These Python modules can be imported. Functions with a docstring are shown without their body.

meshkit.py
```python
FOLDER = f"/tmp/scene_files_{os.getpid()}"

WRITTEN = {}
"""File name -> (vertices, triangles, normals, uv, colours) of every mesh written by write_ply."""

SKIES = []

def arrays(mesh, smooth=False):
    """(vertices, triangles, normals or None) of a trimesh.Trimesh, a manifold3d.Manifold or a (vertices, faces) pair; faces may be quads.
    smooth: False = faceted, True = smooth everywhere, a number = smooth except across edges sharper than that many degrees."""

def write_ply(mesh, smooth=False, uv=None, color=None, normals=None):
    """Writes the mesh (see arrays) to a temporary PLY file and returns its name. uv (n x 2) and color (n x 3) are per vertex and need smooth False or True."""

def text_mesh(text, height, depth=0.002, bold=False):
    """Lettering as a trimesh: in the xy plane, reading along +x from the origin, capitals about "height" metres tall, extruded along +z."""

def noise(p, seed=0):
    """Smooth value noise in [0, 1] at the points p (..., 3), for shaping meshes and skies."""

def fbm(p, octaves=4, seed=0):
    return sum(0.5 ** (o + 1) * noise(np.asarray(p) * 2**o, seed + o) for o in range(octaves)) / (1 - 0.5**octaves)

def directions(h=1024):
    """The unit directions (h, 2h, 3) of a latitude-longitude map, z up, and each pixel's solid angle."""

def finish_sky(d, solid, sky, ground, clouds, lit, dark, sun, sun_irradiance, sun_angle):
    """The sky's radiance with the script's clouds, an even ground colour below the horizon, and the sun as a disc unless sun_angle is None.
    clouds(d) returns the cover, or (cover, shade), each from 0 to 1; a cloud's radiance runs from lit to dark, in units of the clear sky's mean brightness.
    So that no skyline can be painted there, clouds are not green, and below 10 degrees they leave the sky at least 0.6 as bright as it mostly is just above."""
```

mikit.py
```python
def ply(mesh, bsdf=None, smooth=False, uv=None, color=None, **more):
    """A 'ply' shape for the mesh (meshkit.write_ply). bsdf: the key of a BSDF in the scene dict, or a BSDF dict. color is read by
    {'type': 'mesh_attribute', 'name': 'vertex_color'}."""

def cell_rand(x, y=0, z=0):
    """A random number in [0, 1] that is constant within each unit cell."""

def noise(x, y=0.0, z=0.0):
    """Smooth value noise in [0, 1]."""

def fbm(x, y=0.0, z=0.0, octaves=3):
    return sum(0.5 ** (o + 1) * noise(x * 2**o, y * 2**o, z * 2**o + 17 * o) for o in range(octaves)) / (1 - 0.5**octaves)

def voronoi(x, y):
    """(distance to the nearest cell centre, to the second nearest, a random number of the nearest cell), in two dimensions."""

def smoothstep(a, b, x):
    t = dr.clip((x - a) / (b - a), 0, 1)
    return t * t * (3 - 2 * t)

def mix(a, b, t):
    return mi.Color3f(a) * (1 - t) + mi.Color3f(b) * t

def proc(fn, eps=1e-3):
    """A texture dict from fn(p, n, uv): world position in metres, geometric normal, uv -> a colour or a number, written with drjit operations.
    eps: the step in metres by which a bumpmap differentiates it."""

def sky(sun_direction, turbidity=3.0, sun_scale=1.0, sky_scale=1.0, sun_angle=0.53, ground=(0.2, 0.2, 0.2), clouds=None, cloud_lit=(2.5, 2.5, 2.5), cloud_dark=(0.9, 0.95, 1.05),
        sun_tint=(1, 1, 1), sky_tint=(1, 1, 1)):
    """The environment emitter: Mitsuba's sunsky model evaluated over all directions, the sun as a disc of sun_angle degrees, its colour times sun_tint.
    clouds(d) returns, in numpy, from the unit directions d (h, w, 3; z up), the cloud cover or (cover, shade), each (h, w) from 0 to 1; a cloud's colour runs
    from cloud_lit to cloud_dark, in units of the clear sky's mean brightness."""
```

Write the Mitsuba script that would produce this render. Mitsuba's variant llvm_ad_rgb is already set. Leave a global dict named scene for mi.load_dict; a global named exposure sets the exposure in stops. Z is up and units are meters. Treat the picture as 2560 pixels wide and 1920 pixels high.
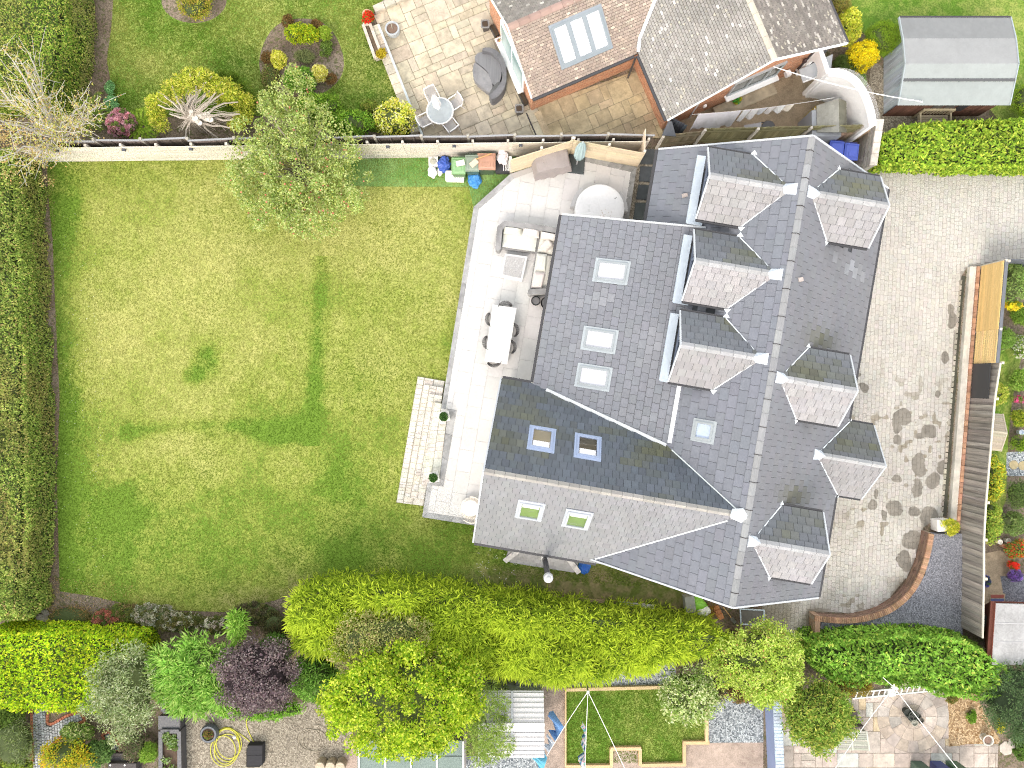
import math, numpy as np, trimesh, drjit as dr, mitsuba as mi, mikit, meshkit
from shapely.geometry import Polygon, LineString, Point, box as sbox
from shapely import affinity, prepare, contains_xy

T = mi.ScalarTransform4f
# ------------------------------------------------------------------ camera, sky, exposure
H = 29.6                      # height of the drone above the lawn
scene, labels = {}, {}
scene['camera'] = {'type': 'perspective', 'fov': 2 * math.degrees(math.atan(1280 / 60 / H)), 'fov_axis': 'x', 'near_clip': 0.1, 'far_clip': 2000.0,
                   'to_world': T().look_at(origin=[0, 0, H], target=[0, 0, 0], up=[0, 1, 0])}
scene['sky'] = mikit.sky((-0.28, -0.74, 0.80), turbidity=3, sun_scale=0.25, sun_angle=28, sun_tint=(0.92, 0.97, 1.12), clouds=lambda d: 1.0,
                         cloud_lit=(1.95, 1.95, 1.96), cloud_dark=(0.9, 0.92, 0.95))
exposure = 3.3

# ------------------------------------------------------------------ helpers
def rng(k): return np.random.default_rng(k)
def S(px, py, z=0.0):
    """the point of the place at height z that the photograph shows at pixel px, py (2560 x 1920)"""
    f = (H - z) / H / 60
    return np.array([(px - 1280) * f, (960 - py) * f, z])
def SL(pts, z=0.0): return np.array([S(x, y, z)[:2] for x, y in pts])
def unit(v): v = np.asarray(v, float); return v / np.linalg.norm(v)
def lin(*c): c = np.array(c, float) / 255; return c ** 2.2

COUNT = {}
def numbered(name):
    COUNT[name] = COUNT.get(name, 0) + 1
    return name if COUNT[name] == 1 else f'{name}_{COUNT[name] - 1:03d}'
def thing(name, label, cat, group=None):
    k = numbered(name); labels[k] = {'label': label, 'category': cat}
    if group: labels[k]['group'] = group
    return k
def code(col):
    q = np.clip(np.round(np.sqrt(np.clip(np.asarray(col, float), 0, 1)) * 255), 5, 250)
    return q[..., 0] * 65536 + q[..., 1] * 256 + q[..., 2]
def put(key, mesh, col, bsdf='rough', grain=0, smooth=False):
    """one entry; col: one colour, or one per vertex"""
    if hasattr(mesh, 'to_mesh'):
        m = mesh.to_mesh(); mesh = (m.vert_properties[:, :3], m.tri_verts)
    if not isinstance(mesh, (tuple, list)): mesh = (np.array(mesh.vertices), np.array(mesh.faces))
    v, f = np.asarray(mesh[0], float), np.asarray(mesh[1], int)
    col = np.asarray(col, float)
    if smooth is not False and smooth is not True and col.ndim == 1:
        m = trimesh.graph.smooth_shade(trimesh.Trimesh(v, f, process=True), angle=math.radians(smooth), facet_minarea=None)
        v, f, smooth = np.array(m.vertices), np.array(m.faces), True
    if bsdf == 'leaf':
        scene[key] = mikit.ply((v, f), bsdf, smooth=smooth, color=np.broadcast_to(col, v.shape)); return key
    if bsdf in OWN:
        scene[key] = mikit.ply((v, f), bsdf, smooth=smooth); return key
    seed = (abs(hash_(key)) % 1000) / 1001.0 * 0.8 + 0.1
    uv = np.stack([np.broadcast_to(code(col), len(v)), np.full(len(v), grain + seed)], 1)
    scene[key] = mikit.ply((v, f), bsdf, smooth=smooth, uv=uv)
    return key
def hash_(s):
    h = 7
    for c in s: h = (h * 131 + ord(c)) % 1000003
    return h
def part(parent, name, mesh, col, bsdf='rough', grain=0, smooth=False, label=None, kind=None):
    k = numbered(parent + '__' + name)
    put(k, mesh, col, bsdf, grain, smooth)
    if label or kind: labels[k] = {**({'label': label} if label else {}), **({'kind': kind} if kind else {})}
    return k
def solo(name, mesh, col, label, cat, bsdf='rough', grain=0, smooth=False, group=None):
    return put(thing(name, label, cat, group), mesh, col, bsdf, grain, smooth)
def struct(name, mesh, col, bsdf='rough', grain=0, label=None):
    k = numbered(name); labels[k] = {'kind': 'structure', **({'label': label} if label else {})}
    return put(k, mesh, col, bsdf, grain)
def cat(*ms):
    ms = [m for m in ms if m is not None and len(m[0])]
    n = np.cumsum([0] + [len(m[0]) for m in ms])
    return np.vstack([m[0] for m in ms]), np.vstack([np.asarray(m[1]) + o for m, o in zip(ms, n)])
def tm(m): return np.array(m.vertices), np.array(m.faces)
def extrude(pts, z0, z1):
    p = pts if hasattr(pts, 'geom_type') else Polygon(np.asarray(pts)[:, :2]).buffer(0)
    gs = getattr(p, 'geoms', [p]); out = []
    for g in gs:
        if g.area < 1e-4: continue
        v, f = tm(trimesh.creation.extrude_polygon(g, z1 - z0, engine='earcut')); v[:, 2] += z0; out.append((v, f))
    return cat(*out)
def sheet(pts, z):
    p = pts if hasattr(pts, 'geom_type') else Polygon(np.asarray(pts)[:, :2]).buffer(0)
    out = []
    for g in getattr(p, 'geoms', [p]):
        v, f = trimesh.creation.triangulate_polygon(g, engine='earcut')
        v = np.c_[v, np.full(len(v), z)]
        nz = np.cross(v[f[:, 1]] - v[f[:, 0]], v[f[:, 2]] - v[f[:, 0]])[:, 2]
        f = np.where((nz < 0)[:, None], f[:, ::-1], f); out.append((v, f))
    return cat(*out)
BOXF = np.array([[0, 2, 1], [0, 3, 2], [4, 5, 6], [4, 6, 7], [0, 1, 5], [0, 5, 4], [1, 2, 6], [1, 6, 5], [2, 3, 7], [2, 7, 6], [3, 0, 4], [3, 4, 7]])
def hexa(b, t): return np.vstack([b, t]).astype(float), BOXF
def box(c, size, rot=0.0, taper=1.0):
    """box on its base centre c, size (x, y, z), rot in degrees about z"""
    sx, sy, sz = size; q = np.array([[-sx, -sy], [sx, -sy], [sx, sy], [-sx, sy]]) / 2
    a = math.radians(rot); R = np.array([[math.cos(a), math.sin(a)], [-math.sin(a), math.cos(a)]])
    b = q @ R; t = (q * taper) @ R
    return hexa(np.c_[b + c[:2], np.full(4, c[2])], np.c_[t + c[:2], np.full(4, c[2] + sz)])
def beam(p, q, w, h, up=(0, 0, 1)):
    """bar from p to q, w across, h along up"""
    p, q = np.asarray(p, float), np.asarray(q, float); d = unit(q - p); s = np.cross(d, up)
    if np.linalg.norm(s) < 1e-6: s = np.array([1.0, 0, 0])
    s = unit(s) * w / 2; u = unit(np.cross(s, d)) * h / 2
    return hexa(np.array([p - s - u, p + s - u, q + s - u, q - s - u]), np.array([p - s + u, p + s + u, q + s + u, q - s + u]))
def quadbox(q, z0, z1, bev=0.0):
    """prism on a quad (4 x 2) with a bevelled top"""
    q = np.asarray(q, float)[:, :2]; c = q.mean(0)
    if Polygon(q).exterior.is_ccw is False: q = q[::-1]
    if not bev: return hexa(np.c_[q, np.full(4, z0)], np.c_[q, np.full(4, z1)])
    d = np.linalg.norm(q - c, axis=1, keepdims=True); qi = c + (q - c) * (1 - bev * 1.4 / d)
    v = np.vstack([np.c_[q, np.full(4, z0)], np.c_[q, np.full(4, z1 - bev)], np.c_[qi, np.full(4, z1)]]); f = []
    for o in (0, 4):
        for i in range(4):
            j = (i + 1) % 4; f += [[o + i, o + j, o + 4 + j], [o + i, o + 4 + j, o + 4 + i]]
    return v, np.array(f + [[8, 9, 10], [8, 10, 11]])
def tube(pts, r, sides=6):
    p = np.asarray(pts, float); n = len(p); r = np.broadcast_to(r, (n,))
    t = np.gradient(p, axis=0); t /= np.linalg.norm(t, axis=1, keepdims=True) + 1e-12
    ref = np.where(np.abs(t[:, 2:]) < 0.9, [[0, 0, 1.0]], [[1.0, 0, 0]])
    a = np.cross(t, ref); a /= np.linalg.norm(a, axis=1, keepdims=True) + 1e-12; b = np.cross(t, a)
    g = np.arange(sides) * 2 * np.pi / sides
    v = (p[:, None] + r[:, None, None] * (np.cos(g)[None, :, None] * a[:, None] + np.sin(g)[None, :, None] * b[:, None])).reshape(-1, 3)
    i, j = np.meshgrid(np.arange(n - 1), np.arange(sides), indexing='ij'); k = (j + 1) % sides
    A, B, C, D = i * sides + j, i * sides + k, (i + 1) * sides + k, (i + 1) * sides + j
    f = np.vstack([np.stack([A, C, B], -1).reshape(-1, 3), np.stack([A, D, C], -1).reshape(-1, 3)])
    caps = [[(0), s, s + 1] for s in range(1, sides - 1)] + [[(n - 1) * sides, (n - 1) * sides + s + 1, (n - 1) * sides + s] for s in range(1, sides - 1)]
    return v, np.vstack([f, np.array(caps)])
def lathe(prof, c, n=24, sx=1.0, sy=1.0):
    """prof: (r, z) from the bottom up"""
    prof = np.asarray(prof, float); g = np.arange(n) * 2 * np.pi / n
    v = np.stack([prof[:, :1] * np.cos(g) * sx, prof[:, :1] * np.sin(g) * sy, np.repeat(prof[:, 1:], n, 1)], -1).reshape(-1, 3) + np.asarray(c, float)
    i, j = np.meshgrid(np.arange(len(prof) - 1), np.arange(n), indexing='ij'); k = (j + 1) % n
    A, B, C, D = i * n + j, i * n + k, (i + 1) * n + k, (i + 1) * n + j
    return v, np.vstack([np.stack([A, B, C], -1).reshape(-1, 3), np.stack([A, C, D], -1).reshape(-1, 3)])
def ball(c, r, sub=2, amp=0.0, freq=3.0, seed=0):
    m = trimesh.creation.icosphere(sub); v = np.array(m.vertices)
    if amp: v = v * (1 + amp * (meshkit.fbm(v * freq + 10, 3, seed) - 0.5) * 2)[:, None]
    return v * np.asarray(r) + np.asarray(c), np.array(m.faces)
def spline(pts, n=8):
    p = np.asarray(pts, float); t = np.arange(len(p)); from scipy.interpolate import CubicSpline
    return CubicSpline(t, p)(np.linspace(0, len(p) - 1, (len(p) - 1) * n + 1))

# pieces (slates, blocks, boards): V (n, k, 3) share the faces F; the largest in view are parts, the rest one 'stuff' part
def pieces(root, name, plural, V, F, cols, grain=0, bsdf='rough', limit=300, top=4):
    V = np.asarray(V, float); cols = np.asarray(cols, float)
    if not len(V): return
    t = V[:, -top:] if top else V
    f = 60 * H / (H - t[..., 2]); x, y = 1280 + t[..., 0] * f, 960 - t[..., 1] * f
    area = 0.5 * np.abs(sum(x[:, i] * y[:, (i + 1) % t.shape[1]] - x[:, (i + 1) % t.shape[1]] * y[:, i] for i in range(t.shape[1])))
    inside = (x.mean(1) > 0) & (x.mean(1) < 2560) & (y.mean(1) > 0) & (y.mean(1) < 1920)
    order = np.argsort(-(area * inside + 1e-6 * area), kind='stable')
    big, rest = order[:limit], order[limit:]
    for i in np.sort(big): part(root, name, (V[i], F), cols[i], bsdf, grain)
    if len(rest):
        k = V.shape[1]; W = V[rest].reshape(-1, 3)
        FF = (F[None] + (np.arange(len(rest)) * k)[:, None, None]).reshape(-1, 3)
        part(root, plural, (W, FF), np.repeat(cols[rest], k, 0), bsdf, grain, kind='stuff')
def tint(r, n, base, amt=0.12, hue=0.04):
    base = np.asarray(base, float)
    return np.clip(base * (1 + amt * (r.random((n, 1)) * 2 - 1)) * (1 + hue * (r.random((n, 3)) * 2 - 1)), 0.004, 1)
def quads_top(Q, z0, z1, bev):
    out = [quadbox(q, z0, z1, bev) for q in Q]
    return np.array([o[0] for o in out]), out[0][1]

# ------------------------------------------------------------------ materials
def vcol(): return {'type': 'mesh_attribute', 'name': 'vertex_color'}
def surf(p, n, uv):
    u = dr.floor(uv.x + 0.5); hi = dr.floor(u / 65536); mid = dr.floor((u - hi * 65536) / 256); lo = u - hi * 65536 - mid * 256
    col = mi.Color3f(hi, mid, lo) / 255.0; col = col * col
    k = dr.floor(uv.y); s = (uv.y - k) * 37.0
    big = mikit.fbm(p.x * 1.3 + s, p.y * 1.3, p.z * 1.3, 3); fine = mikit.noise(p.x * 22, p.y * 22, p.z * 22 + s); mid2 = mikit.noise(p.x * 7, p.y * 7 + s, p.z * 7)
    plain = 1 + 0.16 * (big - 0.5) + 0.10 * (fine - 0.5)
    gx = 0.87 + 0.26 * mikit.noise(p.x * 2 + s, p.y * 55, p.z * 55) ; gy = 0.87 + 0.26 * mikit.noise(p.x * 55, p.y * 2 + s, p.z * 55)
    gz = 0.70 + 0.6 * mikit.noise(p.x * 45 + s, p.y * 45, p.z * 1.6)
    stone = 1 + 0.55 * (big - 0.5) + 0.35 * (mid2 - 0.5) + 0.22 * (fine - 0.5)
    lich = mikit.smoothstep(0.72, 0.86, mikit.noise(p.x * 11 + s, p.y * 11, p.z * 11)) * mikit.smoothstep(0.42, 0.62, mikit.fbm(p.x * 0.8, p.y * 0.8, 3.0, 2))
    slate = 1 + 0.18 * (big - 0.5) + 0.08 * (mid2 - 0.5) + 0.08 * (fine - 0.5)
    along = p.x * -n.y + p.y * n.x; row = dr.floor(p.z / 0.075); a = along / 0.225 + 0.5 * (row - 2 * dr.floor(row / 2))
    fa, fz = a - dr.floor(a), p.z / 0.075 - row
    mortar = (dr.select((fa < 0.05) | (fz < 0.16), 1.0, 0.0)) * dr.select(dr.abs(n.z) < 0.5, 1.0, 0.0)
    br = 0.75 + 0.5 * mikit.cell_rand(dr.floor(a), row, 5)
    m = dr.select(k < 0.5, plain, dr.select(k < 1.5, gx, dr.select(k < 2.5, gy, dr.select(k < 3.5, stone, dr.select(k < 5.5, slate, dr.select(k < 6.5, br, gz))))))
    col = col * m
    col = mikit.mix(col, mi.Color3f(0.50, 0.47, 0.38), dr.select((k > 4.5) & (k < 5.5), lich * 0.75, 0.0))
    col = mikit.mix(col, mi.Color3f(0.42, 0.37, 0.30), dr.select((k > 5.5) & (k < 6.5), mortar * 0.8, 0.0))
    return dr.clip(col, 0.0, 1.0)
# grains: 0 plain, 1 wood along x, 2 wood along y, 3 stone, 4 slate, 5 old tile with lichen, 6 brickwork, 7 upright wood
TEX = mikit.proc(surf)
for nm, ro, sp in (('rough', 0.85, 0.25), ('satin', 0.42, 0.5), ('gloss', 0.16, 0.5)):
    scene[nm] = {'type': 'twosided', 'bsdf': {'type': 'principled', 'base_color': TEX, 'roughness': ro, 'specular': sp}}
scene['metal'] = {'type': 'twosided', 'bsdf': {'type': 'principled', 'base_color': TEX, 'roughness': 0.35, 'metallic': 0.85}}
scene['leaf'] = {'type': 'principledthin', 'base_color': vcol(), 'roughness': 0.45, 'diff_trans': 0.85, 'spec_trans': 0.0, 'eta': 1.35}
scene['pane'] = {'type': 'thindielectric', 'int_ior': 1.5}

LPATCH = [((515, 905), (38, 44)), ((480, 940), (30, 26)), ((700, 1085), (60, 26))]
def lawn_dry(x, y, ex, fb1):
    """how straw-like the big lawn is, 0 to 1 (x, y in metres)"""
    X, Y = x * 60 + 1280, 960 - y * 60
    t = 0.38 + 0.45 * ex(-(((X - 400) / 330) ** 2 + ((Y - 800) / 330) ** 2)) + 0.35 * ex(-(((X - 1000) / 260) ** 2 + ((Y - 560) / 260) ** 2)) + 0.15 * ex(-(((X - 700) / 400) ** 2 + ((Y - 480) / 120) ** 2))
    t = t - 0.55 * ex(-((X - 150) / 55) ** 2) - 0.22 * ex(-((Y - 1330) / 150) ** 2) - 0.3 * ex(-(((X - 330) / 110) ** 2 + ((Y - 1240) / 90) ** 2)) - 0.12 * ex(-((X - 880) / 90) ** 2) * (Y > 600)
    t = t - 0.48 * ex(-((X - (797 - (Y - 800) * 0.06)) / 22) ** 2) * (Y > 640) * (Y < 1115) - 0.50 * ex(-((Y - 1084 + 0.03 * X) / 24) ** 2) * (X > 300) * (X < 800)
    for (cx, cy), (rx, ry) in LPATCH: t = t - 0.6 * ex(-(((X - cx) / rx) ** 2 + ((Y - cy) / ry) ** 2) ** 2)
    return t + 0.9 * (fb1 - 0.5)
def bool_(b): return dr.select(b, 1.0, 0.0)
class Bd(float): pass
def lawn_fn(p, n, uv):
    fb = mikit.fbm(p.x * 0.55 + 31, p.y * 0.55 + 7, 2.0, 4); f2 = mikit.fbm(p.x * 4.2, p.y * 4.2, 5.0, 3); f3 = mikit.noise(p.x * 24, p.y * 24)
    X, Y = p.x * 60 + 1280, 960 - p.y * 60
    side = mikit.smoothstep(1090, 1260, X) * mikit.smoothstep(1395, 1440, Y)
    side = dr.maximum(side, 0.8 * mikit.smoothstep(1420, 1475, Y - 30 * bool_(X < 720)) * mikit.smoothstep(420, 780, X))
    ex = lambda v: dr.exp(v)
    t = 0.38 + 0.45 * ex(-(dr.square((X - 400) / 330) + dr.square((Y - 800) / 330))) + 0.35 * ex(-(dr.square((X - 1000) / 260) + dr.square((Y - 560) / 260))) + 0.15 * ex(-(dr.square((X - 700) / 400) + dr.square((Y - 480) / 120)))
    t = t - 0.55 * ex(-dr.square((X - 150) / 55)) - 0.22 * ex(-dr.square((Y - 1330) / 150)) - 0.3 * ex(-(dr.square((X - 330) / 110) + dr.square((Y - 1240) / 90))) - 0.12 * ex(-dr.square((X - 880) / 90)) * bool_(Y > 600)
    w1 = 10 * (fb - 0.5)
    t = t - 0.48 * ex(-dr.square((X - (797 - (Y - 800) * 0.06) + 2 * w1) / 22)) * bool_((Y > 640) & (Y < 1115)) - 0.50 * ex(-dr.square((Y - 1084 + 0.03 * X + 3 * w1) / 24)) * bool_((X > 300) & (X < 800))
    for (cx, cy), (rx, ry) in LPATCH: t = t - 0.6 * ex(-dr.square(dr.square((X - cx + 3 * w1) / rx) + dr.square((Y - cy) / ry)))
    t = dr.clip(t + 1.2 * (fb - 0.5) + 0.50 * (f2 - 0.5) + 0.30 * (f3 - 0.5), 0, 1)
    c = mikit.mix(mikit.mix(mi.Color3f(0.118, 0.205, 0.024), mi.Color3f(0.228, 0.278, 0.054), dr.clip(t / 0.38, 0, 1)), mi.Color3f(0.35, 0.355, 0.115), dr.clip((t - 0.38) / 0.62, 0, 1))
    c = mikit.mix(c, mikit.mix(mi.Color3f(0.10, 0.12, 0.03), mi.Color3f(0.25, 0.19, 0.12), dr.clip(0.45 + 2.2 * (f2 - 0.5) + 0.8 * (fb - .5), 0, 1)), side * 0.8)
    return c * (0.80 + 0.40 * f3)
def grass_fn(p, n, uv):
    fb = mikit.fbm(p.x * 0.6 + 3, p.y * 0.6 + 17, 4.0, 4); f2 = mikit.fbm(p.x * 5, p.y * 5, 8.0, 3); f3 = mikit.noise(p.x * 26, p.y * 26)
    t = dr.clip(0.38 + 1.3 * (fb - 0.5) + 0.9 * (f2 - 0.5) + 0.4 * (f3 - 0.5), 0, 1)
    return mikit.mix(mi.Color3f(0.095, 0.19, 0.02), mi.Color3f(0.28, 0.31, 0.085), t) * (0.75 + 0.5 * f3)
def turf_fn(p, n, uv):
    f2 = mikit.fbm(p.x * 1.5, p.y * 1.5, 8.0, 3); f3 = mikit.noise(p.x * 40, p.y * 9)
    return mikit.mix(mi.Color3f(0.10, 0.22, 0.045), mi.Color3f(0.22, 0.34, 0.12), dr.clip(f2 * 1.5 - 0.35, 0, 1)) * (0.8 + 0.4 * f3)
def soil_fn(p, n, uv):
    f1 = mikit.fbm(p.x * 1.2, p.y * 1.2, 1.0, 3); f3 = mikit.noise(p.x * 30, p.y * 30); f4 = mikit.noise(p.x * 13, p.y * 13, 4)
    c = mikit.mix(mi.Color3f(0.125, 0.095, 0.068), mi.Color3f(0.22, 0.18, 0.14), dr.clip(f1 * 1.6 - 0.3, 0, 1)) * (0.6 + 0.8 * f3)
    return mikit.mix(c, mi.Color3f(0.07, 0.09, 0.02), mikit.smoothstep(0.62, 0.8, f4) * 0.6)
def gravel_of(a, b, sc):
    def fn(p, n, uv):
        d1, d2, r = mikit.voronoi(p.x * sc, p.y * sc)
        f1 = mikit.fbm(p.x * 0.9, p.y * 0.9, 1.0, 3)
        return mikit.mix(mi.Color3f(*a), mi.Color3f(*b), r) * (0.45 + 0.55 * mikit.smoothstep(0.02, 0.22, d2 - d1)) * (0.8 + 0.4 * f1)
    return fn
def concrete_of(a, amt):
    def fn(p, n, uv):
        f1 = mikit.fbm(p.x * 0.7, p.y * 0.7, 1.0, 4); f3 = mikit.noise(p.x * 35, p.y * 35); f4 = mikit.fbm(p.x * 6, p.y * 6, 2.0, 3)
        return mi.Color3f(*a) * (1 + amt * 2 * (f1 - 0.5) + 0.35 * (f3 - 0.5) + 0.5 * (f4 - 0.5))
    return fn
PUD = [(2257, 1042, 26, 24), (2238, 1065, 15, 20), (2240, 1098, 13, 15), (2322, 1078, 24, 20), (2300, 1090, 20, 10), (2296, 1160, 18, 36), (2290, 1220, 15, 30), (2330, 1200, 24, 26),
       (2350, 1165, 16, 22), (2235, 1270, 20, 25), (2282, 1278, 20, 13), (2180, 1262, 15, 16), (2192, 1236, 8, 14), (2242, 1198, 12, 12), (2375, 772, 10, 14), (2376, 800, 14, 26), (2374, 790, 10, 18), (2363, 895, 13, 18),
       (2160, 970, 12, 13), (2141, 935, 9, 8), (2343, 985, 9, 10), (2320, 1290, 28, 30), (2280, 1350, 34, 28), (2310, 1385, 24, 40), (2260, 1400, 20, 30), (2212, 1290, 9, 14)]
def wet(p):
    X, Y = p.x * 60 + 1280, 960 - p.y * 60
    w = 11 * (mikit.noise(p.x * 2.2, p.y * 2.2, 9) - 0.5) + 5 * (mikit.noise(p.x * 7, p.y * 7, 3) - 0.5)
    best = mi.Float(9)
    for cx, cy, rx, ry in PUD: best = dr.minimum(best, dr.square((X - cx + w) / (0.85 * rx)) + dr.square((Y - cy + w * 0.7) / (0.85 * ry)))
    return 1 - mikit.smoothstep(0.85, 1.2, best)
def paver_fn(p, n, uv):
    c = surf(p, n, uv); X, Y = p.x * 60 + 1280, 960 - p.y * 60
    c = c * (0.84 + 0.32 * mikit.fbm(p.x * 0.45, p.y * 0.28, 7.0, 3))
    moss = mikit.smoothstep(0.36, 0.70, mikit.fbm(p.x * 0.8, p.y * 0.8, 6.0, 3)) * mikit.smoothstep(1180, 1480, Y) * 0.75
    spots = mikit.smoothstep(0.70, 0.80, mikit.noise(p.x * 5, p.y * 5, 2)) * mikit.smoothstep(0.5, 0.62, mikit.fbm(p.x * 0.55, p.y * 0.55, 3.0, 2)) * mikit.smoothstep(800, 1100, Y) * 0.7
    c = mikit.mix(c, mi.Color3f(0.17, 0.145, 0.10), dr.maximum(moss, spots))
    return mikit.mix(c, mi.Color3f(0.185, 0.172, 0.15) * (0.8 + 0.4 * mikit.noise(p.x * 4, p.y * 4)), wet(p) * 0.95)
scene['paver'] = {'type': 'twosided', 'bsdf': {'type': 'principled', 'base_color': mikit.proc(paver_fn), 'roughness': 0.75, 'specular': 0.3}}
OWN = {}
def own(nm, fn, ro=0.9):
    OWN[nm] = 1; scene[nm] = {'type': 'twosided', 'bsdf': {'type': 'principled', 'base_color': mikit.proc(fn), 'roughness': ro, 'specular': 0.2}}
own('lawn_mat', lawn_fn); own('grass_mat', grass_fn); own('turf_mat', turf_fn); own('soil_mat', soil_fn)
own('tan_gravel', gravel_of((0.16, 0.138, 0.105), (0.45, 0.405, 0.33), 22)); own('blue_gravel', gravel_of((0.10, 0.12, 0.14), (0.52, 0.56, 0.58), 20)); own('slate_chips', gravel_of((0.10, 0.105, 0.125), (0.30, 0.31, 0.35), 26))
own('tan_concrete', concrete_of((0.33, 0.265, 0.185), 0.35)); own('pink_concrete', concrete_of((0.36, 0.29, 0.245), 0.2)); own('chips', gravel_of((0.25, 0.15, 0.07), (0.62, 0.47, 0.30), 18))
OWN['pane'] = 1

# ------------------------------------------------------------------ foliage
def palette(r, n, cols, w=None, jit=0.18):
    cols = np.asarray(cols, float) * 1.6; i = r.choice(len(cols), n, p=None if w is None else np.asarray(w) / np.sum(w))
    return np.clip(cols[i] * (1 + jit * (r.random((n, 1)) * 2 - 1)) * (1 + 0.07 * (r.random((n, 3)) * 2 - 1)), 0.003, 0.95)
def leafmesh(r, P, D, U, length, width, cols, fold=0.25):
    """leaves at P: D tip direction, U rough facing"""
    n = len(P); D = D / (np.linalg.norm(D, axis=1, keepdims=True) + 1e-9)
    W = np.cross(D, U); W /= np.linalg.norm(W, axis=1, keepdims=True) + 1e-9; N = np.cross(W, D)
    L = length * (0.65 + 0.7 * r.random((n, 1))); Wd = width * (0.7 + 0.6 * r.random((n, 1)))
    b = P - D * L * 0.3; t = P + D * L * 0.7; m = P + D * L * 0.12; lift = N * Wd * fold
    v = np.stack([b, m + W * Wd / 2 + lift, t, m - W * Wd / 2 + lift], 1).reshape(-1, 3)
    f = (np.array([[0, 1, 2], [0, 2, 3]])[None] + (np.arange(n) * 4)[:, None, None]).reshape(-1, 3)
    return (v, f), np.repeat(cols, 4, 0)
def rand_dirs(r, n):
    d = r.normal(size=(n, 3)); return d / np.linalg.norm(d, axis=1, keepdims=True)
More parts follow.
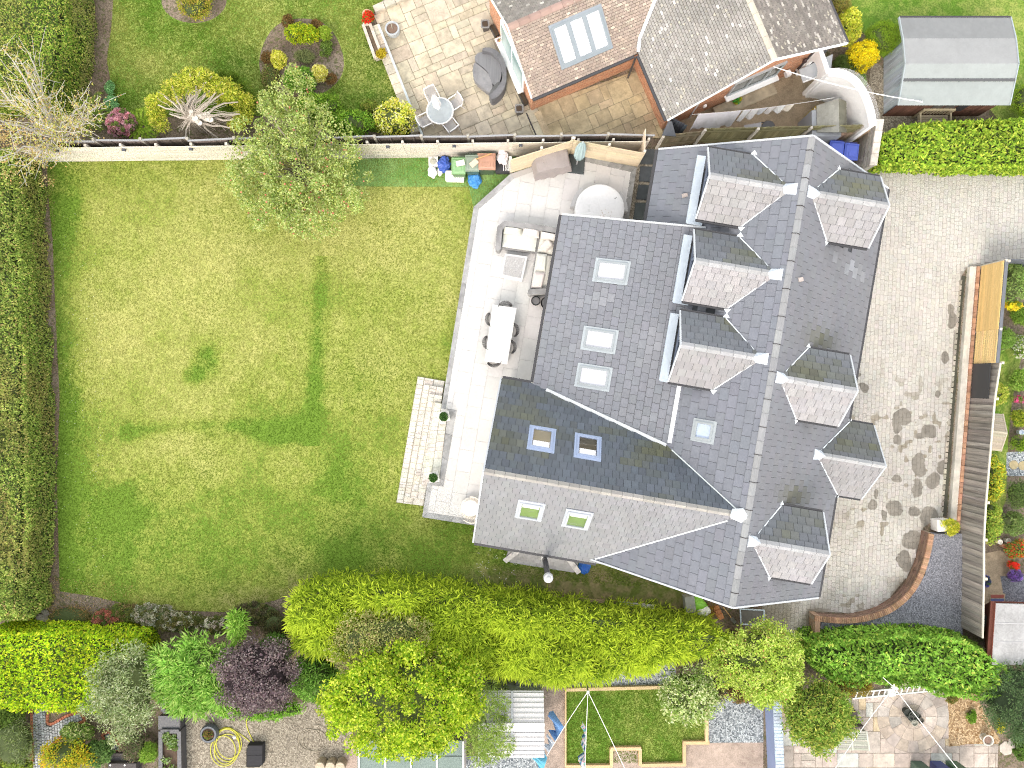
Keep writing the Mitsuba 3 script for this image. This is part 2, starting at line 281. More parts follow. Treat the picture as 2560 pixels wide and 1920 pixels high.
def clumps(r, C, rc, per, leaf, cols, w=None, up=0.5, spray=False, squash=0.8, jit=0.18, cjit=0.14, heads=False):
    """leaves on the outer skin of clumps centred at C (n x 3) with radii rc"""
    n = len(C); rc = np.broadcast_to(rc, (n,)); idx = np.repeat(np.arange(n), per)
    d = rand_dirs(r, len(idx)); d[:, 2] = np.where(d[:, 2] < -0.35, -d[:, 2], d[:, 2])
    rad = rc[idx] * (0.45 + 0.6 * r.random(len(idx)) ** 0.6)
    P = C[idx] + d * rad[:, None] * np.array([1, 1, squash])
    if spray: D = d + 0.35 * rand_dirs(r, len(idx)); U = rand_dirs(r, len(idx)) * 0.7 + [0, 0, 1]
    else: D = rand_dirs(r, len(idx)) + d * 0.5; U = d * (1 - up) + up * np.array([0, 0, 1]) + 0.55 * rand_dirs(r, len(idx))
    cc = (palette(r, n, cols, w, jit)[idx] if heads else palette(r, len(idx), cols, w, jit)) * (1 + cjit * (r.random((n, 1)) * 2 - 1))[idx]
    return leafmesh(r, P, D, U, leaf[0], leaf[1], np.clip(cc, 0.003, 0.95))
def on_shell(r, n, c, rad, lo=-0.2, thick=0.3, amp=0.15, seed=0, freq=1.6):
    d = rand_dirs(r, int(n * 2.2)); d = d[d[:, 2] > lo][:n]
    k = 1 + amp * 2 * (meshkit.fbm(d * freq + 5, 3, seed) - 0.5)
    k = k * (1 - thick * r.random(len(d)) ** 1.5)
    return np.asarray(c) + d * k[:, None] * np.asarray(rad)
LIMB = np.array([0.10, 0.08, 0.06])
def bush(name, label, catg, px, py, rpx, rpy, z, pal, seed, w=None, leaf=(0.10, 0.055), K=None, per=60, rc=None, core=True, spray=False, base=0.0, corecol=(0.06, 0.08, 0.028), amp=0.16, group=None, jit=0.18, cjit=0.14, heads=False):
    """rounded plant seen at px, py with radii in pixels; z = its height"""
    r = rng(seed); zc = base + (z - base) * 0.55; c = S(px, py, zc); f = (H - zc) / H / 60; rx, ry = rpx * f, rpy * f; rz = (z - base) * 0.5
    rm = (rx * ry) ** 0.5; rc = rc or max(0.10, min(0.34, rm * 0.28)); K = K or int(max(12, 3.2 * (rx * ry + (rx + ry) * rz * 0.8) / rc ** 2 * 0.62))
    t = thing(name, label, catg, group)
    C = on_shell(r, K, c, (max(rx - rc * .8, .05), max(ry - rc * .8, .05), max(rz - rc * .6, .06)), -0.45, 0.22, amp, seed)
    m, cols = clumps(r, C, rc * (0.75 + 0.5 * r.random(len(C))), per, leaf, pal, w, spray=spray, jit=jit, cjit=cjit, heads=heads)
    m[0][:, 2] = np.maximum(m[0][:, 2], base + 0.02)
    part(t, 'foliage', m, cols, 'leaf')
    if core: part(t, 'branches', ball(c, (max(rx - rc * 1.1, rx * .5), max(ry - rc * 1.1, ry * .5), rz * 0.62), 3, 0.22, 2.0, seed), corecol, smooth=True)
    part(t, 'stem', tube([[c[0], c[1], base], [c[0], c[1], zc]], [0.04 + 0.02 * rm, 0.03], 6), LIMB)
    return t
def limbs(r, base, tips, r0, r1=0.012, sag=0.15, fork=0.45):
    """a branch from the fork to every tip, curved"""
    out = []
    for q in tips:
        b = np.asarray(base, float); q = np.asarray(q, float); mid = b * (1 - fork) + q * fork + r.normal(size=3) * 0.08 * np.linalg.norm(q - b); mid[2] += sag * np.linalg.norm(q - b)
        tt = np.linspace(0, 1, 7)[:, None]; c = (1 - tt) ** 2 * b + 2 * tt * (1 - tt) * mid + tt ** 2 * q
        c[1:-1] += r.normal(size=(5, 3)) * 0.02 * np.linalg.norm(q - b)
        out.append(tube(c, np.linspace(r0, r1, 7), 5))
    return cat(*out)
def inside_points(r, poly, n):
    x0, y0, x1, y1 = poly.bounds; out = np.zeros((0, 2)); prepare(poly)
    while len(out) < n:
        q = r.random((int(n * 1.5) + 20, 2)) * [x1 - x0, y1 - y0] + [x0, y0]; out = np.vstack([out, q[contains_xy(poly, q[:, 0], q[:, 1])]])
    return out[:n]
def hedge(name, label, pts, zb, zt, pal, seed, w=None, leaf=(0.09, 0.05), dens=420, sides=420, rc=0.0, amp=0.12, corecol=(0.06, 0.08, 0.028), spray=False, catg='hedge', soft=0.25, jit=0.3, top_at=None, cjit=0.28, rag=0.0, brown=None):
    """clipped hedge on the polygon pts (metres), top at zt"""
    r = rng(seed); P = Polygon(pts).buffer(0)
    if rag:
        l = LineString(list(P.exterior.coords)); k = int(l.length / 0.35); q = np.array([l.interpolate(i / k, normalized=True).coords[0] for i in range(k)])
        o = (meshkit.fbm(np.c_[q * 1.1, np.full(k, seed)], 3, seed) - 0.5) * 2 * rag; cen = q.mean(0)
        dv = np.roll(q, -1, 0) - np.roll(q, 1, 0); nn = np.c_[dv[:, 1], -dv[:, 0]]; nn /= np.linalg.norm(nn, axis=1, keepdims=True) + 1e-9
        P = Polygon(q + nn * o[:, None]).buffer(0)
        if P.geom_type != 'Polygon': P = max(P.geoms, key=lambda g: g.area)
    t = thing(name, label, catg)
    n = int(P.area * dens); q = inside_points(r, P, n)
    dist = np.array([0.0]); ring = np.array(P.exterior.segmentize(0.25).coords); from scipy.spatial import cKDTree
    de, _ = cKDTree(ring).query(q); edge = np.clip(de / soft, 0, 1)
    z = zt - (1 - edge) ** 2 * soft * 0.7 + amp * 2 * (meshkit.fbm(np.c_[q * 1.5, np.full(n, seed)], 3, seed) - 0.5) + 1.2 * amp * (meshkit.noise(np.c_[q * 5.0, np.full(n, seed)], seed) - 0.5) - 0.10 * r.random(n) ** 2
    A = np.c_[q, z]; UA = np.array([0, 0, 1.0]) + 0.6 * rand_dirs(r, n)
    l = P.exterior; m = int(l.length * (zt - zb) * sides); d = r.random(m) * l.length
    e = np.array([l.interpolate(x).coords[0] for x in d]) if m < 60000 else None
    e2 = np.array([l.interpolate((x + 0.03) % l.length).coords[0] for x in d]); tn = e2 - e; nn = np.c_[tn[:, 1], -tn[:, 0]]; nn /= np.linalg.norm(nn, axis=1, keepdims=True) + 1e-9
    if not l.is_ccw: nn = -nn
    zz = zb + (zt - zb) * r.random(m); o = amp * 2 * (meshkit.fbm(np.c_[e * 1.5, zz * 1.5], 3, seed + 1) - 0.5) - 0.1 * r.random(m) + 0.03
    B = np.c_[e + nn * o[:, None], zz]; UB = np.c_[nn, np.full(m, 0.5)] + 0.7 * rand_dirs(r, m)
    PP = np.vstack([A, B]); UU = np.vstack([UA, UB]); N = len(PP)
    hue = meshkit.fbm(PP * [1.1, 1.1, 1.1] + seed, 3, seed + 2)[:, None]
    cols = palette(r, N, pal, w, jit) * (1 + cjit * 2.4 * (hue - 0.5))
    if brown: bp = np.clip((meshkit.fbm(PP * [.45, .45, .8] + 50 + seed, 3, seed + 5) - .52) * 7, 0, 1)[:, None] * (r.random((N, 1)) < .7); cols = cols * (1 - bp * .65) + np.array(brown) * bp * .65 * (.7 + .6 * r.random((N, 1)))
    if spray: D = UU + 0.6 * rand_dirs(r, N); UU = rand_dirs(r, N) + [0, 0, 0.4]
    else: D = rand_dirs(r, N) + 0.25 * UU
    mesh, c4 = leafmesh(r, PP, D, UU, leaf[0], leaf[1], np.clip(cols, 0.003, 0.95))
    part(t, 'foliage', mesh, c4, 'leaf')
    ins, low = P.buffer(-0.12 - soft * .8), P.buffer(-0.14)
    core = [extrude(low, zb, zt - .2 - soft * .75)] + ([] if ins.is_empty else [extrude(ins, zt - .21 - soft * .75, zt - .17 - amp * .5)])
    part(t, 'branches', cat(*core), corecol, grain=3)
    return t

# leaf colours
LIME = [(0.30, 0.36, 0.02), (0.22, 0.31, 0.02), (0.40, 0.40, 0.03), (0.13, 0.22, 0.02)]
GOLD = [(0.36, 0.36, 0.035), (0.24, 0.29, 0.025), (0.11, 0.18, 0.018), (0.50, 0.44, 0.06)]
GREEN = [(0.13, 0.25, 0.03), (0.19, 0.33, 0.045), (0.08, 0.16, 0.025)]
MID = [(0.12, 0.17, 0.03), (0.17, 0.22, 0.04), (0.075, 0.12, 0.02), (0.24, 0.25, 0.06)]
GREY = [(0.19, 0.24, 0.10), (0.28, 0.33, 0.17), (0.12, 0.165, 0.06), (0.40, 0.43, 0.29)]
PURPLE = [(0.125, 0.09, 0.10), (0.18, 0.14, 0.145), (0.08, 0.062, 0.068), (0.25, 0.21, 0.21)]

# ================================================================== THE GROUND
struct('ground', hexa(np.array([[-300, -300, -1.0], [300, -300, -1.0], [300, 300, -1.0], [-300, 300, -1.0]]), np.array([[-300, -300, 0], [300, -300, 0], [300, 300, 0], [-300, 300, 0.0]])), (0.1, 0.08, 0.05), 'soil_mat')
LAWN = SL([(118, 402), (150, 398), (1170, 391), (1330, 402), (1330, 960), (1180, 1330), (1500, 1350), (1760, 1500), (1720, 1535), (1560, 1508), (1330, 1490), (1150, 1480), (930, 1462), (820, 1455), (742, 1480), (690, 1500), (560, 1530), (420, 1525), (330, 1512), (230, 1490), (150, 1478), (142, 1200), (150, 1000), (140, 800), (132, 600), (120, 480)])
struct('lawn', sheet(LAWN, 0.010), 0, 'lawn_mat', label='large mown lawn with straw patches and dark green lines behind the slate house')
struct('artificial_turf', sheet(SL([(862, 394), (1290, 388), (1290, 430), (1184, 520), (1172, 468), (868, 466), (856, 430)]), 0.020), 0, 'turf_mat')
NL = Polygon(SL([(285, -30), (980, -30), (930, 38), (918, 62), (990, 205), (1030, 300), (1040, 338), (930, 330), (830, 300), (640, 290), (420, 292), (330, 300), (285, 255), (268, 150), (280, 60)]))
bed_a = Polygon([S(754 + 105 * math.cos(a) * (1 + .05 * math.sin(3 * a)), 145 + 103 * math.sin(a) * (1 + .04 * math.cos(2 * a)))[:2] for a in np.linspace(0, 6.2, 40)])
bed_b = Polygon([S(485 + 82 * math.cos(a), 0 + 58 * math.sin(a))[:2] for a in np.linspace(0, 6.2, 30)])
struct('neighbour_lawn', sheet(NL.difference(bed_a).difference(bed_b), 0.010), 0, 'grass_mat', label='green lawn round two planted island beds')
struct('shed_lawn', sheet(SL([(2100, -40), (2600, -40), (2600, 330), (2520, 330), (2455, 250), (2240, 200), (2180, 95), (2120, 60)]), 0.010), 0, 'grass_mat')
struct('gravel_path', sheet(SL([(2178, 150), (2260, 200), (2330, 300), (2330, 345), (2185, 345), (2170, 240)]), 0.014), 0, 'tan_gravel')
struct('concrete_yard', sheet(SL([(1655, 340), (1690, 305), (2010, 150), (2060, 180), (2130, 300), (2130, 330)]), 0.016), 0, 'tan_concrete')
struct('driveway_edge', sheet(SL([(1690, 1500), (2060, 1480), (2060, 1620), (1880, 1620)]), 0.008), 0, 'soil_mat')
struct('gravel_yard', sheet(SL([(455, 1770), (880, 1750), (880, 1960), (455, 1960)]), 0.012), 0, 'tan_gravel')
struct('concrete_path', sheet(SL([(862, 1850), (905, 1850), (905, 1960), (862, 1960)]), 0.016), 0, 'pink_concrete')
struct('garden_path', sheet(SL([(1355, 1690), (1413, 1690), (1413, 1940), (1355, 1960)]), 0.016), 0, 'pink_concrete')
struct('gravel_strip', sheet(SL([(1413, 1660), (1690, 1650), (1690, 1722), (1413, 1726)]), 0.012), 0, 'blue_gravel')
struct('garden_lawn', sheet(SL([(1413, 1726), (1764, 1714), (1764, 1853), (1710, 1853), (1710, 1908), (1600, 1908), (1600, 1870), (1528, 1870), (1528, 1910), (1413, 1910)]), 0.012), 0, 'grass_mat', label='small bright lawn edged with pale timber')
struct('concrete_terrace', sheet(SL([(1715, 1858), (1908, 1855), (1908, 1990), (1413, 1990), (1413, 1913), (1528, 1913), (1530, 1872), (1600, 1872), (1602, 1912), (1715, 1908)]), 0.014), 0, 'pink_concrete')
struct('stone_chippings', sheet(SL([(1770, 1700), (1908, 1700), (1908, 1856), (1770, 1856)]), 0.018), 0, 'blue_gravel')
struct('bark_bed', sheet(SL([(2369, 1722), (2400, 1730), (2440, 1735), (2470, 1800), (2500, 1850), (2490, 1866), (2371, 1866)]), 0.014), 0, 'chips')
struct('east_lawn', sheet(SL([(2490, 880), (2560, 860), (2530, 1000), (2520, 1100), (2515, 1250), (2480, 1330), (2450, 1300), (2470, 1000)]), 0.012), 0, 'grass_mat')
struct('east_slab_yard', sheet(SL([(2455, 1385), (2500, 1375), (2530, 1400), (2530, 1520), (2440, 1520)]), 0.014), 0, 'tan_concrete')
struct('slate_bed', extrude(SL([(2035, 1545), (2120, 1548), (2200, 1532), (2262, 1490), (2300, 1430), (2322, 1330), (2392, 1330), (2392, 1620), (2035, 1620)]), 0, 0.38), 0, 'slate_chips', label='bed of blue grey slate chips behind the curved brick wall')

# grass blades: fine geometry on the lawns, for the grain of mown turf
def blades(name, poly, n, seed, fn, label):
    r = rng(seed); q = inside_points(r, poly, n); d = rand_dirs(r, n); h = 0.02 + 0.045 * r.random((n, 1))
    a = np.c_[q, np.full(n, 0.012)]; s = np.c_[d[:, :2], np.zeros(n)]; s /= np.linalg.norm(s, axis=1, keepdims=True) + 1e-9; side = np.c_[-s[:, 1], s[:, 0], np.zeros(n)] * (0.007 + 0.012 * r.random((n, 1)))
    tip = a + s * h * 1.1 + [0, 0, 1] * h * 0.75
    v = np.stack([a - side, a + side, tip], 1).reshape(-1, 3); f = np.arange(3 * n).reshape(-1, 3)
    t = np.clip(fn(q) + 0.25 * (r.random(n) - 0.5), 0, 1)[:, None]
    a = np.clip(t / .38, 0, 1); b = np.clip((t - .38) / .62, 0, 1); c = ((1 - a) * np.array([0.13, 0.225, 0.028]) + a * np.array([0.255, 0.305, 0.06])) * (1 - b) + b * np.array([0.40, 0.41, 0.13]); c = c * (0.85 + 0.3 * r.random((n, 1)))
    k = numbered(name); labels[k] = {'label': label, 'category': 'grass', 'kind': 'stuff'}
    put(k, (v, f), np.repeat(np.clip(c, 0, 1), 3, 0), 'leaf')
def dryness(q): return lawn_dry(q[:, 0], q[:, 1], np.exp, meshkit.fbm(np.c_[q * 0.55 + 31, np.full(len(q), 2.0)], 4, 3))
blades('grass', Polygon(LAWN).difference(Polygon(SL([(1180, 1400), (1260, 1440), (1800, 1480), (1800, 1560), (1180, 1500)]))), 150000, 1, dryness, 'short mown grass, half straw and half green, of the largest lawn')
blades('grass', NL.difference(bed_a.buffer(.05)).difference(bed_b.buffer(.05)), 40000, 2, lambda q: 0.30 + 1.2 * (meshkit.fbm(np.c_[q * .6, q[:, :1] * 0], 4, 5) - .5), 'short green grass round the island beds')
blades('grass', Polygon(SL([(1415, 1730), (1760, 1718), (1760, 1850), (1708, 1850), (1708, 1905), (1415, 1908)])), 14000, 3, lambda q: 0.15 + 0.5 * (meshkit.fbm(np.c_[q * .6, q[:, :1] * 0], 4, 5) - .5), 'short bright grass of the small timber edged lawn')

# ---- driveway of tumbled block paving
def px_of(V): f = 60 * H / (H - V[..., 2]); return 1280 + V[..., 0] * f, 960 - V[..., 1] * f
drive_px = [(2120, 408), (2600, 408), (2600, 662), (2502, 655), (2418, 668), (2403, 690), (2397, 760), (2378, 1000), (2352, 1290), (2308, 1318), (2297, 1374), (2268, 1440), (2222, 1496), (2180, 1522), (2122, 1533), (2042, 1528), (2021, 1526), (2021, 1600), (1900, 1600), (1905, 1510), (1985, 1490), (1985, 1200), (2080, 700), (2100, 420)]
DRIVE = Polygon(SL(drive_px))
struct('driveway', sheet(DRIVE, 0.016), (0.28, 0.265, 0.235), 'paver', 3, label='block paved driveway with damp stains in front of the slate house')
def fill_rows(poly, ang, rows, lens, gap, r, joff=0.0):
    """running rows of blocks over poly, rotated by ang degrees -> quads"""
    c = np.array(poly.centroid.coords[0]); P = affinity.rotate(poly, -ang, origin=tuple(c)); x0, y0, x1, y1 = P.bounds; out = []; x = x0; prepare(P)
    a = math.radians(ang); R = np.array([[math.cos(a), math.sin(a)], [-math.sin(a), math.cos(a)]])
    while x < x1:
        w = rows[r.integers(len(rows))]; y = y0 - r.random() * 0.3
        while y < y1:
            l = lens[r.integers(len(lens))]; b = np.array([[x + gap, y + gap], [x + w - gap, y + gap], [x + w - gap, y + l - gap], [x + gap, y + l - gap]])
            cx, cy = b.mean(0)
            if contains_xy(P, cx, cy): out.append((b + r.normal(size=(4, 2)) * joff - c) @ R + c)
            y += l
        x += w
    return out
r = rng(11)
Q = fill_rows(DRIVE.buffer(-0.06), -2.5, [0.165], [0.16, 0.20, 0.24], 0.0035, r, 0.003)
V, F = quads_top(Q, 0.0, 0.034, 0.006); V[:, :, 2] += (r.random((len(V), 1)) - .5) * 0.005
pieces('driveway', 'block', 'blocks', V, F, tint(r, len(V), (0.39, 0.378, 0.348), 0.06, 0.02), 0, 'paver')
# gutter along the low wall
struct('gutter_channel', extrude(SL([(2404, 690), (2413, 690), (2405, 760), (2365, 1290), (2352, 1290), (2396, 760)]), 0.0, 0.03), (0.06, 0.06, 0.045), grain=3, label='dark mossy gutter along the foot of the low wall')
gl = lambda y: (np.interp(y, [690, 1290], [2398, 2349]), y)
Q = []
for y in np.arange(700, 1285, 13.5):
    a, b = gl(y), gl(y + 11); Q.append(SL([a, (a[0] + 7, y), (b[0] + 7, y + 11), b]))
V, F = quads_top(Q, 0.02, 0.042, 0.006); pieces('gutter_channel', 'edging_block', 'edging_blocks', V, F, tint(rng(12), len(V), (0.33, 0.31, 0.26), .2), 3)

# ================================================================== THE SLATE HOUSE
A0, EU, EV = np.array([9.91, 8.15]), unit([-0.168, -0.986]), unit([0.986, -0.168])
def HW(s, t, z): return np.array([*(A0 + s * EU + t * EV), z])
KM = 0.81; ZR = 6.2; LEN = 15.72
SLATES = {'slate': ([], []), 'ridge_tile': ([], [])}; roofs = []
SLATEF = np.array([[4, 5, 6], [4, 6, 7], [0, 1, 5], [0, 5, 4], [1, 2, 6], [1, 6, 5], [3, 0, 4], [3, 4, 7], [2, 3, 7], [2, 7, 6]])
def height(x, y):
    d = np.stack([x, y], -1) - A0; s, t = d @ EU, d @ EV; z = np.full(s.shape, -9.0)
    for fn in roofs: z = np.maximum(z, fn(s, t))
    return z
def slate_plane(store, O, ea, eb, la, lb, w, c, base, seed, clip=None, hfun=None, amt=0.10, thick=0.010, lift=0.026, patch=None):
    r = rng(seed); ea, eb = unit(ea), unit(eb); n = unit(np.cross(ea, eb)); n = n if n[2] > 0 else -n; nb = max(1, int(round(lb / c))); c = lb / nb
    for j in range(nb):
        off = (0.5 if j % 2 else 0.0) * w - w; k = int(la / w) + 3
        for i in range(k):
            a0, a1 = max(0, off + i * w), min(la, off + (i + 1) * w)
            if a1 - a0 < 0.03: continue
            a0 += 0.006; a1 -= 0.006; b0, b1 = j * c, (j + 1) * c - 0.014
            jj = r.random() * 0.004
            P = [O + ea * a + eb * b for a, b in ((a0, b0), (a1, b0), (a1, b1), (a0, b1))]
            lo = [P[0] + n * 0.002, P[1] + n * 0.002, P[2] - n * 0.004, P[3] - n * 0.004]
            hi = [P[0] + n * (lift + jj), P[1] + n * (lift + jj), P[2] + n * 0.003, P[3] + n * 0.003]
            M = np.array(lo + hi)
            if clip is not None and not clip(M.mean(0)): continue
            if hfun is not None and np.all(M[4:, 2] < hfun(M[4:, 0], M[4:, 1]) - 0.12): continue
            if np.cross(M[5, :2] - M[4, :2], M[6, :2] - M[5, :2]) < 0: M = M[[1, 0, 3, 2, 5, 4, 7, 6]]
            col = np.asarray(base) * (1 + amt * (2 * r.random() - 1)) * (1 + 0.012 * (2 * r.random(3) - 1))
            if patch: col = patch(M.mean(0), col, r)
            store[0].append(M); store[1].append(col)
def ridge_caps(store, p, q, w, pitch, n, base, seed, drop=None):
    """angled ridge tiles from p to q: two leaning slabs each"""
    r = rng(seed); p, q = np.asarray(p), np.asarray(q); d = (q - p) / n; u = unit(d); s = unit(np.cross(u, [0, 0, 1]))
    for i in range(n):
        a, b = p + d * i + u * 0.006, p + d * (i + 1) - u * 0.006; a, b = a + [0, 0, .045 + .006 * r.random()], b + [0, 0, .045 + .006 * r.random()]
        col = np.asarray(base) * (0.90 + 0.2 * r.random())
        e = s * w * math.cos(pitch) - np.array([0, 0, 1]) * w * math.sin(pitch); g = -s * w * math.cos(pitch) - np.array([0, 0, 1]) * w * math.sin(pitch); dn = np.array([0, 0, .03])
        M = np.array([a + g - dn, b + g - dn, b - dn, a - dn, a + e - dn, b + e - dn, a + g, b + g, b, a, a + e, b + e])
        store[0].append(M); store[1].append(col)
RIDGEF = np.array([[6, 9, 8], [6, 8, 7], [9, 10, 11], [9, 11, 8], [0, 6, 7], [0, 7, 1], [4, 5, 11], [4, 11, 10], [0, 3, 9], [0, 9, 6], [3, 4, 10], [3, 10, 9], [1, 7, 8], [1, 8, 2], [2, 8, 11], [2, 11, 5]])
house = thing('house', 'large slate roofed house with seven gabled dormers filling the right half', 'house')
inr = lambda a, lo, hi: (a > lo - .02) & (a < hi + .02)
main_r = lambda s, t: np.where(inr(s, 0, LEN) & inr(t, -4.4, 4.4), ZR - KM * np.abs(t), -9.0)
ext_r = lambda s, t: np.where(inr(s, 3.05, 12.2) & inr(t, -7.6, -2.5), 4.175 - 0.308 * (-t - 2.5), -9.0)
KW = 1.115; wing_r = lambda s, t: np.where(inr(s, 9.56, 15.86) & inr(t, -8.82, 0), 6.1 - KW * np.abs(s - 12.71), -9.0)
KD = 0.77
def dorm_r(sc, sg, hw, zr, ze, t0):
    k = (zr - ze) / hw
    return lambda s, t: np.where(inr(s, sc - hw, sc + hw) & inr(sg * t, 0, t0), zr - k * np.abs(s - sc), -9.0)
DORM = [(sc, 1, 1.24, 5.96, 5.0, 2.95) for sc in (1.74, 8.0, 13.52)] + [(sc, -1, 1.24, 5.96, 5.0, 3.07) for sc in (1.74, 4.62, 7.46)]
PORCH = (10.36, 1, 1.41, 3.87, 2.56, 5.42)
roofs += [main_r, ext_r, wing_r] + [dorm_r(*d) for d in DORM] + [dorm_r(*PORCH)]
# roof decks (solid bodies under the slates)
def deck(prof, s0, s1, along_s=True):
    """prof in (t, z) swept along s, or (s, z) swept along t"""
    n = len(prof); f = (lambda a, b, z: HW(b, a, z)) if along_s else (lambda a, b, z: HW(a, b, z))
    v = np.array([f(a, s0, z) for a, z in prof] + [f(a, s1, z) for a, z in prof]); F = []
    for i in range(n): j = (i + 1) % n; F += [[i, j, n + j], [i, n + j, n + i]]
    tri = trimesh.creation.triangulate_polygon(Polygon(prof), engine='earcut'); key = [int(np.argmin(((np.array(prof) - p) ** 2).sum(1))) for p in tri[0]]
    for a, b, c in tri[1]: F += [[key[a], key[b], key[c]], [n + key[c], n + key[b], n + key[a]]]
    m = trimesh.Trimesh(v, np.array(F), process=False); trimesh.repair.fix_normals(m); return tm(m)
g = 0.03
def gab(hw, zr, ze, th=0.16): return [(-hw, ze - g), (0, zr - g), (hw, ze - g), (hw, ze - g - th), (0, zr - g - th * 1.3), (-hw, ze - g - th)]
DECK = (0.07, 0.075, 0.085)
WALL = (0.62, 0.60, 0.56)
body = cat(extrude([HW(s, t, 0)[:2] for s, t in ((0.2, -4.05), (0.2, 4.1), (15.5, 4.1), (15.5, -4.05))], 0, 2.55), extrude([HW(s, t, 0)[:2] for s, t in ((3.3, -7.25), (3.3, -3.9), (12, -3.9), (12, -7.25))], 0, 2.4),
           extrude([HW(s, t, 0)[:2] for s, t in ((9.85, -8.6), (9.85, -3.9), (15.5, -3.9), (15.5, -8.6))], 0, 2.55))
part(house, 'wall', body, WALL, grain=0, label='pale rendered walls')
gt = lambda zt, hw, k, th=.2: [(-hw, 2.4), (-hw, zt - k * hw - th), (0, zt - th), (hw, zt - k * hw - th), (hw, 2.4)]
part(house, 'gable_wall', deck(gt(ZR, 4.05, KM), 0.2, 0.45), WALL); part(house, 'gable_wall', deck(gt(ZR, 4.05, KM), 15.25, 15.5), WALL)
part(house, 'gable_wall', deck([(a + 12.71, z) for a, z in gt(6.1, 2.85, KW)], -8.6, -8.35, False), WALL)
part(house, 'roof_deck', deck(gab(4.4, ZR, ZR - KM * 4.4), 0, LEN), DECK)
part(house, 'roof_deck', deck([(-7.6, 2.6 - g), (-2.3, 4.24 - g), (-2.3, 4.0), (-7.6, 2.45)], 3.05, 12.0), DECK)
part(house, 'roof_deck', deck([(a + 12.71, z) for a, z in gab(3.15, 6.1, 6.1 - KW * 3.15)], -8.82, -0.05, False), DECK)
S1 = SLATES['slate']; R1 = SLATES['ridge_tile']; UP = np.array([0, 0, 1.0]); EU3, EV3 = np.r_[EU, 0], np.r_[EV, 0]
def moss_n(p, col, r):
    m = meshkit.fbm(np.array([p * 0.9]), 3, 4)[0]; k = np.clip((m - 0.47) * 4, 0, 1) * 0.75
    return col * (1 - k) + np.array([0.095, 0.098, 0.045]) * k * (0.7 + 0.6 * r.random())
def front(p, col, r):
    d = p[:2] - A0; a, b = d @ EU, d @ EV; k = 0
    for sc in (6.35, 11.9): k = max(k, math.exp(-((a - sc) / .35) ** 2 - ((b - 2.1) / .75) ** 2))
    w = math.exp(-((a - 3.35 - (b - 2.6) * .25) / .25) ** 2) * (1.6 < b < 4.4)
    col = col * (1 - .7 * k) + np.array([0.075, 0.078, 0.03]) * .7 * k
    return col * (1 - .3 * w) + np.array([0.33, 0.35, 0.38]) * .3 * w * (.5 + r.random())
def pale_w(p, col, r):
    m = meshkit.fbm(np.array([p * [0.6, 1.6, 1.0]]), 3, 9)[0]; k = np.clip((m - 0.58) * 5, 0, 1) * (0.2 + .2 * r.random())
    return col * (1 - k) + np.array([0.32, 0.33, 0.36]) * k
BLUE = (0.158, 0.170, 0.200)
slate_plane(S1, HW(0, 4.4, ZR - KM * 4.4), EU3, -EV3 + UP * KM, LEN, 4.4 * math.hypot(1, KM), 0.42, 0.315, (0.155, 0.162, 0.182), 21, hfun=height, amt=.04, patch=front)
slate_plane(S1, HW(0, -4.4, ZR - KM * 4.4), EU3, EV3 + UP * KM, LEN, 4.4 * math.hypot(1, KM), 0.43, 0.325, BLUE, 22, hfun=height, amt=.045)
slate_plane(S1, HW(3.05, -7.6, 2.6), EU3, EV3 + UP * .308, 9.1, 5.12 * math.hypot(1, .308), 0.34, 0.275, (0.170, 0.181, 0.207), 23, hfun=height, amt=.05, patch=pale_w)
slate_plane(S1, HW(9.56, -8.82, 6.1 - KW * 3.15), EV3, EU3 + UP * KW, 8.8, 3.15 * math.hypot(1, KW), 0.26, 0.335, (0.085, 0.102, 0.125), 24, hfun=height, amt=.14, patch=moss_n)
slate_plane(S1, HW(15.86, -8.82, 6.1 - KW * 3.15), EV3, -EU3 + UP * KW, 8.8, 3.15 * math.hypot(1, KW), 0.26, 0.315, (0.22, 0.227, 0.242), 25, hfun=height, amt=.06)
RT = (0.335, 0.345, 0.355)
ridge_caps(R1, HW(0, 0, ZR), HW(LEN, 0, ZR), 0.145, math.atan(KM), 34, (0.265, 0.275, 0.285), 31)
ridge_caps(R1, HW(12.71, -8.84, 6.1), HW(12.71, -0.25, 6.1), 0.15, math.atan(KW), 24, (0.33, 0.32, 0.30), 32)
